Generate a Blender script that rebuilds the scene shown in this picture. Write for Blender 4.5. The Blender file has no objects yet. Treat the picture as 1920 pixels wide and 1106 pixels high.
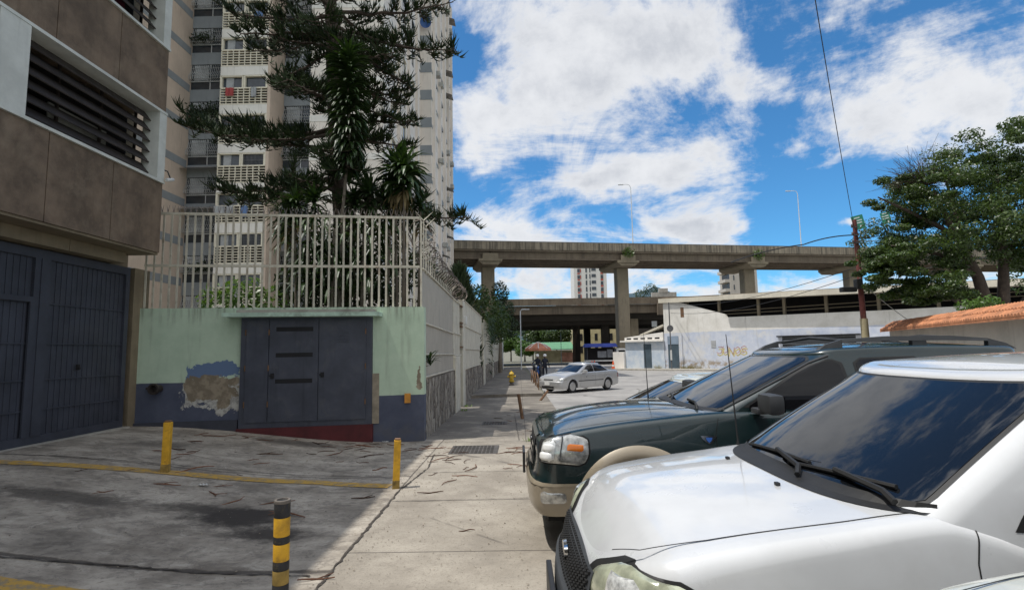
import bpy, bmesh, math, random
from mathutils import Vector, Matrix, Quaternion
R = math.radians
PI = math.pi
rnd = random.Random(7)
S = bpy.context.scene
COL = S.collection

# ------------------------------------------------------------------ camera
cam_d = bpy.data.cameras.new('camera')
cam = bpy.data.objects.new('camera', cam_d); COL.objects.link(cam)
cam_d.sensor_width = 36.0
cam_d.lens = 1010.0 / 1920.0 * 36.0
cam_d.clip_start = 0.05; cam_d.clip_end = 6000.0
cam.matrix_world = Matrix.Translation((0, 0, 1.78)) @ (Matrix.Rotation(R(.575), 4, 'Z') @ Matrix.Rotation(R(95.78), 4, 'X') @ Matrix.Rotation(-.018, 4, 'Z'))
S.camera = cam

# ------------------------------------------------------------------ node helpers
class NT:
    def __init__(s, tree): s.t = tree; s.n = tree.nodes; s.l = tree.links
    def set(s, sock, v):
        if isinstance(v, bpy.types.NodeSocket): s.l.new(v, sock)
        elif v is not None:
            if hasattr(sock.default_value, '__len__') and not hasattr(v, '__len__'): v = (v,) * len(sock.default_value)
            if hasattr(v, '__len__') and len(sock.default_value) == 4 and len(v) == 3: v = tuple(v) + (1,)
            sock.default_value = v
    def m(s, op, a, b=None, c=None, clamp=False):
        n = s.n.new('ShaderNodeMath'); n.operation = op; n.use_clamp = clamp
        s.set(n.inputs[0], a)
        if b is not None: s.set(n.inputs[1], b)
        if c is not None: s.set(n.inputs[2], c)
        return n.outputs[0]
    def add(s, a, b): return s.m('ADD', a, b)
    def sub(s, a, b): return s.m('SUBTRACT', a, b)
    def mul(s, a, b): return s.m('MULTIPLY', a, b)
    def sm(s, v, lo, hi, a=0.0, b=1.0):
        n = s.n.new('ShaderNodeMapRange'); n.interpolation_type = 'SMOOTHSTEP'
        s.set(n.inputs[0], v); s.set(n.inputs[1], lo); s.set(n.inputs[2], hi); s.set(n.inputs[3], a); s.set(n.inputs[4], b)
        return n.outputs[0]
    def mix(s, f, a, b, mode='MIX'):
        n = s.n.new('ShaderNodeMix'); n.data_type = 'RGBA'; n.blend_type = mode
        s.set(n.inputs[0], f); s.set(n.inputs[6], a); s.set(n.inputs[7], b)
        return n.outputs[2]
    def noise(s, vec, scale, detail=6, rough=.6, dist=0.0):
        n = s.n.new('ShaderNodeTexNoise'); s.set(n.inputs['Vector'], vec)
        n.inputs['Scale'].default_value = scale; n.inputs['Detail'].default_value = detail
        n.inputs['Roughness'].default_value = rough; n.inputs['Distortion'].default_value = dist
        return n.outputs['Fac']
    def voro(s, vec, scale, feature='F1', out='Distance'):
        n = s.n.new('ShaderNodeTexVoronoi'); n.feature = feature
        s.set(n.inputs['Vector'], vec); n.inputs['Scale'].default_value = scale
        return n.outputs[out]
    def obj(s): return s.n.new('ShaderNodeTexCoord').outputs['Object']
    def scale(s, vec, sc):
        n = s.n.new('ShaderNodeVectorMath'); n.operation = 'MULTIPLY'; s.set(n.inputs[0], vec); n.inputs[1].default_value = sc
        return n.outputs[0]
    def xyz(s, vec):
        n = s.n.new('ShaderNodeSeparateXYZ'); s.set(n.inputs[0], vec); return n.outputs
    def comb(s, x, y, z=0.0):
        n = s.n.new('ShaderNodeCombineXYZ'); s.set(n.inputs[0], x); s.set(n.inputs[1], y); s.set(n.inputs[2], z); return n.outputs[0]
    def bump(s, h, strength=.3, dist=.02):
        n = s.n.new('ShaderNodeBump'); s.set(n.inputs['Height'], h); n.inputs['Strength'].default_value = strength
        n.inputs['Distance'].default_value = dist; return n.outputs[0]

# ------------------------------------------------------------------ world: sky with clouds
SUN = Vector((-.386, -.114, 1.0)).normalized()
world = bpy.data.worlds.new('World'); S.world = world; world.use_nodes = True
w = NT(world.node_tree)
bg = [n for n in w.n if n.type == 'BACKGROUND'][0]
sky = w.n.new('ShaderNodeTexSky'); sky.sky_type = 'NISHITA'; sky.sun_disc = False
sky.sun_elevation = math.asin(SUN.z); sky.sun_rotation = math.atan2(SUN.x, SUN.y)
sky.air_density = 1.0; sky.dust_density = .25; sky.ozone_density = 3.0; sky.altitude = 900
g = w.n.new('ShaderNodeTexCoord').outputs['Generated']
gx, gy, gz = w.xyz(g)
front = w.sm(gy, .05, .25)
yy = w.m('MAXIMUM', gy, .05)
u = w.m('DIVIDE', gx, yy); v = w.m('DIVIDE', gz, yy)
zz = w.add(w.m('MAXIMUM', gz, 0.0), .16)
pl = w.comb(w.m('DIVIDE', gx, zz), w.m('DIVIDE', gy, zz), 0.0)
n1 = w.noise(pl, 1.35, 12, .66, .5)
n2 = w.noise(g, 4.6, 12, .66, .4)
st = w.noise(w.scale(g, (3.0, 3.0, 9.0)), 2.6, 10, .7, .8)
field = w.add(w.add(w.add(w.mul(n1, .55), w.mul(n2, .45)), w.mul(w.sub(st, .5), .10)), w.m('MULTIPLY', w.sub(1.0, front), .15))  # extra unseen cloud cover behind the camera, added for neutral fill
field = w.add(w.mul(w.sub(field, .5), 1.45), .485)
wob = w.mul(w.sub(w.noise(g, 5.0, 5, .6), .5), .22)
uu = w.add(u, wob); vv = w.add(v, w.mul(wob, .7))
BLOBS = [  # direction (u = x/y, v = z/y), sizes, weight
 (.17,.62,.26,.15,.20), (.36,.55,.17,.10,.16), (.33,.345,.13,.06,.24), (.22,.32,.14,.035,.22), (.10,.48,.12,.10,.13),
 (.75,.50,.24,.13,.17), (.95,.42,.16,.16,.14), (-.06,.43,.07,.06,.24), (.02,.215,.17,.045,.20), (.33,.205,.09,.028,.24),
 (.64,.67,.24,.09,.15), (.62,.215,.035,.014,.24), (.15,.11,.30,.045,.20), (.50,.08,.2,.06,.14), (-.5,.5,.35,.3,.03),
 (-.10,.58,.05,.07,-.22), (.04,.345,.06,.03,-.16), (.00,.55,.04,.06,-.10), (.60,.285,.20,.06,-.26), (.49,.40,.05,.05,-.08), (.51,.62,.07,.10,-.10),
 (-.07,.29,.05,.025,-.12), (.47,.22,.10,.05,-.14), (.42,.13,.10,.025,-.14), (.03,.125,.08,.02,-.08), (.84,.27,.2,.05,-.16)]
for (bu, bv, su, sv, wt) in BLOBS:
    a = w.mul(w.sub(uu, bu), 1 / su); b = w.mul(w.sub(vv, bv), 1 / sv)
    e = w.m('EXPONENT', w.mul(w.add(w.mul(a, a), w.mul(b, b)), -1.0))
    field = w.add(field, w.mul(w.mul(e, wt * .80), front))
alpha = w.sm(field, .48, .665)
thick = w.sm(field, .55, .80)
det = w.noise(g, 9.0, 8, .6)
shade = w.mul(thick, w.sm(w.add(w.mul(det, .6), w.mul(w.noise(g, 3.0, 6, .6), .4)), .38, .62, .0, 1.0))
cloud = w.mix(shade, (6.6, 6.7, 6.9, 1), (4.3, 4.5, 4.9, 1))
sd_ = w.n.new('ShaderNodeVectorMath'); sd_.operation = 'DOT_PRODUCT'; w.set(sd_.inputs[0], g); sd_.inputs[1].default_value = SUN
glow = w.sm(sd_.outputs['Value'], .55, 1.0, 1.0, 2.3)      # clouds near the sun are brighter, raised to add neutral fill
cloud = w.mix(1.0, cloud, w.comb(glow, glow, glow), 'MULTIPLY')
blue = w.mix(1.0, sky.outputs[0], (.46, .96, 1.20, 1), 'MULTIPLY')
up = w.sm(gz, -.02, .05)
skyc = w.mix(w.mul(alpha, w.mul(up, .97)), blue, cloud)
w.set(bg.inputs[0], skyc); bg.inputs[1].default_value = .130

sun_d = bpy.data.lights.new('sun', 'SUN'); sun_d.energy = 3.75; sun_d.angle = R(.5); sun_d.color = (1.0, .96, .89)
sun = bpy.data.objects.new('sun', sun_d); COL.objects.link(sun)
sun.rotation_euler = SUN.to_track_quat('Z', 'Y').to_euler(); sun.location = (0, 0, 60)
S.view_settings.view_transform = 'Standard'; S.view_settings.look = 'None'
S.view_settings.exposure = 0.0; S.view_settings.gamma = 1.0
S.cycles.max_bounces = 6; S.cycles.diffuse_bounces = 3

# ------------------------------------------------------------------ materials
MATS = {}
def newmat(name):
    m = bpy.data.materials.new(name); m.use_nodes = True
    t = NT(m.node_tree); p = [n for n in t.n if n.type == 'BSDF_PRINCIPLED'][0]
    MATS[name] = m
    return m, t, p
def mul3(c, k): return (min(1, c[0] * k), min(1, c[1] * k), min(1, c[2] * k), 1)
def mat(name, col, rough=.8, var=.18, scale=2.0, bump=0.0, bscale=30, metallic=0.0, coat=0.0, streak=0.0, dirt=None, dirt_amt=.0, dscale=1.2, spec=.5, ior=1.5, alpha=None, randv=0.0):
    m, t, p = newmat(name)
    o = t.obj()
    f = t.noise(o, scale, 8, .65)
    c = t.mix(t.sm(f, .3, .7), mul3(col, 1 - var), mul3(col, 1 + var))
    if streak:
        fs = t.noise(t.scale(o, (3.0, 3.0, .25)), 2.2, 6, .6)
        c = t.mix(t.mul(t.sm(fs, .52, .75), streak), c, mul3(col, .35))
    if dirt is not None:
        fd = t.noise(o, dscale, 9, .7, .4)
        c = t.mix(t.mul(t.sm(fd, .5, .68), dirt_amt), c, tuple(dirt) + (1,))
    if randv:
        oi = t.n.new('ShaderNodeObjectInfo')
        c = t.mix(1.0, c, t.comb(*[t.sm(oi.outputs['Random'], 0, 1, 1 - randv, 1 + randv)] * 3), 'MULTIPLY')
    t.set(p.inputs['Base Color'], c)
    p.inputs['Roughness'].default_value = rough; p.inputs['Metallic'].default_value = metallic
    p.inputs['Coat Weight'].default_value = coat; p.inputs['Coat Roughness'].default_value = .04
    p.inputs['IOR'].default_value = ior; p.inputs['Specular IOR Level'].default_value = spec
    if bump:
        t.set(p.inputs['Normal'], t.bump(t.noise(o, bscale, 6, .7), bump))
    return m
def leafmat(name, c1, c2, rough=.45, spec=.5, trans=.25):
    m, t, p = newmat(name)
    geo = t.n.new('ShaderNodeNewGeometry')
    f = geo.outputs['Random Per Island']
    c = t.mix(f, tuple(c1) + (1,), tuple(c2) + (1,))
    t.set(p.inputs['Base Color'], c); p.inputs['Roughness'].default_value = rough; p.inputs['Specular IOR Level'].default_value = spec
    tr = t.n.new('ShaderNodeBsdfTranslucent'); t.set(tr.inputs[0], t.mix(1.0, c, (1.6, 1.7, .6, 1), 'MULTIPLY'))
    ms = t.n.new('ShaderNodeMixShader'); ms.inputs[0].default_value = trans
    out = [n for n in t.n if n.type == 'OUTPUT_MATERIAL'][0]
    t.l.new(p.outputs[0], ms.inputs[1]); t.l.new(tr.outputs[0], ms.inputs[2]); t.l.new(ms.outputs[0], out.inputs[0])
    return m

# ------------------------------------------------------------------ mesh builder
class MB:
    def __init__(s): s.v = []; s.f = []; s.mi = []
    def face(s, idx, mi=0): s.f.append(tuple(idx)); s.mi.append(mi)
    def pts(s, pts):
        k = len(s.v); s.v.extend([tuple(p) for p in pts]); return k
    def quad(s, a, b, c, d, mi=0):
        k = s.pts((a, b, c, d)); s.face((k, k + 1, k + 2, k + 3), mi)
    def box(s, x0, x1, y0, y1, z0, z1, mi=0, M=None):
        P = [(x0, y0, z0), (x1, y0, z0), (x1, y1, z0), (x0, y1, z0), (x0, y0, z1), (x1, y0, z1), (x1, y1, z1), (x0, y1, z1)]
        if M is not None: P = [tuple(M @ Vector(p)) for p in P]
        k = s.pts(P)
        for q in ((0, 3, 2, 1), (4, 5, 6, 7), (0, 1, 5, 4), (1, 2, 6, 5), (2, 3, 7, 6), (3, 0, 4, 7)): s.face([k + i for i in q], mi)
    def cbox(s, c, size, M=None, mi=0, bev=0.0):
        x, y, z = c; a, b, d = size[0] / 2, size[1] / 2, size[2] / 2
        if bev <= 0: s.box(x - a, x + a, y - b, y + b, z - d, z + d, mi, M); return
        bm = bmesh.new(); bmesh.ops.create_cube(bm, size=1.0)
        for q in bm.verts: q.co = Vector((x + q.co.x * size[0], y + q.co.y * size[1], z + q.co.z * size[2]))
        bmesh.ops.bevel(bm, geom=bm.edges[:], offset=bev, segments=2, affect='EDGES', profile=.6)
        if M is not None: bm.transform(M)
        s.bm(bm, mi); bm.free()
    def bm(s, bm, mi=0):
        bm.verts.ensure_lookup_table(); bm.verts.index_update()
        k = s.pts([q.co for q in bm.verts])
        for f in bm.faces: s.face([k + q.index for q in f.verts], mi)
    def tube(s, P, rad, n=8, mi=0, caps=True):
        P = [Vector(p) for p in P]
        if not hasattr(rad, '__len__'): rad = [rad] * len(P)
        T = []
        for i in range(len(P)):
            a = P[max(0, i - 1)]; b = P[min(len(P) - 1, i + 1)]
            T.append((b - a).normalized() if (b - a).length > 1e-9 else Vector((0, 0, 1)))
        up = Vector((0, 0, 1)) if abs(T[0].z) < .9 else Vector((1, 0, 0))
        X = T[0].cross(up).normalized(); base = []
        for i, p in enumerate(P):
            X = (X - T[i] * X.dot(T[i])).normalized(); Y = T[i].cross(X)
            base.append(s.pts([p + (X * math.cos(2 * PI * j / n) + Y * math.sin(2 * PI * j / n)) * rad[i] for j in range(n)]))
        for i in range(len(P) - 1):
            for j in range(n):
                j2 = (j + 1) % n
                s.face((base[i] + j, base[i] + j2, base[i + 1] + j2, base[i + 1] + j), mi)
        if caps:
            s.face([base[0] + j for j in range(n)][::-1], mi); s.face([base[-1] + j for j in range(n)], mi)
    def grid(s, fn, nu, nv, mi=0, flip=False):
        k = s.pts([fn(i / nu, j / nv) for j in range(nv + 1) for i in range(nu + 1)])
        for j in range(nv):
            for i in range(nu):
                a = k + j * (nu + 1) + i
                q = (a, a + 1, a + nu + 2, a + nu + 1)
                s.face(q[::-1] if flip else q, mi)
    def lathe(s, prof, c, n=16, mi=0, axis='Z', M=None):
        """prof: (r, h) pairs"""
        rows = []
        for r, h in prof:
            row = []
            for j in range(n):
                a = 2 * PI * j / n
                p = {'Z': (r * math.cos(a), r * math.sin(a), h), 'Y': (r * math.cos(a), h, r * math.sin(a)), 'X': (h, r * math.cos(a), r * math.sin(a))}[axis]
                p = Vector(p)
                if M is not None: p = M @ p
                row.append((p.x + c[0], p.y + c[1], p.z + c[2]))
            rows.append(s.pts(row))
        for i in range(len(rows) - 1):
            for j in range(n):
                j2 = (j + 1) % n
                s.face((rows[i] + j, rows[i] + j2, rows[i + 1] + j2, rows[i + 1] + j), mi)
        s.face([rows[0] + j for j in range(n)][::-1], mi); s.face([rows[-1] + j for j in range(n)], mi)
    def prism(s, poly, f0, f1, mi=0):
        """poly of 2-D points; f0/f1 map a 2-D point to the two faces"""
        n = len(poly); a = s.pts([f0(p) for p in poly]); b = s.pts([f1(p) for p in poly])
        s.face([a + i for i in range(n)][::-1], mi); s.face([b + i for i in range(n)], mi)
        for i in range(n):
            j = (i + 1) % n; s.face((a + i, a + j, b + j, b + i), mi)
    def build(s, name, mats, parent=None, smooth=None, fixn=False):
        me = bpy.data.meshes.new(name)
        me.from_pydata(s.v, [], s.f)
        if not isinstance(mats, (list, tuple)): mats = [mats]
        for m in mats: me.materials.append(MATS[m] if isinstance(m, str) else m)
        if len(mats) > 1: me.polygons.foreach_set('material_index', s.mi)
        me.update()
        if fixn:
            bm = bmesh.new(); bm.from_mesh(me); bmesh.ops.recalc_face_normals(bm, faces=bm.faces[:]); bm.to_mesh(me); bm.free()
        if smooth is not None:
            me.polygons.foreach_set('use_smooth', [True] * len(me.polygons))
            if smooth < 180: me.set_sharp_from_angle(angle=R(smooth))
        o = bpy.data.objects.new(name, me); COL.objects.link(o)
        if parent is not None:
            o.parent = parent
            ws = parent
            off = Vector((0, 0, 0))
            while ws is not None:
                off += ws.location; ws = ws.parent
            if parent.get('_local') is None and not has_local(parent): o.location = -off
        return o
def has_local(o):
    while o is not None:
        if o.get('_local') is not None: return True
        o = o.parent
    return False
def tag(o, label=None, cat=None, group=None, kind=None):
    if label: o['label'] = label
    if cat: o['category'] = cat
    if group: o['group'] = group
    if kind: o['kind'] = kind
    return o
def thing(name, label, cat, loc=(0, 0, 0), group=None, local=False, rotz=0.0):
    """an Empty at the base of a thing; parts are written in world coordinates unless local"""
    o = bpy.data.objects.new(name, None); COL.objects.link(o); o.empty_display_size = .3
    o.location = loc; o.rotation_euler = (0, 0, rotz)
    if local: o['_local'] = 1
    return tag(o, label, cat, group)
def copy_tree(o, parent=None):
    c = o.copy(); COL.objects.link(c)
    if parent is not None: c.parent = parent
    for ch in list(o.children): copy_tree(ch, c)
    return c
def lerp(a, b, t): return a + (b - a) * t
def tab(T, x):
    if x <= T[0][0]: return T[0][1]
    for i in range(len(T) - 1):
        if x <= T[i + 1][0]:
            t = (x - T[i][0]) / (T[i + 1][0] - T[i][0]); return lerp(T[i][1], T[i + 1][1], t)
    return T[-1][1]
def stab(T, x):
    """smooth table (cosine eased Catmull-like)"""
    if x <= T[0][0]: return T[0][1]
    if x >= T[-1][0]: return T[-1][1]
    for i in range(len(T) - 1):
        if x <= T[i + 1][0]:
            x0, y0 = T[i]; x1, y1 = T[i + 1]; h = x1 - x0; t = (x - x0) / h
            d0 = (T[i + 1][1] - T[i - 1][1]) / (T[i + 1][0] - T[i - 1][0]) if i > 0 else (y1 - y0) / h
            d1 = (T[i + 2][1] - T[i][1]) / (T[i + 2][0] - T[i][0]) if i + 2 < len(T) else (y1 - y0) / h
            return (2*t**3-3*t*t+1)*y0 + (t**3-2*t*t+t)*h*d0 + (-2*t**3+3*t*t)*y1 + (t**3-t*t)*h*d1
def sstep(x): x = max(0.0, min(1.0, x)); return x * x * (3 - 2 * x)
def G(x, y):
    """height of the ground"""
    z = .5 * sstep((-2.2 - x) / 5.4) * (1 - sstep((y - 11.6) / 3.0))
    z -= .012 * max(0.0, min(y, 120.0) - 8.0)
    return z
# ------------------------------------------------------------------ materials of the setting
def ground_mats():
    # sidewalk / apron concrete
    m, t, p = newmat('sidewalk_concrete'); o = t.obj(); x, y, z = t.xyz(o)
    f = t.noise(o, 1.1, 9, .7); f2 = t.noise(o, 38, 4, .7); f3 = t.noise(o, .35, 5, .6)
    c = t.mix(t.sm(f, .32, .68), (.245, .215, .175, 1), (.39, .35, .29, 1))
    c = t.mix(t.mul(t.sm(f2, .52, .70), .6), c, (.17, .15, .125, 1)); c = t.mix(t.mul(t.sm(t.noise(o, 90, 3, .7), .56, .68), .5), c, (.12, .105, .09, 1))
    c = t.mix(t.mul(t.sm(f3, .5, .66), .35), c, (.24, .22, .19, 1))
    # dirtier far part of the pavement
    c = t.mix(t.mul(t.sm(y, 10.4, 12.2), t.sm(t.noise(o, .9, 8, .75), .36, .56, .25, .9)), c, (.125, .11, .092, 1)); c = t.mix(t.mul(t.sm(t.noise(o, 9, 6, .75), .54, .66), .45), c, (.19, .165, .135, 1))
    # leaf and oil marks
    sp = t.voro(t.scale(o, (1.0, 1.6, 1)), 2.6); c = t.mix(t.mul(t.sm(t.add(sp, t.mul(t.noise(o, 9, 5), .12)), .10, .16, 1, 0), .35), c, (.14, .115, .09, 1))
    jn = t.mul(t.sub(t.noise(o, 3.0, 5, .7), .5), .05)
    def line(coord, at, wd, jit=1.0):
        return t.sm(t.m('ABSOLUTE', t.sub(t.add(coord, t.mul(jn, jit)), at)), wd, wd * 2.2, 1, 0)
    cr = None
    for at in (5.0, 6.65, 8.15, 10.9, 13.2, 16.2, 19.0):
        l = line(y, at, .006, .6); cr = l if cr is None else t.m('MAXIMUM', cr, l)
    cr = t.m('MAXIMUM', cr, t.mul(line(x, .12, .006, .6), t.sm(y, 10.8, 10.9)))
    # hairline cracks
    vc = t.voro(t.add(t.scale(o, (1, 1, 0)), t.mul(t.noise(o, 1.4, 5), .0)), .55, 'DISTANCE_TO_EDGE'); hair = t.mul(t.sm(vc, .002, .008, 1, 0), t.sm(t.noise(o, .7, 3), .5, .6, 0, .7))
    cr = t.m('MAXIMUM', cr, hair)
    c = t.mix(t.mul(cr, .8), c, (.07, .06, .05, 1))
    t.set(p.inputs['Base Color'], c); p.inputs['Roughness'].default_value = .88
    t.set(p.inputs['Normal'], t.bump(t.sub(t.add(t.mul(f2, .5), f), t.mul(cr, 1.2)), .25, .012))
    # driveway concrete, darker, oily
    m, t, p = newmat('driveway_concrete'); o = t.obj(); x, y, z = t.xyz(o)
    st = t.scale(o, (.85, 1.25, 1))
    f = t.noise(st, 1.6, 10, .72, .3); f2 = t.noise(o, 24, 5, .75)
    c = t.mix(t.sm(f, .3, .7), (.18, .155, .125, 1), (.47, .42, .35, 1))
    c = t.mix(t.mul(t.sm(f2, .52, .72), .5), c, (.13, .12, .11, 1)); c = t.mix(t.mul(t.sm(t.noise(t.scale(o, (1.0, 1.3, 1)), 4.5, 8, .78, .6), .50, .60), .55), c, (.12, .105, .09, 1)); c = t.mix(t.mul(t.sm(t.noise(t.scale(o, (1.0, 1.2, 1)), 3.1, 8, .75, .8), .56, .64), .45), c, (.52, .48, .41, 1))
    wp = t.mul(t.sub(t.noise(t.scale(o, (.8, 1.2, 1)), 2.4, 8, .7), .5), 1.3)
    for (ax, ay, rx, ry, k) in ((-3.05, 6.0, .70, .40, 1.0), (-2.5, 5.5, .5, .25, .95), (-3.5, 6.15, .5, .2, .8), (-5.0, 6.05, .9, .25, .75), (-6.0, 5.7, .7, .35, .6), (-4.1, 4.9, .5, .35, .4), (-4.1, 10.2, 1.0, .3, .7), (-5.8, 8.8, .6, .3, .5), (-4.8, 4.0, .9, .3, .5)):
        a = t.mul(t.sub(x, ax), 1 / rx); b = t.mul(t.sub(y, ay), 1 / ry)
        d = t.add(t.m('SQRT', t.add(t.mul(a, a), t.mul(b, b))), t.add(wp, t.mul(t.sub(t.noise(o, 8, 6, .75), .5), .9)))
        c = t.mix(t.mul(t.sm(d, .45, 1.15, 1, 0), k), c, (.040, .033, .028, 1))
    sp = t.voro(t.scale(o, (1.2, 1.9, 1)), 3.2); c = t.mix(t.mul(t.sm(t.add(sp, t.mul(t.noise(o, 11, 5), .14)), .12, .2, 1, 0), t.mul(t.sm(x, -3.2, -2.2), .45)), c, (.15, .10, .07, 1))
    jn = t.mul(t.sub(t.noise(o, 3.0, 6, .7), .5), .10)
    l1 = t.sm(t.m('ABSOLUTE', t.sub(t.sub(t.add(y, jn), t.mul(x, .09)), 8.08)), .008, .02, 1, 0)
    l2 = t.sm(t.m('ABSOLUTE', t.sub(t.add(t.add(y, t.mul(jn, 1.6)), t.mul(x, .01)), 4.58)), .015, .05, 1, 0)
    edge = t.sm(t.m('ABSOLUTE', t.sub(t.add(x, t.mul(jn, .7)), -1.56)), .012, .03, 1, 0)
    cr = t.m('MAXIMUM', t.m('MAXIMUM', l1, l2), edge)
    c = t.mix(t.mul(cr, .85), c, (.06, .05, .042, 1))
    t.set(p.inputs['Base Color'], c); p.inputs['Roughness'].default_value = .86
    t.set(p.inputs['Normal'], t.bump(t.sub(t.add(t.mul(f2, .4), t.mul(f, 1.5)), cr), .35, .02))
    # old grey road
    m, t, p = newmat('road_surface'); o = t.obj(); x, y, z = t.xyz(o)
    f = t.noise(t.scale(o, (1, .5, 1)), .8, 9, .7); f2 = t.noise(o, 55, 3, .7)
    c = t.mix(t.sm(f, .32, .68), (.235, .225, .215, 1), (.34, .325, .305, 1))
    c = t.mix(t.mul(t.sm(f2, .5, .7), .4), c, (.13, .125, .12, 1))
    vc = t.voro(t.scale(o, (1, 1, 0)), .22, 'DISTANCE_TO_EDGE'); c = t.mix(t.mul(t.sm(vc, .004, .014, 1, 0), .6), c, (.08, .075, .07, 1))
    c = t.mix(t.mul(t.sm(t.noise(o, .3, 5), .52, .62), .35), c, (.15, .145, .14, 1))
    t.set(p.inputs['Base Color'], c); p.inputs['Roughness'].default_value = .9
    t.set(p.inputs['Normal'], t.bump(f2, .2, .01))
ground_mats()
mat('earth', (.16, .15, .11), .95, .3, .4)
mat('kerb_concrete', (.36, .34, .30), .9, .2, 2.5, .2, 40, dirt=(.12, .1, .08), dirt_amt=.5)
mat('hill_haze_blue', (.03, .055, .07), .95, .3, .004)  # blue of distant haze painted into the dark green hill colour

# ------------------------------------------------------------------ ground sheets
def sheet(name, xs, ys, dz, m, mask=None):
    b = MB(); k = {}
    for j, y in enumerate(ys):
        for i, x in enumerate(xs): k[i, j] = b.pts([(x, y, G(x, y) + dz)])
    for j in range(len(ys) - 1):
        for i in range(len(xs) - 1):
            if mask and not mask((xs[i] + xs[i + 1]) / 2, (ys[j] + ys[j + 1]) / 2): continue
            b.face((k[i, j], k[i + 1, j], k[i + 1, j + 1], k[i, j + 1]))
    return tag(b.build(name, m, smooth=180), kind='structure')
def rng(a, b, s):
    n = max(1, int(round((b - a) / s))); return [a + (b - a) * i / n for i in range(n + 1)]
XS = [-2500, -800, -300, -120, -60, -30, -15] + rng(-9, 3, .5) + [6, 12, 20, 30, 45, 70, 120, 300, 800, 2500]
YS = [-60, -20, -8] + rng(-4, 16, .5) + rng(17, 60, 3) + [70, 80, 100, 120, 200, 500, 1500, 3000]
tag(sheet('ground', XS, YS, -.02, 'earth'), kind='structure')
sheet('road', [1.15, 3, 6, 10, 15, 22, 30, 45, 70], rng(-12, 16, 1) + rng(17, 60, 2.5) + [70, 80, 100, 120], .0, 'road_surface')
sheet('sidewalk', rng(-1.56, 1.15, .45), rng(-8, 24, .8), .002, 'sidewalk_concrete')
sheet('driveway', rng(-7.6, -1.56, .25), rng(-6, 11.4, .4), .002, 'driveway_concrete')
sheet('sidewalk_edge', [-2.0, -1.56], rng(11.0, 24, .8), .001, 'sidewalk_concrete')
sheet('parking_bay', rng(1.15, 7, .6), rng(-4, 12.4, .8), .006, 'sidewalk_concrete')
# raised pavement beyond the apron
b = MB(); ys = rng(23.2, 80, 2)
def kx(y): return tab([(23.2, 1.0), (27, .95), (40, .9), (80, .4)], y)
for i in range(len(ys) - 1):
    y0, y1 = ys[i], ys[i + 1]
    P = [(-2.0, y0, G(0, y0) + .13), (kx(y0), y0, G(0, y0) + .13), (kx(y1), y1, G(0, y1) + .13), (-2.0, y1, G(0, y1) + .13)]
    b.quad(*P); b.quad((kx(y0), y0, G(0, y0) - .1), (kx(y1), y1, G(0, y1) - .1), P[2], P[1])
def ey(x): return 23.2 + .35 * (x + 2) - .06 * (x + 2) ** 2 - .9
for i in range(6):
    x0, x1 = -2 + i * .5, -2 + (i + 1) * .5
    b.quad((x0, ey(x0), G(0, 22.5) - .1), (x1, ey(x1), G(0, 22.5) - .1), (x1, ey(x1), G(0, 23.2) + .128), (x0, ey(x0), G(0, 23.2) + .128))
    b.quad((x0, ey(x0), G(0, 23.2) + .128), (x1, ey(x1), G(0, 23.2) + .128), (x1, 23.2, G(0, 23.2) + .129), (x0, 23.2, G(0, 23.2) + .129))
tag(b.build('raised_pavement', 'sidewalk_concrete'), kind='structure')
# pavement on the far side of the road
b = MB()
FW = lambda t: (15.1 + 12.9 * t, 56 - 13.6 * t)
FN = Vector((-13.6, -12.9, 0)).normalized()
for i in range(14):
    t0, t1 = -.35 + i * .15, -.2 + i * .15
    for a, c, za, zc in ((0, 2.2, .16, .14), (2.2, 2.45, .15, .15)):
        q = []
        for tt, dd, zz_ in ((t0, a, za), (t0, c, zc), (t1, c, zc), (t1, a, za)):
            X, Y = FW(tt); X += FN.x * dd; Y += FN.y * dd; q.append((X, Y, G(X, Y) + zz_))
        b.quad(*q[::-1])
    q = []
    for tt, zz_ in ((t0, .15), (t0, -.1), (t1, -.1), (t1, .15)):
        X, Y = FW(tt); X += FN.x * 2.45; Y += FN.y * 2.45; q.append((X, Y, G(X, Y) + zz_))
    b.quad(*q[::-1])
tag(b.build('far_pavement', 'kerb_concrete', fixn=False), kind='structure')
# far ridge
b = MB()
def ridge(i, j):
    x = -1800 + 3600 * i; h = 150 + 40 * math.sin(i * 23) + 22 * math.sin(i * 71 + 1) + 12 * math.sin(i * 150)
    return (x, 1500 + 500 * j, -2 + h * math.sin(min(1, j * 1.25) * PI / 2) * (1 if j < .9 else .6))
b.grid(ridge, 90, 8)
tag(b.build('hills', 'hill_haze_blue', smooth=180), kind='structure')

# painted yellow bay lines (worn)
m, t, p = newmat('worn_yellow_paint'); o = t.obj()
f = t.noise(o, 9, 8, .75); f2 = t.noise(o, 2, 4)
c = t.mix(t.sm(f, .42, .62), (.50, .30, .05, 1), (.24, .20, .14, 1)); c = t.mix(t.mul(t.sm(f2, .45, .7), .5), c, (.42, .27, .08, 1))
t.set(p.inputs['Base Color'], c); p.inputs['Roughness'].default_value = .8
def strip(name, pts, wd, dz, m):
    b = MB(); L = []
    for i, (x, y) in enumerate(pts):
        a = Vector(pts[max(0, i - 1)]); c = Vector(pts[min(len(pts) - 1, i + 1)]); d = (c - a).normalized(); nx, ny = -d.y, d.x
        h = wd / 2 * (1 + rnd.uniform(-.06, .06))
        L.append([(x + nx * s * h, y + ny * s * h, G(x + nx * s * h, y + ny * s * h) + dz) for s in (-1, 1)])
    for i in range(len(L) - 1): b.quad(L[i][0], L[i + 1][0], L[i + 1][1], L[i][1])
    return tag(b.build(name, m, smooth=180), kind='structure')
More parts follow.
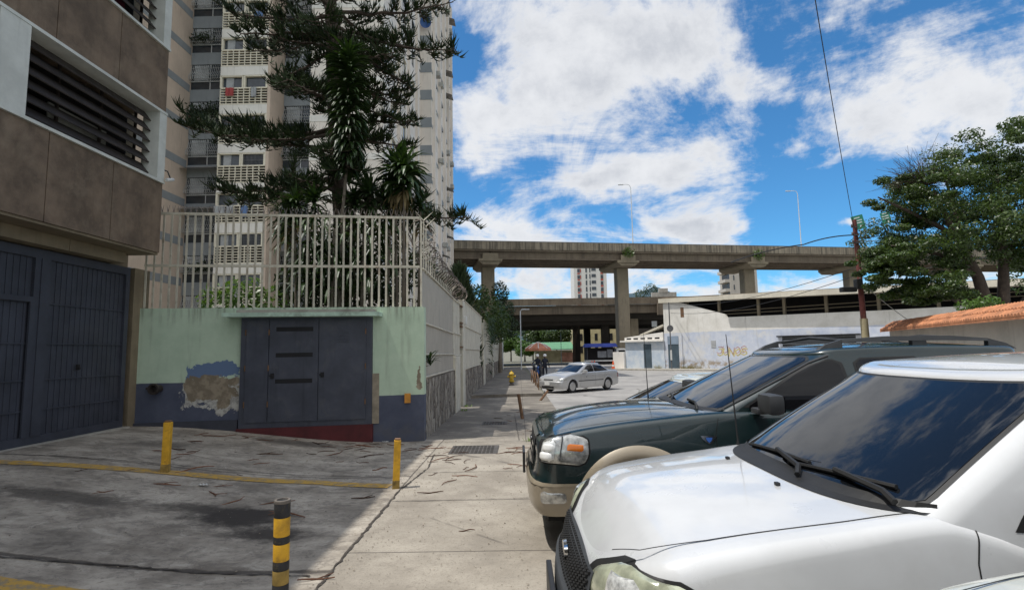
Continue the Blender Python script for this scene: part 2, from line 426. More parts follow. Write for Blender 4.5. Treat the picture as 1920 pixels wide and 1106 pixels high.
def seg(a, b_, n): return [(lerp(a[0], b_[0], i / n), lerp(a[1], b_[1], i / n)) for i in range(n + 1)]
strip('parking_line', seg((-1.74, 7.36), (-2.75, 7.55), 8) + seg((-2.88, 7.55), (-4.7, 7.36), 14) + seg((-4.83, 7.33), (-7.45, 6.86), 20), .21, .009, 'worn_yellow_paint')
strip('parking_line', seg((-2.9, 4.02), (-7.45, 4.5), 40), .24, .009, 'worn_yellow_paint')

mat('crack_black', (.055, .046, .038), .95, .2, 8)
def crack(pts, w0, w1, dz=.011):
    b = MB(); L = []; n = len(pts); rr = random.Random(int(pts[0][0] * 100))
    for i, (x, y) in enumerate(pts):
        a = Vector(pts[max(0, i - 1)]); c = Vector(pts[min(n - 1, i + 1)]); d = (c - a).normalized(); nx, ny = -d.y, d.x
        h = rr.uniform(w0, w1) / 2; j = rr.uniform(-.012, .012)
        L.append([(x + nx * (s * h + j), y + ny * (s * h + j), G(x, y) + dz) for s in (-1, 1)])
    for i in range(len(L) - 1): b.quad(L[i][0], L[i + 1][0], L[i + 1][1], L[i][1])
    return tag(b.build('pavement_joint', 'crack_black', smooth=180), kind='structure')
crack(seg((-1.56, 3.2), (-1.56, 7.2), 70) + seg((-1.55, 7.2), (-1.42, 8.4), 24) + seg((-1.42, 8.45), (-1.5, 9.6), 20), .008, .034)
crack(seg((-1.5, 6.62), (1.1, 6.7), 50), .004, .013); crack(seg((-1.3, 8.12), (1.0, 8.2), 50), .003, .010)
crack(seg((-1.6, 8.0), (-3.99, 7.83), 50) + seg((-4.05, 7.83), (-7.2, 7.40), 60), .006, .022)
crack(seg((-1.7, 4.50), (-3.24, 4.62), 40) + seg((-3.3, 4.62), (-5.5, 4.45), 40), .008, .035)
crack(seg((-1.9, 10.95), (1.1, 10.92), 60), .006, .016); crack(seg((-.02, 11), (-.15, 16), 60), .006, .014); crack(seg((-1.9, 13.0), (1.1, 13.1), 60), .006, .016)

# ------------------------------------------------------------------ left building
mat('brown_panel', (.155, .112, .078), .9, .34, 2.2, .5, 70, dirt=(.27, .21, .15), dirt_amt=.4, dscale=1.6, streak=.3)
mat('header_panel', (.20, .16, .105), .9, .2, 1.5, .2, 40, streak=.35)
mat('white_frame', (.55, .56, .52), .85, .12, 2, .1, 30, streak=.2)
mat('grey_frame', (.33, .36, .37), .85, .15, 2, .1, 30, streak=.3)
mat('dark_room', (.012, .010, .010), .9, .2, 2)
mat('louvre_metal', (.042, .034, .030), .6, .3, 3, metallic=.1)
mat('gate_paint', (.040, .044, .060), .6, .2, 2.5, dirt=(.06, .06, .07), dirt_amt=.4)
mat('pane_dirty', (.30, .31, .29), .25, .2, 1.5)
mat('maroon_curtain', (.085, .010, .028), .8, .5, 3)
BX = -6.7; BY0, BY1 = -14.0, 9.9
lb = thing('panelled_building', 'brown concrete panelled building with louvred windows above the blue gate', 'building', (BX - 4, 0, .3))
b = MB()
b.box(-17, BX - .75, BY0, 10.12, 3.46, 14.2)               # core
b.box(-17, -7.62, BY0, 10.12, -.4, 3.455)
b.build('core', 'header_panel', lb)
b = MB()
js = [9.9, 8.66, 7.42, 6.18, 4.94, 3.7, 2.46, 1.22, -.02, -1.26, -2.5, -5, -8, -11, -14]
def panels(z0, z1):
    for i in range(len(js) - 1):
        b.cbox((BX - .375, (js[i] + js[i + 1]) / 2, (z0 + z1) / 2), (.75, js[i] - js[i + 1] - .014, z1 - z0), bev=.006)
panels(3.70, 5.02); panels(6.42, 7.66); panels(9.06, 11.25)
b.build('wall_panel', 'brown_panel', lb)
b = MB(); b.box(BX - .74, BX - .03, BY0, 9.895, 3.66, 3.698); b.build('soffit', 'header_panel', lb)
b = MB()
for i in range(len(js) - 1): b.cbox((-7.35, (js[i] + js[i + 1]) / 2 - .3, 3.56), (.5, js[i] - js[i + 1] - .01, .19))
b.build('header_wall', 'header_panel', lb)
b = MB(); b.box(-7.62, -7.31, 10.13, 10.55, .2, 3.46); b.build('pilaster', 'header_panel', lb)
def window_band(z0, z1, full):
    f = MB()
    f.box(BX - .3, BX + .03, BY0, 9.9, z1 - .05, z1 - .002)           # head
    f.box(BX - .3, BX + .04, BY0, 9.9, z0 + .002, z0 + .05)           # sill
    f.box(BX - .3, BX + .02, 9.70, 9.9, z0 + .05, z1 - .05)           # right jamb
    f.box(BX - .3, BX + .02, 6.55, 7.0, z0 + .05, z1 - .05)
    fo = f.build('window_frame', 'white_frame', lb)
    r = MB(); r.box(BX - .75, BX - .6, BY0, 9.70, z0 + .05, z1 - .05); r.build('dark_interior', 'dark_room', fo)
    lv = MB()
    n = 6
    for i in range(n):
        z = lerp(z0 + .25, z1 - .14, i / (n - 1))
        M = Matrix.Translation((BX - .22, (7.0 + 9.70) / 2, z)) @ Matrix.Rotation(R(52), 4, 'Y')
        lv.cbox((0, 0, 0), (.24, 2.69, .02), M)
        M = Matrix.Translation((BX - .22, (0 + 6.55) / 2, z)) @ Matrix.Rotation(R(52), 4, 'Y')
        lv.cbox((0, 0, 0), (.24, 6.54, .02), M)
    for y in (7.03, 7.85, 8.7, 9.52): lv.box(BX - .33, BX - .29, y - .015, y + .015, z0 + .05, z1 - .05)
    lv.build('louvre', 'louvre_metal', fo)
    g_ = MB(); g_.box(BX - .36, BX - .34, 7.05, 9.5, z0 + .06, z0 + .30); g_.build('lower_pane', 'grey_frame', fo)
    if full:
        g_ = MB(); g_.box(BX - .37, BX - .35, 7.75, 8.9, z0 + .30, z0 + .62); g_.build('pane', 'pane_dirty', fo)
    else:
        g_ = MB(); g_.box(BX - .40, BX - .385, 7.1, 9.2, z0 + .32, z1 - .1); g_.build('curtain', 'maroon_curtain', fo)
window_band(5.02, 6.42, True); window_band(7.66, 9.06, False)
b = MB(); b.cbox((BX - .6, -2, 11.4), (2.2, 23.8, .28)); b.build('roof_slab', 'header_panel', lb)
# sliding gate
gt = MB(); GX = -7.30
gy = [10.0, 8.22, 8.08, 4.0]
def gbar(y0, y1, z0, z1, d=.05, x=GX): gt.box(x - d, x, y0, y1, z0, z1)
gbar(-3.0, 10.0, 3.30, 3.44, .10); gbar(-3.0, 10.0, .50, .62, .08)
for y in (10.0 - .05, 8.15, 8.05, 5.9, 4.0, 2.0): gbar(y - .05, y + .05, .62, 3.3, .09)
for z in (2.62, 2.0, 1.45, 1.0): gbar(-3, 10, z - .010, z + .010, .035, GX - .022)
y = -3.0
while y < 9.93:
    if min(abs(y - q) for q in (9.95, 8.15, 8.05, 5.9, 4, 2)) > .07: gt.box(GX - .051, GX - .04, y - .022, y + .022, .62, 3.3)
    y += .105
gt.box(GX - .065, GX - .05, -3, 10, .55, 3.4)
go = gt.build('gate', 'gate_paint', lb)
b = MB(); b.cbox((GX + .01, 8.9, 1.62), (.03, .05, .09)); b.cbox((GX + .03, 8.9, 1.6), (.03, .03, .03)); b.build('lock', 'dark_room', go)
b = MB(); b.box(GX - .03, GX + .015, 8.10, 8.26, .62, 3.3); b.build('post', 'gate_paint', go)
# inset wicket door in the gate
b = MB(); b.box(GX - .015, GX + .012, 6.2, 8.03, 2.62, 2.70); b.box(GX - .015, GX + .012, 7.95, 8.03, .62, 2.62); b.build('door_frame', 'gate_paint', go)
b = MB(); b.box(GX - .12, GX + .10, -3, 10.05, .42, .50); b.build('gate_track', 'kerb_concrete', lb)
# security camera on the corner
mat('camera_white', (.6, .6, .58), .4, .05)
mat('black_plastic', (.015, .015, .016), .5, .2, 6)
c0 = thing('security_camera', 'small white security camera on the corner of the brown building', 'camera', (BX + .05, 9.93, 5.1))
b = MB(); M = Matrix.Translation((BX + .1, 9.95, 5.12)) @ Matrix.Rotation(R(20), 4, 'X'); b.lathe([(.03, -.1), (.035, -.09), (.035, .1), (.03, .11)], (0, 0, 0), 10, M=Matrix.Rotation(R(90), 4, 'X')); 
for i in range(len(b.v)): b.v[i] = tuple(M @ Vector(b.v[i]))
b.build('camera_body', 'camera_white', c0, 40)
b = MB(); b.tube([(BX, 9.9, 5.3), (BX + .06, 9.93, 5.28), (BX + .1, 9.95, 5.16)], .014, 6); b.build('bracket', 'black_plastic', c0)

# ------------------------------------------------------------------ mint boundary wall
WS = .16
def WY(x): return 11.18 + WS * (x + 1.95)
m, t, p = newmat('mint_wall_paint'); o = t.obj(); x, y, z = t.xyz(o)
f = t.noise(o, 2.2, 8, .7); f2 = t.noise(o, 30, 4)
mint = t.mix(t.sm(f, .3, .7), (.42, .53, .40, 1), (.50, .61, .47, 1))
mint = t.mix(t.mul(t.sm(t.noise(t.scale(o, (3, 3, .3)), 2.0, 6), .52, .72), .45), mint, (.27, .31, .24, 1)); mint = t.mix(t.mul(t.sm(z, 2.25, 2.7), t.sm(t.noise(t.scale(o, (6, 6, .5)), 2.0, 6), .48, .66, 0, .7)), mint, (.20, .22, .17, 1))
slate = t.mix(t.sm(f, .3, .7), (.058, .068, .105, 1), (.085, .097, .14, 1))
lim = t.add(t.sm(x, -4.4, -4.3, 1.26, .90), t.mul(t.sub(t.noise(o, 2, 3), .5), .02))
c = t.mix(t.sm(t.sub(z, lim), -.004, .004), slate, mint)
w1 = t.mul(t.sub(t.noise(o, 2.1, 5, .62, .5), .5), 2.6)
def ell(cx, cz, rx, rz, k=1.0, lo=.8, hi=.86):
    a = t.mul(t.sub(x, cx), 1 / rx); b_ = t.mul(t.sub(z, cz), 1 / rz)
    return t.mul(t.sm(t.add(t.m('SQRT', t.add(t.mul(a, a), t.mul(b_, b_))), w1), lo, hi, 1, 0), k)
c = t.mix(ell(-5.95, 1.50, .62, .22), c, (.12, .18, .30, 1))
pl_ = t.mix(t.sm(t.noise(o, 7, 6), .4, .6), (.19, .155, .11, 1), (.30, .25, .18, 1))
lime = t.mix(t.sm(t.noise(o, 12, 6), .4, .6), (.30, .29, .27, 1), (.48, .47, .43, 1))
c = t.mix(ell(-5.88, 1.02, .60, .42), c, lime)
c = t.mix(ell(-5.94, 1.12, .48, .36), c, pl_)
c = t.mix(ell(-2.06, 1.25, .10, .3), c, pl_)
c = t.mix(t.mul(t.sm(z, .35, .6, 1, 0), t.sm(t.noise(o, 3, 6), .45, .65, 0, .5)), c, (.10, .10, .11, 1))
t.set(p.inputs['Base Color'], c); p.inputs['Roughness'].default_value = .85
t.set(p.inputs['Normal'], t.bump(t.add(t.mul(f2, .4), f), .2, .015))
mat('cabinet_paint', (.050, .056, .078), .5, .2, 2.5, dirt=(.095, .095, .10), dirt_amt=.45, dscale=2.5, streak=.45)
mat('slot_black', (.006, .006, .008), .7, .1)
mat('rust', (.16, .09, .05), .9, .4, 6)
mat('oxide_red', (.085, .012, .014), .7, .25, 3)
mat('mint_slab', (.42, .56, .46), .85, .2, 4, .3, 40, dirt=(.16, .17, .14), dirt_amt=.6, dscale=3)
def wq(b, x0, x1, d0, d1, z0, z1):
    """box running along the slightly skewed wall face; d = distance in front (+) of the face"""
    P = []
    for z in (z0, z1):
        for x, d in ((x0, d0), (x1, d0), (x1, d1), (x0, d1)): P.append((x, WY(x) - d, z))
    k = b.pts(P)
    for q in ((0, 3, 2, 1), (4, 5, 6, 7), (0, 1, 5, 4), (1, 2, 6, 5), (2, 3, 7, 6), (3, 0, 4, 7)): b.face([k + i for i in q])
bw = thing('mint_wall', 'mint green boundary wall with blue painted base and peeling plaster', 'wall', (-4.8, 11.2, 0))
b = MB(); wq(b, -7.34, -1.95, -.22, 0, -.2, 2.70); b.build('wall', 'mint_wall_paint', bw)
b = MB(); wq(b, -7.30, -5.48, .0, .05, .1, .52); b.build('footing', 'gate_paint', bw)
b = MB(); wq(b, -3.0, -2.84, .0, .02, .35, 1.35); b.build('plaster_strip', mat('raw_plaster', (.28, .24, .18), .9, .25, 5), bw)
b = MB(); wq(b, -2.335, -2.22, .001, .035, .74, .93); b.build('tag_plate', mat('orange_plate', (.55, .24, .03), .6, .2, 8), bw)
# drain pipe stub
pp = thing('drain_pipe', 'short dark pipe stub sticking out of the blue wall base', 'pipe', (-6.9, WY(-6.9) - .1, 1.2))
b = MB(); b.lathe([(.07, .0), (.07, -.14), (.105, -.14), (.105, -.2), (.075, -.2), (.065, -.1)], (-6.9, WY(-6.9), 1.16), 18, axis='Y'); b.build('pipe', 'louvre_metal', pp, 40)
b = MB(); b.tube([(-7.1, WY(-7.05) - .06, 1.17), (-6.94, WY(-7.05) - .06, 1.17)], .025, 8); b.build('valve_stem', 'louvre_metal', pp)
# meter cabinet
mc = thing('utility_cabinet', 'dark blue steel meter cabinet set into the mint wall', 'cabinet', (-4.3, WY(-4.3) - .1, .1))
b = MB(); wq(b, -5.45, -2.97, .002, .06, .35, 2.50); b.build('casing', 'cabinet_paint', mc)
for (x0, x1, k) in ((-5.34, -4.93, 0), (-4.91, -4.00, 1), (-3.98, -3.08, 2)):
    b = MB(); wq(b, x0, x1, .06, .085, .46 - .0, 2.44); d = b.build('door', 'cabinet_paint', mc)
    for z in (.75, 1.45, 2.15):
        s_ = MB(); hx_ = x1 - .01 if k == 2 else x0 - .012; s_.tube([(hx_, WY(hx_) - .09, z), (hx_, WY(hx_) - .09, z + .11)], .013, 8); s_.build('hinge', 'rust', d)
    if k == 1:
        s_ = MB()
        for z in (2.22, 1.71, 1.20): wq(s_, -4.79, -4.10, .075, .089, z, z + .085)
        s_.build('slot', 'slot_black', d)
    if k == 2:
        s_ = MB()
        for z in (2.18, 2.12, 2.06, 2.0): wq(s_, -3.64, -3.40, .083, .10, z, z + .018)
        s_.build('louvre', 'cabinet_paint', d)
    if k:
        s_ = MB(); wq(s_, x0 + .04, x0 + .10, .083, .11, 1.30, 1.40); wq(s_, x0 + .02, x0 + .06, .083, .12, 1.34, 1.37); s_.build('latch', 'slot_black', d)
b = MB(); wq(b, -5.48, -2.95, .001, .09, -.1, .348); b.build('plinth', 'oxide_red', mc)
b = MB(); wq(b, -5.68, -2.78, .002, .34, 2.50, 2.58)
b.build('canopy', 'mint_slab', mc)
b = MB(); wq(b, -5.45, -2.9, .01, .27, 2.581, 2.64); b.build('canopy_fillet', 'kerb_concrete', mc)
# ------------------------------------------------------------------ steel fence on the mint wall
mat('fence_cream', (.56, .525, .43), .65, .15, 3, dirt=(.20, .10, .04), dirt_amt=.5, dscale=5)
mat('sheet_grey', (.42, .385, .325), .6, .10, 1.2, streak=.25)
mat('post_cream', (.58, .55, .46), .8, .15, 2, streak=.3, dirt=(.25, .13, .05), dirt_amt=.35, dscale=4)
mat('wire_steel', (.16, .13, .11), .5, .3, 8, metallic=.5)
ff = thing('steel_fence', 'tall cream steel bar fence with spikes on top of the mint wall', 'fence', (-4.8, 11.3, 2.70))
b = MB()
def fY(x): return WY(x) + .06
n = 38
xs = [-7.28 + i * (-2.02 + 7.28) / (n - 1) for i in range(n)]
for x in xs: b.box(x - .019, x + .019, fY(x) - .008, fY(x) + .008, 2.71, 4.60)
b.build('bar', 'fence_cream', ff)
for z in (3.55, 4.60):
    b = MB()
    for i in range(n - 1):
        x0, x1 = xs[i] - .03, xs[i + 1] - .03
        k = b.pts([(x0, fY(x0) - .012, z - .025), (x1, fY(x1) - .012, z - .025), (x1, fY(x1) + .028, z - .025), (x0, fY(x0) + .028, z - .025), (x0, fY(x0) - .012, z + .025), (x1, fY(x1) - .012, z + .025), (x1, fY(x1) + .028, z + .025), (x0, fY(x0) + .028, z + .025)])
        for q in ((0, 3, 2, 1), (4, 5, 6, 7), (0, 1, 5, 4), (2, 3, 7, 6)): b.face([k + j for j in q])
    b.build('rail', 'fence_cream', ff)
b = MB()
x = -7.25
while x < -2.0:
    for s in (-1, 1):
        b.tube([(x, fY(x), 4.62), (x + s * .04, fY(x) - .02 * s, 4.76)], [.009, .003], 4)
    x += .105
b.build('spike', 'wire_steel', ff)

# ------------------------------------------------------------------ side fence along the pavement
m, t, p = newmat('split_stone'); o = t.obj(); x, y, z = t.xyz(o)
so = t.comb(t.mul(x, 3), t.mul(y, 7.5), t.mul(z, 1.15))
so2 = t.n.new('ShaderNodeVectorMath'); so2.operation = 'ADD'; t.set(so2.inputs[0], so); nz = t.n.new('ShaderNodeTexNoise'); t.set(nz.inputs['Vector'], o); nz.inputs['Scale'].default_value = 3; t.set(so2.inputs[1], t.scale(nz.outputs['Color'], (1.2, 1.2, 1.2)))
vo = t.n.new('ShaderNodeTexVoronoi'); t.set(vo.inputs['Vector'], so2.outputs[0]); vo.inputs['Scale'].default_value = 1.0
vd = t.voro(so2.outputs[0], 1.0, 'DISTANCE_TO_EDGE')
hs = t.xyz(vo.outputs['Color'])[0]
c = t.mix(hs, (.15, .125, .10, 1), (.42, .38, .32, 1)); c = t.mix(t.sm(t.noise(o, 14, 6), .4, .7, 0, .4), c, (.16, .12, .09, 1))
c = t.mix(t.sm(vd, .02, .07, 1, 0), c, (.09, .075, .06, 1))
t.set(p.inputs['Base Color'], c); p.inputs['Roughness'].default_value = .92
t.set(p.inputs['Normal'], t.bump(t.add(t.sm(vd, 0, .18), t.mul(t.noise(o, 20, 6), .4)), .8, .05))
SX = -1.95
sf = thing('side_fence', 'grey corrugated sheet fence on split stone base running along the pavement', 'fence', (SX - .1, 30, 0))
def stone(y0, y1, z1, nm='stone_base'):
    b = MB()
    ny = max(4, int((y1 - y0) / .12)); nz = 10
    rr = random.Random(int(y0 * 10))
    D = [[rr.uniform(0, .035) for _ in range(nz + 1)] for _ in range(ny + 1)]
    b.grid(lambda a, c_: (SX - .03 + D[int(round(a * ny))][int(round(c_ * nz))], lerp(y0, y1, a), lerp(-.9, z1, c_)), ny, nz)
    b.quad((SX, y0, z1), (SX, y1, z1), (SX - .2, y1, z1), (SX - .2, y0, z1))
    b.quad((SX, y1, -.9), (SX - .2, y1, -.9), (SX - .2, y1, z1), (SX, y1, z1)); b.quad((SX - .2, y0, -.9), (SX, y0, -.9), (SX, y0, z1), (SX - .2, y0, z1))
    b.build(nm, 'split_stone', sf, 60)
def sheetp(y0, y1, z0, z1, z0b=None, z1b=None, rails=(.33,), pitch=.115, m='sheet_grey'):
    z0b = z0 if z0b is None else z0b; z1b = z1 if z1b is None else z1b
    b = MB(); n = max(2, int((y1 - y0) / pitch))
    for i in range(n):
        a, c_ = i / n, (i + .8) / n
        ya, yb = lerp(y0, y1, a), lerp(y0, y1, c_); yc = lerp(y0, y1, (i + 1) / n)
        b.quad((SX - .05, ya, lerp(z0, z0b, a)), (SX - .05, yb, lerp(z0, z0b, c_)), (SX - .05, yb, lerp(z1, z1b, c_)), (SX - .05, ya, lerp(z1, z1b, a)))
        b.quad((SX - .075, yb, lerp(z0, z0b, c_)), (SX - .075, yc, lerp(z0, z0b, c_)), (SX - .075, yc, lerp(z1, z1b, c_)), (SX - .075, yb, lerp(z1, z1b, c_)))
        for yq in (yb, yc): b.quad((SX - .075, yq, lerp(z0, z0b, c_)), (SX - .05, yq, lerp(z0, z0b, c_)), (SX - .05, yq, lerp(z1, z1b, c_)), (SX - .075, yq, lerp(z1, z1b, c_)))
    o = b.build('sheet_panel', m, sf)
    for f in list(rails) + [0.015, .985]:
        b = MB(); za, zb = lerp(z0, z1, f), lerp(z0b, z1b, f)
        b.tube([(SX - .025, y0, za), (SX - .025, y1, zb)], .022, 6)
        b.build('rail', 'fence_cream', o)
stone(11.2, 16.6, 1.18); sheetp(11.22, 16.55, 1.2, 3.55, 1.18, 3.42, rails=(.22, .50))
def post(y0, y1, z1, x1=SX + .03, m='post_cream'):
    b = MB(); b.cbox((x1 - .15, (y0 + y1) / 2, (z1 - .9) / 2), (.30, y1 - y0, z1 + .9), bev=.02); b.build('post', m, sf)
post(16.6, 17.9, 1.6); sheetp(16.62, 18.5, 1.6, 3.40, rails=(.4,), m='post_cream'); post(18.75, 19.55, 3.55)
b = MB(); b.cbox((SX - .2, 18.62, 1.4), (.1, .24, 4.4)); b.build('gate_gap', 'slot_black', sf)
b = MB()
for z in (2.6, 2.72, 1.9, 3.3): b.cbox((SX + .0, 18.6, z), (.06, .5, .05))
b.build('hinge', 'rust', sf)
b = MB(); b.cbox((SX + .06, 19.35, 2.85), (.12, .24, .3), bev=.03); b.build('lamp_box', 'camera_white', sf)
stone(19.6, 29.8, 1.05); sheetp(19.6, 29.8, 1.07, 3.66, 1.0, 3.62, rails=(.3, .62), pitch=.22, m='post_cream')
post(29.8, 31.4, 3.3)
stone(31.4, 40.5, .9); sheetp(31.4, 40.5, .92, 3.55, .9, 3.4, rails=(.5,), pitch=.3, m='post_cream'); post(40.5, 41.5, 3.2)
stone(41.5, 66, .75); sheetp(41.5, 66, .77, 3.2, .7, 2.7, rails=(.5,), pitch=.5, m='post_cream'); post(66, 67, 2.6)
# razor wire coils
rw = thing('razor_wire', 'coils of rusty razor wire running above the side fence', 'wire', (SX - .1, 14, 3.6))
b = MB(); P = []
for i in range(760):
    a = i / 20 * 2 * PI; y = lerp(11.1, 19.4, i / 759); r = .25 + .03 * math.sin(i * .37)
    P.append((SX - .1 + r * math.cos(a), y + .05 * math.sin(i * .9), tab([(11, 4.3), (12.0, 3.95), (13, 3.85), (19.5, 3.75)], y) + r * math.sin(a)))
b.tube(P, .008, 3, caps=False)
for i in range(0, 756, 2):
    q = Vector(P[i]); d = Vector((rnd.uniform(-1, 1), rnd.uniform(-1, 1), rnd.uniform(-1, 1))).normalized() * .04
    b.tube([q - d, q + d], [.011, .002], 3, caps=False)
b.build('coil', 'wire_steel', rw)
x = 0
for i in range(17):
    b = MB(); y = 11.3 + i * .3; z = tab([(11, 4.62), (11.6, 4.5), (12.2, 4.0), (13, 3.62), (19, 3.5)], y)
    b.tube([(SX - .03, y, 3.45), (SX - .03, y, z)], .014, 5); b.tube([(SX - .03, y, z), (SX + .16, y + .06, z + .2)], [.012, .004], 5); b.tube([(SX - .03, y, z), (SX - .2, y - .05, z + .2)], [.012, .004], 5)
    b.build('wire_arm', 'fence_cream', rw)

# ------------------------------------------------------------------ apartment tower
mat('tower_beige', (.56, .455, .37), .9, .10, .5, streak=.3)
mat('tower_pink', (.76, .69, .62), .9, .08, .3, streak=.22)
mat('tower_white', (.76, .73, .68), .9, .08, .5, streak=.25)
mat('tower_grey', (.25, .27, .285), .9, .1, .5, streak=.25)
mat('tower_cream', (.72, .67, .55), .9, .1, 1)
mat('window_glass', (.035, .045, .055), .12, .5, .6, ior=1.6)
mat('curtain_pale', (.35, .36, .37), .8, .25, 1.5)
mat('alu', (.55, .56, .56), .4, .1, metallic=.3)
mat('bars_dark', (.10, .10, .105), .6, .3, 2)
mat('balcony_plants', (.025, .04, .018), .8, .5, 6)
mat('awning', (.30, .28, .26), .8, .3, 3)
mat('dish_blue', (.03, .10, .30), .5, .2, 4)
mat('ac_grey', (.40, .39, .36), .7, .2, 3)
FH = 2.82; Z0 = 13.55 - 4 * FH     # bottom of a parapet on the lowest balcony
tw = thing('apartment_tower', 'tall beige and white apartment tower with latticed balconies behind the pine', 'building', (-15, 45, 0))
NF = 15; TOP = Z0 + NF * FH + 1.2
def tb(name, m, *bx):
    b = MB()
    for q in bx: b.box(*q)
    return b.build(name, m, tw)
tb('wing_wall', 'tower_beige', (-34, -23.5, 30, 44, -1, TOP))
tb('recess_wall', 'tower_beige', (-23.5, -20.66, 37.3, 44, -1, TOP), (-17.08, -14.4, 38.3, 46, -1, TOP))
tb('balcony_core', 'tower_beige', (-20.65, -17.085, 36.9, 44, -1, TOP))
tb('balcony_side', 'tower_beige', (-17.3, -17.08, 36.02, 36.9, -1, TOP), (-17.4, -17.082, 36.9, 38.3, -1, TOP))
tb('front_wall', 'tower_pink', (-14.4, -9.2, 36.4, 50.7, -1, TOP))
tb('rear_wall', 'tower_pink', (-14.3, -8.1, 50.7, 66, -1, TOP))
tb('rear_wing', 'tower_beige', (-14.2, -9.0, 66, 74, -1, TOP))
tb('roof', 'tower_grey', (-14.5, -9.05, 36.3, 50.6, TOP, TOP + .5), (-14.4, -7.95, 50.6, 66.1, TOP, TOP + .5), (-34, -14.5, 30, 46, TOP, TOP + .5))
# breeze block lattice of one balcony
def breeze(z):
    b = MB(); x0, x1, y = -20.62, -17.32, 36.0; z0, z1 = z, z + 1.26
    b.box(x0, x1, y, y + .12, z0, z0 + .09); b.box(x0, x1, y, y + .12, z1 - .09, z1)
    nr = 6; nc = 8
    for r in range(1, nr): zz_ = lerp(z0 + .06, z1 - .06, r / nr); b.box(x0, x1, y, y + .1, zz_ - .024, zz_ + .024)
    for r in range(nr):
        za, zb = lerp(z0 + .06, z1 - .06, r / nr) + .024, lerp(z0 + .06, z1 - .06, (r + 1) / nr) - .024
        for c_ in range(nc + 1):
            xx = lerp(x0, x1, c_ / nc)
            if xx < x1: b.box(xx - .025, xx + .025, y + .003, y + .097, za, zb)
    return b
bz0 = breeze(Z0).build('breeze_block_panel', 'tower_cream', tw)
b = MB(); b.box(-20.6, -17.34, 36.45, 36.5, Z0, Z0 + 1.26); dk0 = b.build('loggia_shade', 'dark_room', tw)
b = MB(); b.box(-20.65, -17.301, 36.01, 36.9, Z0 - .66, Z0 - .005); sp0 = b.build('spandrel', 'tower_white', tw)
b = MB()
for x in (-20.6, -19.05, -18.95, -17.37): b.box(x - .07, x + .07, 36.02, 36.5, Z0 + 1.262, Z0 + 2.16)
b.box(-20.62, -17.33, 36.02, 36.5, Z0 + 2.06, Z0 + 2.15)
fr0 = b.build('balcony_frame', 'tower_cream', tw)
b = MB(); b.box(-20.5, -19.1, 36.2, 36.22, Z0 + 1.27, Z0 + 2.05); wg0 = b.build('window', 'window_glass', tw); b = MB(); b.box(-18.9, -17.4, 36.2, 36.22, Z0 + 1.27, Z0 + 2.05); wg1 = b.build('window', 'window_glass', tw)
b = MB(); b.box(-20.3, -19.75, 36.17, 36.19, Z0 + 1.27, Z0 + 2.05); b.box(-19.83, -19.78, 36.15, 36.2, Z0 + 1.27, Z0 + 2.05); cu0 = b.build('curtain', 'curtain_pale', tw)
b = MB()
for i in range(16): xx = -18.85 + i * .095; b.box(xx - .011, xx + .011, 36.05, 36.07, Z0 + 1.27, Z0 + 2.05)
b.box(-18.9, -17.4, 36.05, 36.07, Z0 + 1.6, Z0 + 1.63)
wb0 = b.build('window_bars', 'bars_dark', tw)
# recessed column: caged window above a low strip window and grey spandrel
def cage(x0, x1, y, z, bulge=.38):
    b = MB(); h = 1.22; n = int((x1 - x0) / .13)
    prof = [(0, h), (.05, .8 * h), (.14, .5 * h), (bulge, .2 * h), (bulge * .9, .04 * h), (0, 0)]
    for i in range(n + 1):
        xx = lerp(x0, x1, i / n); b.tube([(xx, y - d, z + q) for d, q in prof], .018, 3, caps=False)
    for d, q in prof[1:5]: b.tube([(x0, y - d, z + q), (x1, y - d, z + q)], .018, 3, caps=False)
    return b
def rec(x0, x1, y, tagn):
    out = []
    b = MB(); b.box(x0, x1, y - .03, y - .01, Z0 - .4, Z0 + .85); out.append(b.build('window', 'window_glass', tw))
    b = MB(); b.box(lerp(x0, x1, .08), lerp(x0, x1, .45), y - .06, y - .04, Z0 - .35, Z0 + .8); b.box(lerp(x0, x1, .5) - .03, lerp(x0, x1, .5) + .03, y - .08, y - .04, Z0 - .4, Z0 + .85); out.append(b.build('curtain', 'curtain_pale', tw))
    out.append(cage(x0 + .03, x1 - .03, y - .06, Z0 - .4).build('window_cage', 'alu', tw))
    b = MB(); b.box(x0, x1, y - .05, y - .01, Z0 - 1.05, Z0 - .47); out.append(b.build('strip_window', 'window_glass', tw))
    b = MB(); b.box(lerp(x0, x1, .5) - .03, lerp(x0, x1, .5) + .03, y - .08, y - .04, Z0 - 1.05, Z0 - .47); b.box(x0, x1, y - .1, y - .0, Z0 - .47, Z0 - .40); out.append(b.build('window_frame', 'alu', tw))
    b = MB(); b.box(x0, x1, y - .12, y, Z0 - 1.97, Z0 - 1.06); out.append(b.build('spandrel', 'tower_grey', tw))
    return out
setA = rec(-23.49, -20.67, 37.3, 'a'); setB = rec(-17.07, -14.42, 38.3, 'b')
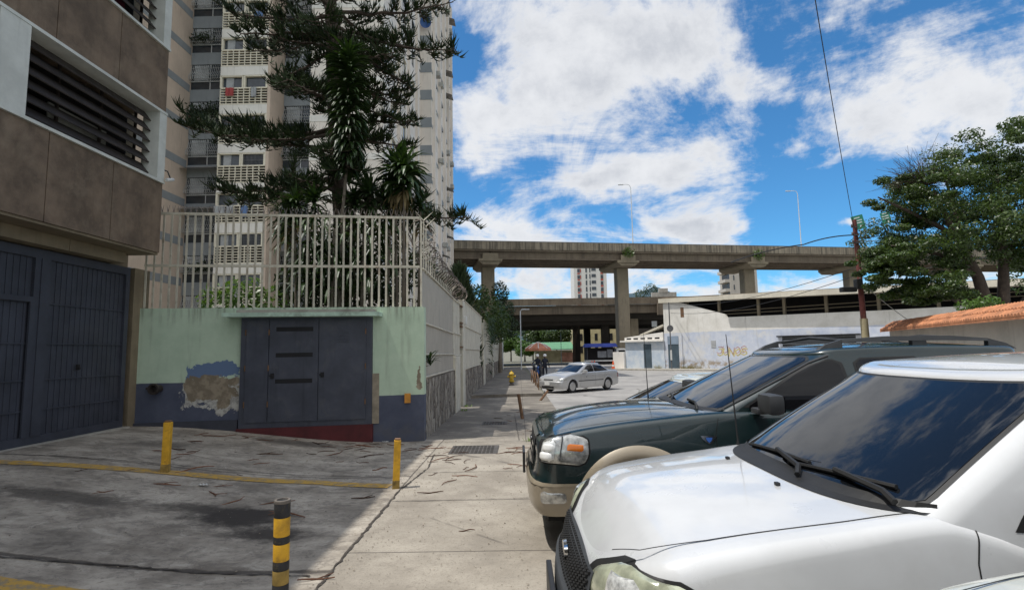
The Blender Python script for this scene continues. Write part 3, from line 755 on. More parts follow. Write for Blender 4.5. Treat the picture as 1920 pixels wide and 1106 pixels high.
# bands of the receding and the blank walls
b = MB(); b.box(-23.52, -23.485, 30, 37.1, Z0 - 1.3, Z0 - .75); bdA = b.build('band', 'tower_grey', tw)
b = MB(); b.box(-14.42, -9.19, 36.37, 36.41, Z0 - 1.2, Z0 - .75); b.box(-9.21, -9.17, 36.4, 50.7, Z0 - 1.15, Z0 - .85); bdB = b.build('band', 'tower_white', tw)
b = MB(); b.box(-9.22, -8.06, 50.66, 50.7, Z0 - 1.3, Z0 - .3); b.box(-8.12, -8.07, 50.7, 66, Z0 - 1.2, Z0 - .9); bdC = b.build('band', 'tower_grey', tw)
b = MB(); b.box(-9.22, -9.18, 39.2 - .45, 39.2 + .45, Z0 + .1, Z0 + 1.2); w0 = b.build('window', 'window_glass', tw)
b = MB()
for q in (-.5, .5): b.box(-9.2, -9.12, 39.2 + q - .04, 39.2 + q + .04, Z0 + .05, Z0 + 1.22)
b.box(-9.2, -9.05, 39.2 - .56, 39.2 + .56, Z0 + 1.22, Z0 + 1.3); b.build('window_frame', 'tower_cream', w0)
for (y, x) in ((39.2, 0), (43.0, 0), (46.8, 0), (49.4, 0), (53, 1.1)):
    for k in range(9):
        if (y, k) == (39.2, 0): continue
        c_ = copy_tree(w0, tw); c_.location = w0.location + Vector((x, y - 39.2, k * FH))
b = MB()
for y in (39.2, 43.0, 46.8, 49.4, 53, 57.5, 61, 64):
    for k in range(0 if y > 54 else 9, NF):
        X = -9.2 if y < 50 else -8.1; zq = Z0 + k * FH
        b.box(X - .02, X + .02, y - .45, y + .45, zq + .1, zq + 1.2); b.box(X, X + .15, y - .6, y + .6, zq + 1.22, zq + 1.3)
tag(b.build('upper_windows', 'window_glass', tw), kind='stuff')
b = MB()
for y in (41.1, 44.9, 51.6, 59.2): b.box(-9.2 if y < 50.7 else -8.1, -8.98 if y < 50.7 else -7.88, y - .22, y + .22, Z0 - 2.0, Z0 + .82)
b.build('pilaster', 'tower_pink', tw) if False else None
rows = [bz0, dk0, sp0, fr0, wg0, wg1, cu0, wb0] + setA + setB + [bdA, bdB, bdC]
for k in range(1, NF):
    for o in rows:
        if k > 9 and o not in (bdA, bdB, bdC): continue
        if o in (cu0,) and k in (3, 5): continue
        if o is wb0 and k not in (0, 2, 4, 7): continue
        c_ = o.copy(); COL.objects.link(c_); c_.parent = tw; c_.location = o.location + Vector((0, 0, k * FH))
b = MB()
for y in (41.1, 44.9, 48.6): b.box(-9.21, -8.95, y - .3, y + .3, -1, TOP)
for y in (51.6, 55.4, 59.2, 62.5, 65.6): b.box(-8.11, -7.8, y - .3, y + .3, -1, TOP)
b.build('pilaster', 'tower_pink', tw)
# awnings, air conditioners, dish, plants in a cage, laundry
for (x0, x1, y, z) in ((-23.6, -20.7, 37.2, Z0 + 4 * FH + 1.5), (-23.6, -20.7, 37.2, Z0 + 3 * FH + 1.4), (-17.0, -14.5, 38.2, Z0 + 2 * FH + 1.3)):
    nn = 22; b = MB()
    for i in range(nn):
        xa, xb = lerp(x0, x1, i / nn), lerp(x0, x1, (i + 1) / nn); d = .03 if i % 2 else 0
        b.quad((xa, y - .9, z - .25 + d), (xb, y - .9, z - .25 + d), (xb, y, z + .1 + d), (xa, y, z + .1 + d))
    b.build('awning', 'awning', tw)
rr = random.Random(3)
for i in range(16):
    k = rr.randrange(1, NF); y = rr.choice((53, 57.5, 61, 64, 60, 55, 46.8)); x = -8.05 if y > 50.7 else -9.15
    b = MB(); b.cbox((x + .28, y + rr.uniform(-.5, .5), Z0 + k * FH - .3), (.5, .75, .5), bev=.03); b.build('air_conditioner', 'ac_grey', tw)
for i in range(9):
    b = MB(); k = rr.randrange(2, NF); y = rr.choice((57.5, 61, 64)); z = Z0 + k * FH + 1.35
    b.quad((-8.05, y - .8, z), (-8.05, y + .8, z), (-7.2, y + .8, z - .3), (-7.2, y - .8, z - .3))
    b.build('awning', 'awning', tw)
b = MB(); b.lathe([(.02, 0), (.42, .10), (.56, .22), (.55, .24), (.4, .13), (.02, .03)], (-8.55, 50.3, 34.1), 20, axis='Y', M=Matrix.Rotation(R(180), 4, 'Z') @ Matrix.Rotation(R(-15), 4, 'X')); b.build('satellite_dish', 'dish_blue', tw, 40)
b = MB()
for i in range(900):
    q = Vector((rr.uniform(-23.4, -20.9), 37.1 - rr.uniform(.05, .5), Z0 + 6 * FH - .4 + abs(rr.gauss(0, .4)))); d = Vector((rr.uniform(-1, 1), rr.uniform(-1, 1), rr.uniform(-.5, 1))) * .12; e = Vector((rr.uniform(-1, 1), rr.uniform(-1, 1), rr.uniform(-1, 1))) * .05
    b.quad(q - e, q + d - e, q + d * 1.2 + e, q + e)
b.build('balcony_plants', 'balcony_plants', tw)
mat('laundry_blue', (.12, .20, .38), .9, .2); mat('laundry_red', (.35, .06, .06), .9, .2)
for (x, w_, h, k, m_) in ((-20.3, .8, .55, 3, 'curtain_pale'), (-19.6, .5, .7, 3, 'curtain_pale'), (-18.6, .5, .8, 3, 'laundry_blue'), (-19.9, .6, .6, 6, 'laundry_red'), (-18.2, .4, .7, 6, 'curtain_pale'), (-18.0, .7, .5, 8, 'laundry_blue'), (-19.0, .6, .7, 1, 'curtain_pale')):
    b = MB(); b.grid(lambda a, c: (x + (a - .5) * w_, 35.9 - .03 * math.sin(a * 14), Z0 + k * FH + 1.2 - c * h), 8, 2); b.build('laundry', m_, tw)
for (x, y, k, n_) in ((-22.0, 36.9, 2, 300), (-15.8, 37.9, 5, 500), (-16.0, 37.9, 7, 300), (-22.6, 36.9, 8, 300)):
    b = MB()
    for i in range(n_):
        q = Vector((x + rr.gauss(0, .5), y + rr.gauss(0, .12), Z0 + k * FH - .35 + abs(rr.gauss(0, .3)))); d = Vector((rr.uniform(-1, 1), rr.uniform(-1, 1), rr.uniform(-.5, 1))) * .12; e = Vector((rr.uniform(-1, 1), rr.uniform(-1, 1), rr.uniform(-1, 1))) * .05
        b.quad(q - e, q + d - e, q + d * 1.2 + e, q + e)
    b.build('balcony_plants', 'balcony_plants', tw)

# ------------------------------------------------------------------ viaducts
m, t, p = newmat('weathered_concrete'); o = t.obj(); x, y, z = t.xyz(o)
f = t.noise(o, .5, 8, .7); fs = t.noise(t.scale(o, (2.0, 2.0, .12)), 1.6, 7, .7)
c = t.mix(t.sm(f, .3, .7), (.135, .105, .076, 1), (.205, .165, .12, 1))
c = t.mix(t.mul(t.sm(fs, .48, .68), .6), c, (.07, .06, .05, 1))
t.set(p.inputs['Base Color'], c); p.inputs['Roughness'].default_value = .92
m, t, p = newmat('parapet_concrete'); o = t.obj()
fs = t.noise(t.scale(o, (1.6, 1.6, .05)), 2.4, 8, .75); f = t.noise(o, .7, 7)
c = t.mix(t.sm(f, .3, .7), (.21, .175, .13, 1), (.31, .265, .20, 1)); c = t.mix(t.mul(t.sm(fs, .44, .62), .8), c, (.06, .055, .045, 1))
t.set(p.inputs['Base Color'], c); p.inputs['Roughness'].default_value = .92
mat('pier_concrete', (.245, .205, .145), .92, .15, .5, .2, 8, streak=.5)
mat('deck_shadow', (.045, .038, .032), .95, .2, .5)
VA = math.atan2(.19, 1.0)
VM = Matrix.Translation((0, 68, 0)) @ Matrix.Rotation(VA, 4, 'Z')
vd_ = thing('upper_viaduct', 'high concrete viaduct on hammerhead piers crossing above the street', 'viaduct', (14, 71, -.8))
def vbox(name, m, lst, root, M):
    b = MB()
    for q in lst: b.box(*q, M=M)
    return b.build(name, m, root)
X0, X1 = -60, 120
ZT = 15.45
seg_ = rng(X0, X1, 6)
vbox('parapet', 'parapet_concrete', [(seg_[i] + .01, seg_[i + 1] - .01, -.2, .12, ZT - 1.0, ZT) for i in range(len(seg_) - 1)] + [(X0, X1, 7.3, 7.6, ZT - 1.0, ZT)], vd_, VM)
vbox('deck', 'weathered_concrete', [(X0, X1, 0.13, 7.3, ZT - 1.25, ZT - 1.02), (X0, X1, -.1, .13, ZT - 1.22, ZT - 1.01)], vd_, VM)
spans = [-36, -21.5, -3.4, 15.0, 34.0, 51.0, 70, 90]
gl = []
for i in range(len(spans) - 1):
    for yy_ in (.25, 1.9, 3.5, 5.1, 6.6): gl.append((spans[i] + .1, spans[i + 1] - .1, yy_, yy_ + .45, ZT - 2.05, ZT - 1.26)); gl.append((spans[i] + .1, spans[i + 1] - .1, yy_ - .1, yy_ + .55, ZT - 2.2, ZT - 2.051))
vbox('girder', 'weathered_concrete', gl, vd_, VM)
vbox('rail', 'bars_dark', [(X0, X1, -.05, .0, ZT + .03, ZT + .12)], vd_, VM)
for xs_ in spans[1:7]:
    b = MB()
    prof = [(-2.1, ZT - 2.96), (2.1, ZT - 2.96), (2.1, ZT - 3.3), (1.0, ZT - 4.0), (-1.0, ZT - 4.0), (-2.1, ZT - 3.3)]
    # hammerhead is long across the deck, short along it
    capp = [(-.4, ZT - 2.97), (10.8, ZT - 2.97), (10.8, ZT - 3.2), (5.4, ZT - 4.0), (2.0, ZT - 4.0), (-.4, ZT - 3.3)]
    b.prism([(-1.5, ZT - 2.5), (-.95, ZT - 2.9), (.95, ZT - 2.9), (1.5, ZT - 2.5)], lambda q: VM @ Vector((xs_ + q[0], -.1, q[1])), lambda q: VM @ Vector((xs_ + q[0], 7.2, q[1])))
    b.box(xs_ - 1.5, xs_ + 1.5, -.26, 7.25, ZT - 2.5, ZT - 2.21, M=VM); b.box(xs_ - 1.0, xs_ + 1.0, -.24, .3, ZT - 2.21, ZT - 1.5, M=VM)
    cp = b.build('pier_cap', 'pier_concrete', vd_)
    b = MB(); bmx = bmesh.new(); b.cbox((xs_, 2.6, (ZT - 2.9 - 1.5) / 2), (1.65, 1.3, ZT - 2.9 + 1.5), VM, bev=.12); b.build('pier', 'pier_concrete', vd_)
# street lamps on the viaduct
mat('lamp_grey', (.58, .60, .62), .5, .1)
lamp0 = None
for i, (x, y_, h, lab) in enumerate(((15.9, .2, 8.2, 'tall thin street lamp on the viaduct above the second pier'), (41.2, .2, 8.2, 'tall thin street lamp on the viaduct left of the big tree'))):
    q = VM @ Vector((x, y_, ZT))
    if lamp0 is None:
        o = thing('street_lamp', lab, 'street lamp', q, 'lamps along the viaduct', local=True)
        b = MB(); b.tube([(0, 0, -.2), (0, 0, h - .5), (-.12, 0, h - .1), (-.5, 0, h + .05), (-1.1, -.05, h)], [.07, .05, .04, .04, .04], 8); b.build('pole', 'lamp_grey', o, 40)
        b = MB(); b.cbox((-1.35, -.05, h), (.7, .22, .12), bev=.04); b.build('lamp_head', 'lamp_grey', o)
        lamp0 = o
    else:
        o = copy_tree(lamp0); o.location = q; o['label'] = lab
# lower viaduct
lv = thing('lower_viaduct', 'low wide concrete flyover in deep shade beneath the high viaduct', 'viaduct', (20, 100, -.9))
VL = Matrix.Translation((0, 90, 0)) @ Matrix.Rotation(R(1.5), 4, 'Z')
vbox('parapet', 'weathered_concrete', [(-40, 100, -.2, .1, 9.0, 10.15), (-40, 100, 30, 30.3, 9.0, 10.15)], lv, VL)
vbox('deck', 'weathered_concrete', [(-40, 100, .1, 30, 8.7, 8.98), (-40, 100, .2, .8, 7.55, 8.69)], lv, VL)
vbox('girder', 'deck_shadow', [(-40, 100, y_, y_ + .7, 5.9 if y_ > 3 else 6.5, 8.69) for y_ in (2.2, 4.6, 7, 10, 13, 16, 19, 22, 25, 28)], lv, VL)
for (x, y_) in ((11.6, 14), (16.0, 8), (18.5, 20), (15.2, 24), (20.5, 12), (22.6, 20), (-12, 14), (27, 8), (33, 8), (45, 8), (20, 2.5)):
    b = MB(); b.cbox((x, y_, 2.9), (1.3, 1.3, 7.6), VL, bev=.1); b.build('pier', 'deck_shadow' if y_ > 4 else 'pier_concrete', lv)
b = MB()
for x in (24, 31, 38): b.cbox((x, -.3, 8.1), (1.2, .8, 2.0), VL, bev=.06)
b.build('bracket', 'weathered_concrete', lv)

# ------------------------------------------------------------------ warehouse on the right
m, t, p = newmat('warehouse_paint'); o = t.obj(); x, y, z = t.xyz(o)
f = t.noise(o, .8, 8, .7); fs = t.noise(t.scale(o, (1.5, 1.5, .15)), 1.6, 7, .7)
wh = t.mix(t.sm(f, .3, .7), (.60, .58, .53, 1), (.74, .72, .68, 1))
bl = t.mix(t.sm(t.noise(o, 1.4, 8, .7), .3, .7), (.44, .49, .60, 1), (.58, .61, .68, 1))
bl = t.mix(t.mul(t.sm(t.noise(o, .5, 7, .7), .5, .62), .7), bl, (.62, .61, .59, 1))
c = t.mix(t.sm(t.sub(z, t.add(t.mul(t.sub(t.noise(o, 1.5, 4), .5), .16), 3.17)), -.01, .01), bl, wh)
c = t.mix(t.mul(t.sm(fs, .56, .72), .4), c, (.24, .22, .19, 1))
c = t.mix(t.mul(t.sm(z, .1, .7, 1, 0), t.sm(t.noise(o, 2, 6), .4, .6)), c, (.30, .25, .20, 1))
t.set(p.inputs['Base Color'], c); p.inputs['Roughness'].default_value = .9
t.set(p.inputs['Normal'], t.bump(f, .2, .03))
mat('roof_sheet', (.56, .52, .43), .8, .15, .6, streak=.3)
mat('blue_door', (.055, .085, .11), .6, .2, 1, dirt=(.12, .14, .15), dirt_amt=.4)
mat('pale_blue_trim', (.22, .28, .36), .8, .2, 1)
wa = thing('warehouse', 'long white and lavender warehouse with peeling paint across the road', 'building', (20, 50, -.5))
def WP(t_, d, z): X, Y = FW(t_); return (X + FN.x * d, Y + FN.y * d, z)
def wpoly(b, pts, d0, d1): b.prism(pts, lambda q: WP(q[0], d0, q[1]), lambda q: WP(q[0], d1, q[1]))
def wrect(b, t0, t1, z0, z1, d0, d1): wpoly(b, [(t0, z0), (t1, z0), (t1, z1), (t0, z1)], d0, d1)
b = MB(); wpoly(b, [(0, -1), (2.2, -1), (2.2, 4.2), (1.0, 4.3), (.36, 4.45), (.35, 4.75), (.02, 6.7), (0, 6.7)], -.35, 0); b.build('wall', 'warehouse_paint', wa, fixn=True)
b = MB(); wpoly(b, [(.01, -1), (2.2, -1), (2.2, 5.2), (.01, 6.6)], -9, -2.0); b.build('dark_interior', 'dark_room', wa, fixn=True)
b = MB(); wpoly(b, [(0.0, 6.45), (0.02, 6.45), (2.2, 5.05), (2.2, 5.45), (0.0, 6.85)], -.9, .05); b.build('roof_beam', 'weathered_concrete', wa, fixn=True)
b = MB()
for i in range(60):
    ta, tb_ = -.02 + i * .037, -.02 + (i + 1) * .037
    za, zb = 6.85 - .636 * ta, 6.85 - .636 * tb_
    da = .25 if ta < .34 else .95
    b.quad(WP(ta, da, za - .12), WP(tb_, da, zb - .12), WP(tb_, -9, zb + .7), WP(ta, -9, za + .7))
    b.quad(WP(ta, da, za - .55), WP(tb_, da, zb - .55), WP(tb_, da, zb - .115), WP(ta, da, za - .115))
    b.quad(WP(ta, da, za - .55), WP(ta, -.9, za - .5), WP(tb_, -.9, zb - .5), WP(tb_, da, zb - .55))
b.build('roof', 'roof_sheet', wa)
b = MB()
for t_ in (.12, .3, .5, .62, .8, 1.0, 1.2, 1.5): wrect(b, t_, t_ + .012, 4.0, 6.6 - .636 * t_, -.8, -.55)
for z in (4.75, 5.05): wrect(b, .3, 2.2, z, z + .05, -.7, -.62)
b.build('column', 'pier_concrete', wa, fixn=True)
b = MB(); wrect(b, .105, .125, 4.7, 5.7, -.02, .012); b.build('small_window', mat('old_wood', (.16, .09, .05), .9, .3, 4), wa, fixn=True)
b = MB(); wrect(b, .02, .085, -.6, 2.0, -.04, .02); d = b.build('door', 'blue_door', wa, fixn=True)
b = MB(); wrect(b, .02, .085, 2.02, 2.85, -.03, .05); b.build('transom', 'pale_blue_trim', wa, fixn=True)
b = MB(); wrect(b, .62, .92, 1.62, 2.45, -.05, .012)
wv = b.build('vent_window', 'slot_black', wa, fixn=True)
b = MB(); wrect(b, .6, .94, 2.45, 2.56, .0, .3); b.build('lintel', 'slot_black', wv, fixn=True)
b = MB()
for z in (1.8, 1.98, 2.16, 2.34): wrect(b, .62, .92, z, z + .05, .012, .04)
b.build('slat', 'tower_grey', wv, fixn=True)
b = MB(); wrect(b, .27, .295, 1.6, 2.3, .0, .03); b.build('notice_board', 'curtain_pale', wa, fixn=True)
# scrawled graffiti built as thin raised paint strokes
mat('spray_red', (.38, .13, .08), .8, .3, 3); mat('spray_yellow', (.48, .42, .22), .8, .3, 3)
def stroke(b, pts, r):
    for i in range(len(pts) - 1):
        a, c_ = Vector(pts[i]), Vector(pts[i + 1]); d = (c_ - a); L = d.length; d /= max(L, 1e-6); nn = Vector((-d.y, d.x)) * r
        q = [a - nn - d * r * .5, c_ - nn + d * r * .5, c_ + nn + d * r * .5, a + nn - d * r * .5]
        e = .004 + .0007 * (i % 5)
        b.quad(*[WP(p_.x / 18.74, e, p_.y) for p_ in q])
GLY = {'J': [(0,.2),(.25,0),(.5,.15),(.5,1),(.1,1)], 'U': [(0,1),(0,.2),(.25,0),(.5,.2),(.5,1)], 'N': [(0,0),(0,1),(.5,0),(.5,1)], 'O': [(.25,0),(0,.3),(0,.7),(.25,1),(.5,.7),(.5,.3),(.25,0)], 'S': [(.5,.85),(.25,1),(0,.8),(.1,.55),(.45,.45),(.5,.2),(.25,0),(0,.15)]}
gr = None
for (m_, ox, oz, r_) in (('spray_yellow', .06, -.2, .06), ('spray_red', 0, 0, .024)):
    b = MB(); cx = 5.55
    for k, ch in enumerate('JUNOS'):
        stroke(b, [(cx + ox + px * .95 + pz * .12, 1.05 + oz + pz * .62 + .07 * math.sin(k * 2.1)) for px, pz in GLY[ch]], r_); cx += .58
    o = b.build('graffiti', m_, wa if gr is None else gr); gr = gr or o
# annex with a low parapet at the left end
an = thing('shop_annex', 'low pale blue annex with a slate blue door at the end of the warehouse', 'building', (12.5, 58, -.5))
m, t, p = newmat('annex_paint'); o = t.obj(); f = t.noise(o, 1.3, 8, .7)
c = t.mix(t.sm(f, .35, .65), (.42, .50, .60, 1), (.58, .62, .66, 1)); t.set(p.inputs['Base Color'], c); p.inputs['Roughness'].default_value = .9
b = MB(); wrect(b, -.26, -.003, -1, 2.35, -5, .02); b.build('wall', 'annex_paint', an, fixn=True)
b = MB(); wrect(b, -.285, .0, 2.36, 2.52, -5, .35); wpoly(b, [(-.26, 2.53), (-.005, 2.53), (-.005, 3.3), (-.15, 3.05), (-.26, 2.85)], -3.0, .1); b.build('parapet', 'tower_white', an, fixn=True)
for i in range(5): b = MB(); wrect(b, -.245 + i * .047, -.215 + i * .047, 2.62, 2.78, .08, .112); b.build('parapet_opening', 'slot_black', an, fixn=True)
b = MB(); wpoly(b, [(-.14, 3.0), (-.003, 3.9), (-.003, 4.1), (-.16, 3.1)], -6, .12); b.build('roof', 'roof_sheet', an, fixn=True)
b = MB(); wrect(b, -.135, -.085, -.6, 2.1, 0, .05); b.build('door', 'blue_door', an, fixn=True)
b = MB(); wrect(b, -.34, -.262, -1, 1.3, -.5, .3); b.build('low_wall', 'tower_white', an, fixn=True)
b = MB(); q = WP(-.07, -.3, 3.1); b.tube([q, (q[0], q[1], q[2] + 1.0)], .03, 5); b.cbox((q[0], q[1] - .05, q[2] + 1.1), (.5, .2, .6)); b.build('rooftop_sign', 'tower_grey', an)
# concrete block on the far roof
bk = thing('roof_hut', 'small concrete block room on the roofs behind the warehouse', 'building', (34, 125, 0))
b = MB(); b.box(31.3, 37.0, 125, 125.9, -1, 14.4); b.box(33, 35, 124.9, 125.8, 14.4, 15.3); b.build('wall', 'kerb_concrete', bk)

# tiled garden wall on the right
mat('terracotta', (.40, .165, .075), .8, .35, 3, .2, 30, dirt=(.16, .09, .06), dirt_amt=.4, dscale=2)
mat('garden_wall_paint', (.42, .40, .35), .9, .12, 1, streak=.3)
twl = thing('tiled_wall', 'garden wall capped with orange clay tiles behind the dark green car', 'wall', (16.5, 21, -.1))
TA, TB = Vector((19.42, 28.46, 0)), Vector((12.6, 11.6, 0)); TD = (TB - TA).normalized(); TN = Vector((TD.y, -TD.x, 0))
if TN.x > 0: TN = -TN
L_ = (TB - TA).length
def TP(s, d, z): q = TA + TD * s + TN * d; return (q.x, q.y, z)
b = MB(); b.prism([(0, -.6), (L_, -.6), (L_, 2.52), (0, 2.52)], lambda q: TP(q[0], 0, q[1]), lambda q: TP(q[0], -.25, q[1])); b.build('wall', 'garden_wall_paint', twl, fixn=True)
b = MB(); s = 0.1
while s < L_:
    for d0, d1, z0, z1 in ((.42, .12, 2.42, 2.60), (.17, -.2, 2.60, 2.82)):
        r_ = .085 + rnd.uniform(-.008, .008); P = []
        k0 = []
        for (d, z, rr_) in ((d0, z0, r_ * 1.12), (d1, z1, r_ * .92)):
            k0.append(b.pts([TP(s + rr_ * math.cos(a * PI / 6), d, z + rr_ * math.sin(a * PI / 6)) for a in range(7)]))
        for a in range(6): b.face((k0[0] + a, k0[0] + a + 1, k0[1] + a + 1, k0[1] + a))
        b.face([k0[0] + a for a in range(7)])
    s += .2
b.prism([(.42, 2.40), (-.2, 2.70), (-.2, 2.62), (.42, 2.34)], lambda q: TP(0, q[0], q[1]), lambda q: TP(L_, q[0], q[1]))
b.build('tile', 'terracotta', twl, 50)

# utility pole
up_ = thing('utility_pole', 'leaning rust red utility pole with tangled cables', 'pole', (17.25, 27, -.3))
mat('rust_pole', (.13, .035, .028), .8, .3, 4, dirt=(.25, .2, .12), dirt_amt=.3)
b = MB(); b.tube([(17.25, 27, -.4), (17.2, 27, 3.4), (17.15, 27, 8.0)], [.15, .13, .10], 12); b.build('post', 'rust_pole', up_, 40)
b = MB(); b.tube([(17.25, 27, -.4), (17.215, 27, 3.0)], [.19, .17], 12); b.build('concrete_base', mat('pole_base', (.30, .26, .16), .9, .2, 3), up_, 40)
for z in (7.6, 7.2, 6.8): b = MB(); b.cbox((17.05, 26.85, z), (.35, .06, .06)); b.lathe([(.05, 0), (.06, .06), (.04, .12)], (16.92, 26.85, z + .03), 8); b.build('insulator', 'bars_dark', up_)
b = MB(); b.cbox((16.5, 26.9, 4.45), (.75, .3, .25), Matrix.Rotation(0, 4, 'Z'), bev=.05); b.cbox((16.95, 26.8, 4.7), (.3, .3, .5), bev=.04); b.build('junction_box', 'black_plastic', up_)
mat('cable_black', (.02, .02, .022), .6, .1)
mat('cable_grey', (.22, .22, .21), .6, .1)
def cable(label, P, r, sag, m='cable_black', group='overhead cables'):
    P = [Vector(p_) for p_ in P]; Q = []
    for i in range(len(P) - 1):
        for k in range(14):
            f_ = k / 14; q = P[i].lerp(P[i + 1], f_); q.z -= sag * 4 * f_ * (1 - f_); Q.append(q)
    Q.append(P[-1]); b = MB(); b.tube(Q, r, 5)
    o = b.build('overhead_cable', m); tag(o, label, 'cable', group)
cable('long thin cable falling steeply across the blue sky', [(6.0, 10.5, 12.0), (17.1, 27, 7.7)], .014, .35)
cable('black cable looping left from the pole top', [(17.1, 26.9, 7.2), (14.4, 26.8, 6.75), (10.8, 27, 5.95)], .03, -.12)
cable('pale cable strung from the pole to the right over the tiled wall', [(17.1, 26.9, 5.0), (27.0, 27.5, 6.6)], .02, .1, 'cable_grey')
cable('upper pale cable crossing in front of the big tree', [(17.1, 26.9, 6.9), (27, 27.5, 7.2)], .018, .1, 'cable_grey')
cable('thick dark cable crossing in front of the big tree', [(17.1, 26.9, 7.0), (27, 27.5, 9.0)], .022, .25)
for i, (z0, z1) in enumerate(((5.6, 5.3), (5.2, 4.4))):
    cable(('higher' if i == 0 else 'lower') + ' thin cable running from the pole to the warehouse gable', [(17.1, 27, z0), (15.6, 55, z1 + .8)], .018, .7)
cable('pale drop cable from the pole down to the tiled wall', [(17.1, 26.9, 4.9), (18.9, 26.2, 2.8)], .015, .1, 'cable_grey')
# thin post in front of the warehouse
sp_ = thing('wall_post', 'thin dark service post with a white tag by the warehouse door', 'pole', (15.6, 52.5, -.5))
q = WP(.075, 1.2, 0); b = MB(); b.tube([(q[0], q[1], -.9), (q[0], q[1], 6.2)], .06, 8); b.build('post', 'bars_dark', sp_)
b = MB(); b.cbox((q[0] - .02, q[1] - .08, .95), (.16, .05, 1.0)); b.build('tag_plate', 'camera_white', sp_)
b = MB(); b.lathe([(.30, -.02), (.33, 0), (.30, .02), (.27, 0)], (q[0], q[1] - .06, 3.6), 20, axis='Y'); b.build('wire_ring', 'bars_dark', sp_)
# green direction signs on the viaduct
m = mat('sign_green', (.01, .20, .12), .5, .1); mat('sign_white', (.7, .7, .68), .5, .05)
for (px_, z, w_, h, lab, n_) in ((51.6, 19.5, 2.0, 2.1, 'green road sign on the viaduct above the utility pole', 3), (56.4, 20.3, 1.6, 1.8, 'green road sign on the viaduct partly hidden by the tree', 3)):
    M = VM @ Matrix.Translation((px_, 1.0, z)) @ Matrix.Rotation(R(-14), 4, 'Y') @ Matrix.Rotation(R(0), 4, 'Z')
    o = thing('road_sign', lab, 'road sign', VM @ Vector((px_, 1.0, ZT)), 'green road signs on the viaduct')
    b = MB(); b.cbox((0, 0, 0), (w_, .08, h), M); b.build('panel', 'sign_green', o)
    b = MB()
    for k, (zz_, ww) in enumerate(((.7, .5), (.3, .75), (-.05, .7))): b.cbox((-.1, -.05, zz_), (w_ * ww, .012, .14), M)
    b.cbox((.2, -.05, -.6), (.25, .012, .3), M)
    b.build('sign_text', 'sign_white', o)
    b = MB()
    b.tube([M @ Vector((0, .1, h / 2)), M @ Vector((0, .1, -h / 2 - .2)), VM @ Vector((px_ + .5, 1.0, ZT - 1.0))], .07, 6)
    b.build('post', 'lamp_grey', o)

# ------------------------------------------------------------------ distant towers and buildings under the viaduct
m, t, p = newmat('far_tower_white'); t.set(p.inputs['Base Color'], (.60, .58, .55, 1)); p.inputs['Roughness'].default_value = .9
m, t, p = newmat('far_tower_beige'); t.set(p.inputs['Base Color'], (.45, .41, .36, 1)); p.inputs['Roughness'].default_value = .9
mat('far_red', (.35, .07, .05), .9, .1)
ft = thing('distant_tower', 'far white apartment block with red balcony stripes under the viaduct', 'building', (34, 250, 0))
b = MB(); b.box(26.6, 41.8, 250, 266, -1, 44); b.build('wall', 'far_tower_white', ft)
b = MB(); b2 = MB(); b3 = MB()
for k in range(14):
    z = 1 + k * 3
    b.box(28.2, 29.4, 249.9, 250, z, z + 1.7); b.box(32, 32.7, 249.9, 250, z, z + 2.2); b.box(33.8, 34.3, 249.9, 250, z, z + 2.2); b.box(34.8, 36.8, 249.9, 250, z + .7, z + 2.2); b.box(39, 40.2, 249.9, 250, z, z + 1.7)
    b2.box(29.5, 29.9, 249.88, 250, z, z + 1.7); b2.box(39.0, 40.2, 249.85, 250, z - .9, z - .1); b2.box(28.2, 29.4, 249.85, 250, z - .8, z - .2)
b.build('window', 'window_glass', ft); b2.build('red_panel', 'far_red', ft)
ft = thing('distant_tower', 'far beige slab tower with a stepped balcony edge right of the pier', 'building', (66, 160, 0))
b = MB(); b.box(63.4, 71.5, 160, 168, -1, 27); b.build('wall', 'far_tower_beige', ft)
b = MB(); b2 = MB()
for k in range(9):
    z = 1 + k * 2.8
    b.box(62.0, 63.4, 160.2, 166, z, z + .9); b2.box(63.3, 63.39, 160.3, 166, z + .9, z + 2.6); b2.box(64.4, 64.7, 159.9, 160, z + .5, z + 2); b2.box(67.0, 67.2, 159.9, 160, z + .2, z + 2.2)
b.build('balcony', 'far_tower_beige', ft); b2.build('window', 'window_glass', ft)
mat('ochre_wall', (.50, .42, .24), .9, .15, 1, streak=.3)
ob = thing('yellow_building', 'ochre two storey building with dark windows under the flyover', 'building', (20, 132, -1.4))
b = MB(); b.box(14.3, 27, 132, 148, -1.4, 7.0); b.build('wall', 'ochre_wall', ob)
for x in rng(15, 26, 1.7):
    for z in (.6, 3.6): b = MB(); b.box(x, x + .7, 131.95, 132, z, z + 1.7); b.build('window', 'dark_room', ob)
wb = thing('back_wall', 'dark retaining wall behind the flyover piers', 'wall', (30, 128, -1))
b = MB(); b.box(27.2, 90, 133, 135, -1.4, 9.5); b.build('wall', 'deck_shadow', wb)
ms = thing('market_stall', 'market stall with a pale green roof and painted wall', 'stall', (8, 128, -1.4))
mat('mint_roof', (.10, .24, .13), .7, .15, 1); mat('pink_paint', (.48, .25, .20), .9, .3, .8)
b = MB(); b.box(4.0, 12.6, 127, 131, -1.4, 1.4); b.build('wall', mat('stall_wall', (.42, .38, .26), .9, .2, .8), ms)
b = MB(); b.box(10.2, 12.7, 126.9, 127, -1.4, .9); b.build('painted_panel', 'pink_paint', ms)
b = MB(); b.quad((3.4, 126, 1.7), (13, 126, 1.7), (13, 133, 3.4), (3.4, 133, 3.4)); b.quad((3.4, 126, 1.55), (13, 126, 1.55), (13, 126, 1.7), (3.4, 126, 1.7)); b.build('roof', 'mint_roof', ms)
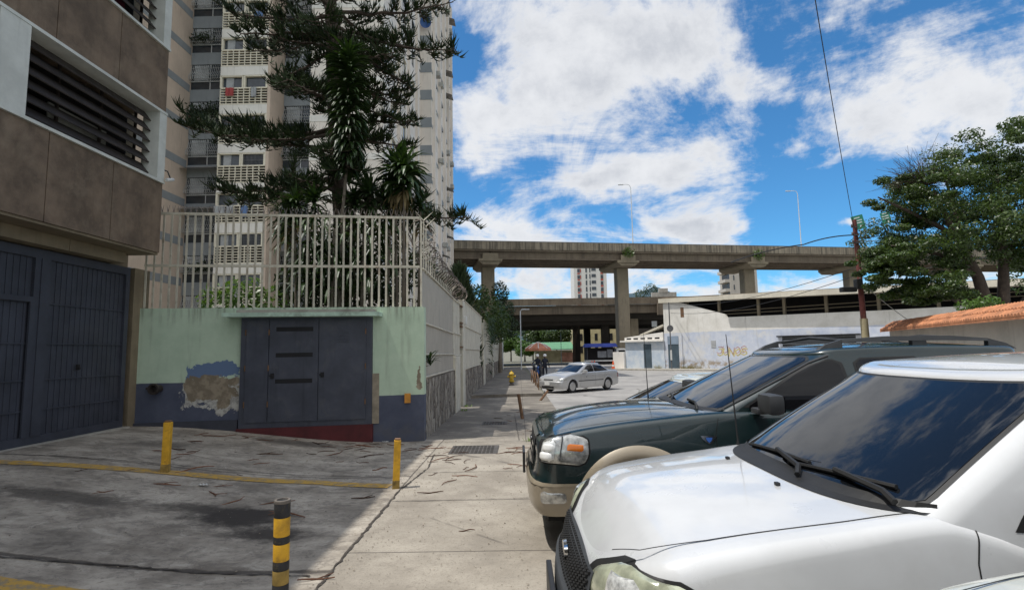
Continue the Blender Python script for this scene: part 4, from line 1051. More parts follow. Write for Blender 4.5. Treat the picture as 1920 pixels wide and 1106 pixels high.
# ------------------------------------------------------------------ cars
def paint(name, col, dusty=.10, rough=.28, coat=1.0, met=0.0):
    m, t, p = newmat(name); o = t.obj()
    c = t.mix(t.sm(t.noise(o, 1.2, 6), .3, .7), mul3(col, .93), mul3(col, 1.05))
    dust = t.mul(t.sm(t.noise(o, 6, 8, .7), .45, .75), dusty)
    c = t.mix(dust, c, (.30, .28, .25, 1))
    t.set(p.inputs['Base Color'], c); p.inputs['Metallic'].default_value = met
    t.set(p.inputs['Roughness'], t.sm(t.noise(o, 3, 6), .3, .7, rough * .85, rough * 1.2))
    p.inputs['Coat Weight'].default_value = coat; p.inputs['Coat Roughness'].default_value = .035
    return m
paint('paint_dark_green', (.004, .0155, .0165), .018, rough=.3)
paint('paint_champagne', (.28, .235, .17), rough=.38, coat=.6, met=.15)
paint('paint_white', (.58, .59, .60), rough=.3)
paint('paint_silver', (.45, .45, .45), rough=.32, met=.55)
paint('paint_pearl', (.52, .53, .47), rough=.3)
m, t, p = newmat('tinted_glass'); t.set(p.inputs['Base Color'], (.006, .007, .009, 1)); p.inputs['Roughness'].default_value = .015; p.inputs['IOR'].default_value = 1.62
m, t, p = newmat('side_glass'); t.set(p.inputs['Base Color'], (.007, .007, .008, 1)); p.inputs['Roughness'].default_value = .03; p.inputs['IOR'].default_value = 1.45
mat('rubber', (.012, .012, .012), .6, .2, 8)
mat('trim_grey', (.035, .037, .04), .55, .15, 5, .15, 120)
mat('trim_bumper', (.050, .055, .062), .6, .15, 4, .15, 160)
mat('tyre_rubber', (.016, .016, .016), .85, .25, 8)
mat('rim_alloy', (.42, .42, .42), .3, .1, 4, metallic=.7)
mat('chrome', (.62, .62, .62), .12, .05, metallic=1.0)
mat('under_black', (.008, .008, .008), .9, .1)
mat('amber', (.62, .16, .01), .25, .1, coat=.6)
mat('lamp_lens', (.42, .42, .40), .12, .45, 18, coat=1.0, metallic=.55)
mat('lamp_bulb', (.8, .8, .78), .08, .1, coat=1.0)
mat('lamp_yellowed', (.40, .42, .31), .16, .35, 7, coat=1.0, metallic=.15)
mat('lamp_reflector', (.62, .63, .62), .2, .45, 26, metallic=.25, coat=1.0)
mat('red_lens', (.20, .01, .01), .25, .1, coat=.6)
mat('plate_white', (.6, .6, .58), .5, .05)
mat('badge_blue', (.03, .10, .35), .3, .05)

class Car:
    def __init__(s, root, sp):
        s.root = root; s.sp = sp; s.L = sp['L']; s.h = sp['W'] / 2
        s.half = s._half(0, sp['L'], s.h, sp['af'], sp['pf'], sp['ar'], sp['pr'], sp.get('dx', .03))
        s.S = [0.0]
        for i in range(1, len(s.half)): s.S.append(s.S[-1] + math.dist(s.half[i], s.half[i - 1]))
        s.N = []
        for i in range(len(s.half)):
            a = s.half[max(0, i - 1)]; b = s.half[min(len(s.half) - 1, i + 1)]
            tx, ty = b[0] - a[0], b[1] - a[1]; l = math.hypot(tx, ty) or 1
            n = (ty / l, -tx / l)
            if i == 0: n = (-1, 0)
            if i == len(s.half) - 1: n = (1, 0)
            s.N.append(n)
        s.ctr = Vector((s.L / 2, 0, .7))
    @staticmethod
    def _half(x0, x1, h, af, pf, ar, pr, dx, nc=22):
        P = []
        for i in range(nc + 1):
            th = i / nc * PI / 2
            P.append((x0 + af * (1 - math.cos(th) ** (2 / pf) if th < PI / 2 - 1e-9 else 1), -h * (math.sin(th) ** (2 / pf) if th > 0 else 0)))
        n = max(2, int((x1 - ar - x0 - af) / dx))
        for i in range(1, n): P.append((lerp(x0 + af, x1 - ar, i / n), -h))
        for i in range(nc, -1, -1):
            th = i / nc * PI / 2
            P.append((x1 - ar * (1 - math.cos(th) ** (2 / pr) if th < PI / 2 - 1e-9 else 1), -h * (math.sin(th) ** (2 / pr) if th > 0 else 0)))
        return P
    def _off(s, px, py, n, z, arc_in=0.0):
        sp = s.sp
        ins = stab(sp['inset'], z)
        y = py * (1 - ins / s.h)
        x = px + stab(sp['nose'], z) * max(0, 1 - px / .8) ** 1.5 - stab(sp['tail'], z) * max(0, 1 - (s.L - px) / .6) ** 1.5
        return x - n[0] * arc_in, y - n[1] * arc_in
    def surf(s, q, z, side=-1):
        """point of the lower body at perimeter distance q (from the nose centre) and height z"""
        sp = s.sp; S = s.S
        q = max(0, min(S[-1] - 1e-6, q)); lo, hi = 0, len(S) - 1
        while hi - lo > 1:
            mi = (lo + hi) // 2
            if S[mi] <= q: lo = mi
            else: hi = mi
        f = (q - S[lo]) / (S[hi] - S[lo])
        px = lerp(s.half[lo][0], s.half[hi][0], f); py = lerp(s.half[lo][1], s.half[hi][1], f)
        n = (lerp(s.N[lo][0], s.N[hi][0], f), lerp(s.N[lo][1], s.N[hi][1], f))
        zt = stab(sp['ztop'], px); r = tab(sp['r'], px); ai = 0
        if z > zt - r:
            sa = min(1, (z - zt + r) / r); ai = r * (1 - math.sqrt(max(0, 1 - sa * sa)))
        x, y = s._off(px, py, n, z, ai)
        return Vector((x, y * (-side), z))
    def sx(s, x):
        """perimeter distance of the side point at x"""
        for i in range(len(s.half)):
            if s.half[i][0] >= x and i > 0:
                a, b = s.half[i - 1][0], s.half[i][0]
                return lerp(s.S[i - 1], s.S[i], (x - a) / (b - a) if b > a else 0)
        return s.S[-1]
    def hood(s, x, y):
        zt = stab(s.sp['ztop'], x); ye = s.h - stab(s.sp['inset'], zt) - tab(s.sp['r'], x)
        return zt + stab(s.sp['crown'], x) * (1 - min(1, (y / ye) ** 2))
    def body(s, bodymat, lowmat, zlow, hoodx):
        sp = s.sp; nz = sp.get('nz', 26); na = 6
        half = s.half; nh = len(half)
        full = [(p, n) for p, n in zip(half, s.N)] + [((p[0], -p[1]), (n[0], -n[1])) for p, n in list(zip(half, s.N))[-2:0:-1]]
        nf = len(full); b = MB(); V = []
        wc = [(sp['xf'], sp['zw']), (sp['xr'], sp['zw'])]; RA = sp['RA']
        for j in range(nz + na + 1):
            row = []
            for (p, n) in full:
                zt = stab(sp['ztop'], p[0]); r = tab(sp['r'], p[0]); z0 = tab(sp['z0'], p[0])
                if j <= nz: z = lerp(z0, zt - r, j / nz); ai = 0
                else:
                    slope = max(0, (stab(sp['ztop'], p[0] + .12) - zt) / .12) * max(0, -n[0]) + 2 * stab(sp['crown'], p[0]) / s.h * abs(n[1])
                    a = (j - nz) / na * (PI / 2 - math.atan(slope)); z = zt - r + r * math.sin(a); ai = r * (1 - math.cos(a))
                x, y = s._off(p[0], p[1], n, z, ai)
                row.append([x, y, z])
            V.append(row)
        keep = {}
        for j in range(nz + na):
            for i in range(nf):
                i2 = (i + 1) % nf
                c = [sum(V[a][k][d] for a, k in ((j, i), (j, i2), (j + 1, i), (j + 1, i2))) / 4 for d in range(3)]
                cut = any((c[0] - q[0]) ** 2 + (c[2] - q[1]) ** 2 < RA * RA for q in wc) and abs(c[1]) > s.h * .7
                keep[j, i] = not cut
        for j in range(nz + na + 1):
            for i in range(nf):
                p = V[j][i]
                if abs(p[1]) < s.h * .7: continue
                for q in wc:
                    d = math.hypot(p[0] - q[0], p[2] - q[1])
                    if d < RA and d > RA - .09: p[0] = q[0] + (p[0] - q[0]) * RA / d; p[2] = q[1] + (p[2] - q[1]) * RA / d
        k = [b.pts(r) for r in V]
        lb_ = MB(); kl = [lb_.pts(r) for r in V]
        for j in range(nz + na):
            for i in range(nf):
                if not keep[j, i]: continue
                i2 = (i + 1) % nf; zc = (V[j][i][2] + V[j + 1][i2][2]) / 2
                if zc < zlow(V[j][i][0], V[j][i][1]): lb_.face((kl[j] + i, kl[j + 1] + i, kl[j + 1] + i2, kl[j] + i2))
                else: b.face((k[j] + i, k[j + 1] + i, k[j + 1] + i2, k[j] + i2))
        # cap
        hb = MB(); top = V[-1]; nc = 18
        def caprow(i):
            a = top[i]; ye = abs(a[1]); cr = stab(sp['crown'], half[i][0])
            return [(a[0], lerp(-ye, ye, c / nc), a[2] + cr * (1 - (2 * c / nc - 1) ** 2)) for c in range(nc + 1)]
        for i in range(nh - 1):
            tgt = hb if half[i][0] < hoodx else b
            r0, r1 = caprow(i), caprow(i + 1)
            a = tgt.pts(r0); c_ = tgt.pts(r1)
            for c in range(nc): tgt.face((a + c, c_ + c, c_ + c + 1, a + c + 1))
        for m_ in (b, hb, lb_): s._weld(m_)
        ob = b.build('body', bodymat, s.root, 50)
        if lb_.f: lb_.build('lower_cladding', lowmat, s.root, 50)
        hb.build('hood', bodymat, s.root, 60)
        u_ = MB(); u_.box(.25, s.L - .25, -s.h + .30, s.h - .30, .22, tab(sp['z0'], 1) + .25); u_.box(.12, s.L - .1, -s.h * .8, s.h * .8, .26, .5)
        u_.box(sp['xf'] + RA + .02, sp['xr'] - RA - .02, -s.h + .1, s.h - .1, .3, .8)
        for q in wc:
            for sd in (-1, 1):
                for i in range(16):
                    a0, a1 = -.2 + (PI + .4) * i / 16, -.2 + (PI + .4) * (i + 1) / 16; Rr = RA + .012
                    y0, y1 = sd * (s.h - .02), sd * (s.h - .34)
                    u_.quad((q[0] + Rr * math.cos(a0), y0, q[1] + Rr * math.sin(a0)), (q[0] + Rr * math.cos(a1), y0, q[1] + Rr * math.sin(a1)), (q[0] + Rr * math.cos(a1), y1, q[1] + Rr * math.sin(a1)), (q[0] + Rr * math.cos(a0), y1, q[1] + Rr * math.sin(a0)))
        u_.build('underbody', 'under_black', s.root)
        return ob
    @staticmethod
    def _weld(mb):
        if not mb.f: return
        bm = bmesh.new(); vs = [bm.verts.new(p) for p in mb.v]
        for f in mb.f:
            q = []
            for i in f:
                if vs[i] not in q: q.append(vs[i])
            if len(q) > 2:
                try: bm.faces.new(q)
                except ValueError: pass
        bmesh.ops.remove_doubles(bm, verts=bm.verts[:], dist=.0004)
        bmesh.ops.dissolve_degenerate(bm, edges=bm.edges[:], dist=.0002)
        bmesh.ops.delete(bm, geom=[v for v in bm.verts if not v.link_faces], context='VERTS')
        bmesh.ops.recalc_face_normals(bm, faces=bm.faces[:])
        bm.verts.index_update(); mb.v = [tuple(v.co) for v in bm.verts]; mb.f = [tuple(v.index for v in f.verts) for f in bm.faces]; mb.mi = [0] * len(mb.f); bm.free()
    def patch(s, b, fn, nu, nv, eps, bulge=0.0):
        e = 1e-3; P = []
        for j in range(nv + 1):
            for i in range(nu + 1):
                u_, v_ = i / nu, j / nv
                p = fn(u_, v_); du = fn(min(1, u_ + e), v_) - fn(max(0, u_ - e), v_); dv = fn(u_, min(1, v_ + e)) - fn(u_, max(0, v_ - e))
                n = du.cross(dv)
                if n.length < 1e-12: n = p - s.ctr
                n.normalize()
                if n.dot(p - s.ctr) < 0: n = -n
                P.append(p + n * (eps + bulge * (1 - (2 * u_ - 1) ** 4) * (1 - (2 * v_ - 1) ** 4)))
        k = b.pts(P)
        n0 = (P[1] - P[0]).cross(P[nu + 1] - P[0]) if len(P) > nu + 1 else Vector((0, 0, 1))
        mid = len(P) // 2 + nu // 2
        fl = False
        a_ = P[(nv // 2) * (nu + 1) + nu // 2]; b_ = P[(nv // 2) * (nu + 1) + nu // 2 + 1]; c_ = P[(nv // 2 + 1) * (nu + 1) + nu // 2]
        fl = (b_ - a_).cross(c_ - a_).dot(a_ - s.ctr) < 0
        for j in range(nv):
            for i in range(nu):
                q = (k + j * (nu + 1) + i, k + j * (nu + 1) + i + 1, k + (j + 1) * (nu + 1) + i + 1, k + (j + 1) * (nu + 1) + i)
                b.face(q[::-1] if fl else q)
    @staticmethod
    def prange(poly, v):
        """interval of the polygon (u, v) at height v"""
        xs = []
        for i in range(len(poly)):
            a, c = poly[i], poly[(i + 1) % len(poly)]
            lo, hi = min(a[1], c[1]), max(a[1], c[1])
            if lo <= v <= hi:
                if hi - lo < 1e-9: xs += [a[0], c[0]]
                else: xs.append(lerp(a[0], c[0], (v - a[1]) / (c[1] - a[1])))
        return (min(xs), max(xs)) if xs else (poly[0][0], poly[0][0])
    @staticmethod
    def rnd_poly(poly, r):
        out = []
        n = len(poly)
        for i in range(n):
            p = Vector(poly[i]); a = Vector(poly[i - 1]) - p; c = Vector(poly[(i + 1) % n]) - p
            ra = min(r, a.length * .45); rc = min(r, c.length * .45)
            A = p + a.normalized() * ra; C_ = p + c.normalized() * rc
            for k in range(5):
                t_ = k / 4; q = A * (1 - t_) ** 2 + p * 2 * t_ * (1 - t_) + C_ * t_ ** 2; out.append((q.x, q.y))
        return out
    @staticmethod
    def grow(poly, d):
        cx = sum(p[0] for p in poly) / len(poly); cy = sum(p[1] for p in poly) / len(poly)
        A = sum(poly[i - 1][0] * poly[i][1] - poly[i][0] * poly[i - 1][1] for i in range(len(poly)))
        sg = 1 if A > 0 else -1; out = []; n = len(poly)
        for i in range(n):
            p = Vector(poly[i]); a = (p - Vector(poly[i - 1])); c = (Vector(poly[(i + 1) % n]) - p)
            n1 = Vector((a.y, -a.x)).normalized() * sg; n2 = Vector((c.y, -c.x)).normalized() * sg
            m_ = (n1 + n2); l = m_.length
            m_ = m_ / l if l > 1e-6 else n1
            k = d / max(.45, m_.dot(n1)); q = p + m_ * k; out.append((q.x, q.y))
        return out
    def decal(s, b, poly, side, eps, nu=8, nv=10, bulge=0.0, r=.02):
        """polygon in (perimeter distance, z) laid on the lower body"""
        if r: poly = s.rnd_poly(poly, r)
        z0, z1 = min(p[1] for p in poly) + 1e-5, max(p[1] for p in poly) - 1e-5
        def fn(u_, v_):
            z = lerp(z0, z1, v_); a, c = s.prange(poly, z); return s.surf(lerp(a, c, u_), z, side)
        s.patch(b, fn, nu, nv, eps, bulge)
    def line(s, b, pts, side, wd=.006, eps=.0015):
        """dark shut line on the lower body"""
        P = []
        for i in range(len(pts) - 1):
            for k in range(12): P.append((lerp(pts[i][0], pts[i + 1][0], k / 12), lerp(pts[i][1], pts[i + 1][1], k / 12)))
        P.append(pts[-1])
        for i in range(len(P) - 1):
            d = Vector((P[i + 1][0] - P[i][0], P[i + 1][1] - P[i][1])).normalized(); nn = Vector((-d.y, d.x)) * wd / 2
            q = []
            for (pp, sg) in ((P[i], -1), (P[i + 1], -1), (P[i + 1], 1), (P[i], 1)):
                p = s.surf(pp[0] + nn.x * sg, pp[1] + nn.y * sg, side); o = Vector((0, side * eps, eps * .5)); q.append(p + o)
            b.quad(*q)
    def hline(s, b, pts, wd=.007, eps=.002):
        for i in range(len(pts) - 1):
            n = 14
            for k in range(n):
                a = Vector(pts[i]).lerp(Vector(pts[i + 1]), k / n); c = Vector(pts[i]).lerp(Vector(pts[i + 1]), (k + 1) / n)
                d = (c - a).normalized(); nn = Vector((-d.y, d.x)) * wd / 2
                b.quad(*[(q.x, q.y, s.hood(q.x, q.y) + eps) for q in (a - nn, c - nn, c + nn, a + nn)])
    # ---- cabin
    def cpar(s, t_):
        c = s.sp['cab']; bl = math.sin(PI * t_)
        return (lerp(c['xc0'], c['xc1'], t_) - .03 * bl, lerp(c['xr0'], c['xr1'], t_) + .02 * bl, lerp(c['wb'], c['wr'], t_) + .018 * bl)
    def czr(s, x):
        c = s.sp['cab']; f = max(0.0, min(1.0, (x - c['xc1']) / (c['xr1'] - c['xc1']))); return c['zr'] - c['df'] * max(0, 1 - f / .5) ** 2 - c['dr'] * max(0, (f - .5) / .5) ** 2
    def cfront(s, v_, t_):
        c = s.sp['cab']; xf, xr, h = s.cpar(t_)
        p = c['p']; x = xf + c['af'] * (1 - (1 - min(1, abs(v_)) ** p) ** (1 / p))
        return Vector((x, v_ * h, lerp(c['zb'], s.czr(x) - c['rr'], t_)))
    def cback(s, v_, t_):
        c = s.sp['cab']; xf, xr, h = s.cpar(t_); p = 4
        x = xr - c['ar'] * (1 - (1 - min(1, abs(v_)) ** p) ** (1 / p))
        return Vector((x, v_ * h, lerp(c['zb'], s.czr(x) - c['rr'], t_)))
    def cside(s, x, t_, side):
        c = s.sp['cab']; xf, xr, h = s.cpar(t_); y = h; p = c['p']
        if x < xf + c['af']: k = min(1, (xf + c['af'] - x) / c['af']); y = h * (1 - k ** p) ** (1 / p)
        if x > xr - c['ar']: k = min(1, (x - xr + c['ar']) / c['ar']); y = h * (1 - k ** 4) ** .25
        return Vector((x, side * y, lerp(c['zb'], s.czr(x) - c['rr'], t_)))
    def cabin(s, bodymat):
        c = s.sp['cab']; b = MB(); V = []; nt = 14; na = 6
        for j in range(nt + na + 1):
            t_ = min(1, j / nt); xf, xr, h = s.cpar(t_)
            half = s._half(xf, xr, h, c['af'], c['p'], c['ar'], 4, .08)
            if j == 0: nside = len(half)
            # keep counts equal
            half = s._half(xf, xr, h, c['af'], c['p'], c['ar'], 4, (xr - xf - c['af'] - c['ar']) / 30.5, 40)
            a = max(0, (j - nt) / na) * PI / 2; row = []
            for i, p in enumerate(half):
                q0 = half[max(0, i - 1)]; q1 = half[min(len(half) - 1, i + 1)]; tx, ty = q1[0] - q0[0], q1[1] - q0[1]; l = math.hypot(tx, ty) or 1; n = (ty / l, -tx / l)
                if i == 0: n = (-1, 0)
                if i == len(half) - 1: n = (1, 0)
                ai = c['rr'] * (1 - math.cos(a)); zz_ = s.czr(p[0])
                z = lerp(c['zb'], zz_ - c['rr'], t_) + c['rr'] * math.sin(a)
                row.append((p[0] - n[0] * ai * (1 + 1.5 * max(0, -n[0])), p[1] - n[1] * ai, z))
            V.append(row)
        nh = len(V[0]); full = [r + [(p[0], -p[1], p[2]) for p in r[-2:0:-1]] for r in V]; nf = len(full[0])
        k = [b.pts(r) for r in full]
        for j in range(len(full) - 1):
            for i in range(nf): i2 = (i + 1) % nf; b.face((k[j] + i, k[j + 1] + i, k[j + 1] + i2, k[j] + i2))
        top = V[-1]; nc = 14
        for i in range(nh - 1):
            rr_ = []
            for a in (top[i], top[i + 1]):
                ye = abs(a[1]); f = (a[0] - top[0][0]) / (top[-1][0] - top[0][0]); cr = c['crown'] * (1 - (2 * f - 1) ** 4)
                rr_.append(b.pts([(a[0], lerp(-ye, ye, q / nc), a[2] + cr * (1 - (2 * q / nc - 1) ** 2)) for q in range(nc + 1)]))
            for q in range(nc): b.face((rr_[0] + q, rr_[1] + q, rr_[1] + q + 1, rr_[0] + q + 1))
        s._weld(b)
        return b.build('roof', bodymat, s.root, 40)
    def glass(s, name, surf, poly, m, seal=.02, r=.05, sealmat='rubber', eps=.004, nu=10, nv=12, parent=None):
        g_ = MB(); pr = s.rnd_poly(poly, r); v0, v1 = min(p[1] for p in pr) + 1e-5, max(p[1] for p in pr) - 1e-5
        def mk(P):
            a0, a1 = min(p[1] for p in P) + 1e-5, max(p[1] for p in P) - 1e-5
            def fn(u_, v_):
                t_ = lerp(a0, a1, v_); a, c = s.prange(P, t_); return surf(lerp(a, c, u_), t_)
            return fn
        s.patch(g_, mk(pr), nu, nv, eps)
        o = g_.build(name, m, s.root if parent is None else parent, 60)
        if seal:
            q = MB(); s.patch(q, mk(s.rnd_poly(s.grow(poly, seal), r + seal)), nu, nv, eps * .45); q.build('window_seal', sealmat, o, 60)
        return o
    def wheels(s, rim, rt, rr_, wd=.22, spokes=6):
        sp = s.sp
        for x in (sp['xf'], sp['xr']):
            for sd in (-1, 1):
                y = sd * (s.h - .03)
                t_ = MB(); yy_ = lambda d: -sd * d
                t_.lathe([(rr_, .01), (rt * .86, -.005), (rt * .95, .012), (rt, .05), (rt, wd - .05), (rt * .93, wd), (rr_, wd)], (0, 0, 0), 36, axis='Y')
                for i in range(len(t_.v)): t_.v[i] = (t_.v[i][0] + x, y - sd * t_.v[i][1], t_.v[i][2] + rt)
                w_ = t_.build('wheel', 'tyre_rubber', s.root, 35)
                q = MB(); q.lathe([(rr_ * 1.02, .0), (rr_ * .93, -.012), (rr_ * .88, .05), (rr_ * .2, .07), (.001, .07)], (0, 0, 0), 30, axis='Y')
                for k in range(spokes):
                    a = 2 * PI * k / spokes; M = Matrix.Rotation(a, 4, 'Y')
                    P = [(-.055 * rr_ / .2, .02, rr_ * .12), (.055 * rr_ / .2, .02, rr_ * .12), (.03 * rr_ / .2, .008, rr_ * .92), (-.03 * rr_ / .2, .008, rr_ * .92)]
                    A = q.pts([M @ Vector(p_) for p_ in P]); B = q.pts([M @ Vector((p_[0], p_[1] + .045, p_[2])) for p_ in P])
                    q.face((A, A + 1, A + 2, A + 3))
                    for e in range(4): q.face((A + e, A + (e + 1) % 4, B + (e + 1) % 4, B + e))
                q.lathe([(rr_ * .22, .0), (rr_ * .2, -.01), (.001, -.012)], (0, .01, 0), 14, axis='Y')
                for i in range(len(q.v)): q.v[i] = (q.v[i][0] + x, y - sd * q.v[i][1] + sd * .004, q.v[i][2] + rt)
                q.build('rim', rim, w_, 35)
    def flare(s, m, r0, r1, out=.035, a0=-.25, a1=PI + .25, which=(0, 1), dz=0.0):
        sp = s.sp
        for wi in which:
            cx = (sp['xf'], sp['xr'])[wi]; cz = sp['zw']
            for sd in (-1, 1):
                b = MB(); rows = []; n = 40
                for i in range(n + 1):
                    a = lerp(a0, a1, i / n); row = []
                    for (r, o) in ((r0, -.10), (r0, out * .75), (lerp(r0, r1, .15), out), (lerp(r0, r1, .7), out * .85), (r1, .0)):
                        X = cx + r * math.cos(a); Z = max(cz + r * math.sin(a), tab(sp['z0'], cx) - .0)
                        y = s.surf(s.sx(X), min(Z, stab(sp['ztop'], X) - .05), -1).y
                        row.append((X, sd * (-y + o), Z))
                    rows.append(b.pts(row))
                for i in range(n):
                    for e in range(4):
                        q = (rows[i] + e, rows[i + 1] + e, rows[i + 1] + e + 1, rows[i] + e + 1); b.face(q if sd > 0 else q[::-1])
                s._weld(b); b.build('wheel_flare', m, s.root, 50)
def xf_root(name, label, cat, x, y, rotz, group=None):
    o = thing(name, label, cat, (x, y, G(x, y)), group, local=True, rotz=rotz)
    return o
def mirror(car, M_, m, glassm=True):
    for sd in (-1, 1):
        b = MB(); cx, cy, cz = M_; L = .13
        b.cbox((cx + .02, sd * cy, cz), (.14, .25, .17), bev=.045); b.cbox((cx - .02, sd * (cy - .13), cz - .07), (.10, .14, .05), bev=.015)
        o = b.build('side_mirror', m, car.root, 50)
        q = MB(); q.box(cx + .091, cx + .094, sd * cy - .10, sd * cy + .10, cz - .065, cz + .065); q.build('mirror_glass', 'tinted_glass', o)
def wiper(car, name, P, r=.011):
    b = MB(); b.tube(P, r, 6); a, c = Vector(P[-1]), Vector(P[0]); return b.build(name, 'rubber', car.root)

# ---- dark green sport utility
SPG = dict(L=4.91, W=1.87, af=.26, pf=4.2, ar=.22, pr=4, xf=.90, xr=3.78, zw=.37, RA=.46,
    ztop=[(0, .985), (.06, 1.0), (.25, 1.045), (.6, 1.10), (1.1, 1.155), (1.65, 1.20), (2.2, 1.205), (4.5, 1.22), (4.91, 1.18)],
    z0=[(0, .34), (.5, .34), (1.5, .33), (4.4, .33), (4.91, .4)], r=[(0, .05), (.3, .06), (1.7, .06), (4.91, .08)],
    crown=[(0, .0), (.1, .03), (.5, .07), (1.1, .06), (1.6, .02), (2, .02), (4.9, .02)],
    inset=[(.3, .05), (.42, .015), (.6, .0), (.85, .0), (1.0, .018), (1.12, .04), (1.25, .065)],
    nose=[(.3, .02), (.4, -.05), (.60, -.055), (.64, -.02), (.72, .0), (.9, .02), (1.0, .035)], tail=[(.3, 0), (.5, -.03), (.75, -.02), (1.2, .06)],
    cab=dict(zb=1.12, zr=1.755, rr=.055, xc0=1.36, xc1=2.50, xr0=4.80, xr1=4.50, wb=.862, wr=.735, af=.30, ar=.2, p=2.7, df=.03, dr=.03, crown=.035))
r1 = xf_root('sport_utility_car', 'dark green sport utility car with champagne lower bumper and roof rack', 'car', .12, 5.72, 0, 'cars parked nose to the pavement')
c1 = Car(r1, SPG)
c1.body('paint_dark_green', 'paint_champagne', lambda x, y: .61 if x < .5 else (.50 if x > 1.3 else .5), 1.52)
c1.cabin('paint_dark_green')
c1.flare('paint_champagne', .445, .565, .04)
c1.wheels('rim_alloy', .37, .225)
c1.glass('windshield', c1.cfront, [(-.92, .15), (.92, .15), (.905, .97), (-.905, .97)], 'tinted_glass', .02, .06, nu=80, nv=16, eps=.006)
c1.glass('rear_window', c1.cback, [(-.85, .2), (.85, .2), (.82, .9), (-.82, .9)], 'side_glass', .02, .05)
for sd in (-1, 1):
    sf_ = lambda x, t_, sd=sd: c1.cside(x, t_, sd)
    c1.glass('side_window', sf_, [(1.86, .17), (2.84, .17), (2.78, .90), (2.60, .90), (2.40, .74)], 'side_glass', .03, .05)
    c1.glass('side_window', sf_, [(2.96, .17), (3.60, .17), (3.52, .90), (2.93, .90)], 'side_glass', .025, .05)
    c1.glass('side_window', sf_, [(3.66, .17), (3.90, .17), (3.72, .88), (3.59, .90)], 'side_glass', .025, .05)
    c1.glass('side_window', sf_, [(4.02, .22), (4.62, .22), (4.42, .86), (3.98, .88)], 'side_glass', .025, .05)
    # drip rail and pillar trim
    b = MB(); b.tube([c1.cside(x, t_, sd) + Vector((0, sd * .012, 0)) for x, t_ in ((1.60, .1), (1.9, .36), (2.25, .66), (2.52, .89), (2.7, .99))], .012, 6); b.build('pillar_trim', 'chrome' if False else 'trim_grey', r1)
    # door shut lines
    b = MB(); q = c1.sx
    c1.line(b, [(q(1.62), 1.15), (q(1.58), 1.0), (q(1.60), .6), (q(1.66), .45)], sd); c1.line(b, [(q(2.9), 1.15), (q(2.9), .5)], sd); c1.line(b, [(q(3.95), 1.15), (q(3.9), .9)], sd); c1.line(b, [(q(1.66), .45), (q(3.3), .45)], sd)
    b.build('door_seam', 'under_black', r1)
    b = MB(); c1.decal(b, [(q(.05), .80), (q(.42), .775), (q(.47), .86), (q(.46), 1.0), (q(.30), 1.035), (q(.06), .985)], sd, .006, 14, 12, .014, .04); hl = b.build('headlight', 'lamp_lens', r1, 60)
    b = MB(); c1.decal(b, [(q(.06), .82), (q(.16), .81), (q(.17), .985), (q(.07), .965)], sd, .022, 8, 8, .012, .03); b.build('reflector', 'lamp_reflector', hl, 60)
    b = MB(); c1.decal(b, [(q(.27), .895), (q(.42), .89), (q(.42), .950), (q(.275), .957)], sd, .022, 8, 6, .006, .02); b.build('turn_signal', 'amber', hl, 60)
    for (x_, z_) in ((.115, .925), (.10, .855)):
        b = MB(); c1.decal(b, [(q(x_ - .035), z_ - .022), (q(x_ - .018), z_ - .035), (q(x_ + .025), z_ - .035), (q(x_ + .045), z_ - .018), (q(x_ + .045), z_ + .018), (q(x_ + .025), z_ + .033), (q(x_ - .018), z_ + .033), (q(x_ - .035), z_ + .02)], sd, .034, 8, 8, .014, .01); b.build('bulb', 'lamp_bulb', hl, 60)
    b = MB(); c1.decal(b, [(q(.205), .82), (q(.215), .82), (q(.235), 1.01), (q(.222), 1.01)], sd, .024, 2, 8, 0, 0); b.build('lamp_divider', 'trim_grey', hl, 60)
    b = MB(); c1.decal(b, [(q(.03), .785), (q(.43), .76), (q(.485), .86), (q(.475), 1.01), (q(.30), 1.048), (q(.03), .998)], sd, .002, 14, 12, 0, .045); b.build('lamp_surround', 'under_black', hl, 60)
    b = MB(); c1.decal(b, [(q(.10), .56), (q(.30), .54), (q(.30), .455), (q(.10), .455)], sd, .004, 8, 6, 0, .02); b.build('fog_lamp', 'lamp_lens', r1, 60)
    b = MB(); c1.decal(b, [(q(.0) + .1, .60), (q(.55), .60), (q(.55), .625), (q(.0) + .1, .625)], sd, .010, 14, 2, 0, 0); b.build('bumper_trim', 'paint_champagne', r1, 60)
    # fender badge: blue winged shield
    b = MB(); c1.decal(b, [(q(1.475), .965), (q(1.445), 1.005), (q(1.49), 1.0), (q(1.55), 1.0), (q(1.595), 1.005), (q(1.565), .965), (q(1.52), .935)], sd, .004, 8, 8, 0, .004); bd = b.build('badge', 'chrome', r1, 60)
    b = MB(); c1.decal(b, [(q(1.50), .965), (q(1.49), .99), (q(1.55), .99), (q(1.54), .965), (q(1.52), .945)], sd, .007, 6, 6, 0, .004); b.build('emblem', 'badge_blue', bd, 60)
    # roof rack side rail
    b = MB(); yk = sd * .615
    def zr_(x): return c1.czr(x) + .0
    prof = [(2.66, -.01), (2.75, .035), (2.9, .075), (3.3, .088), (3.9, .088), (4.25, .07), (4.42, .03), (4.5, -.01)]
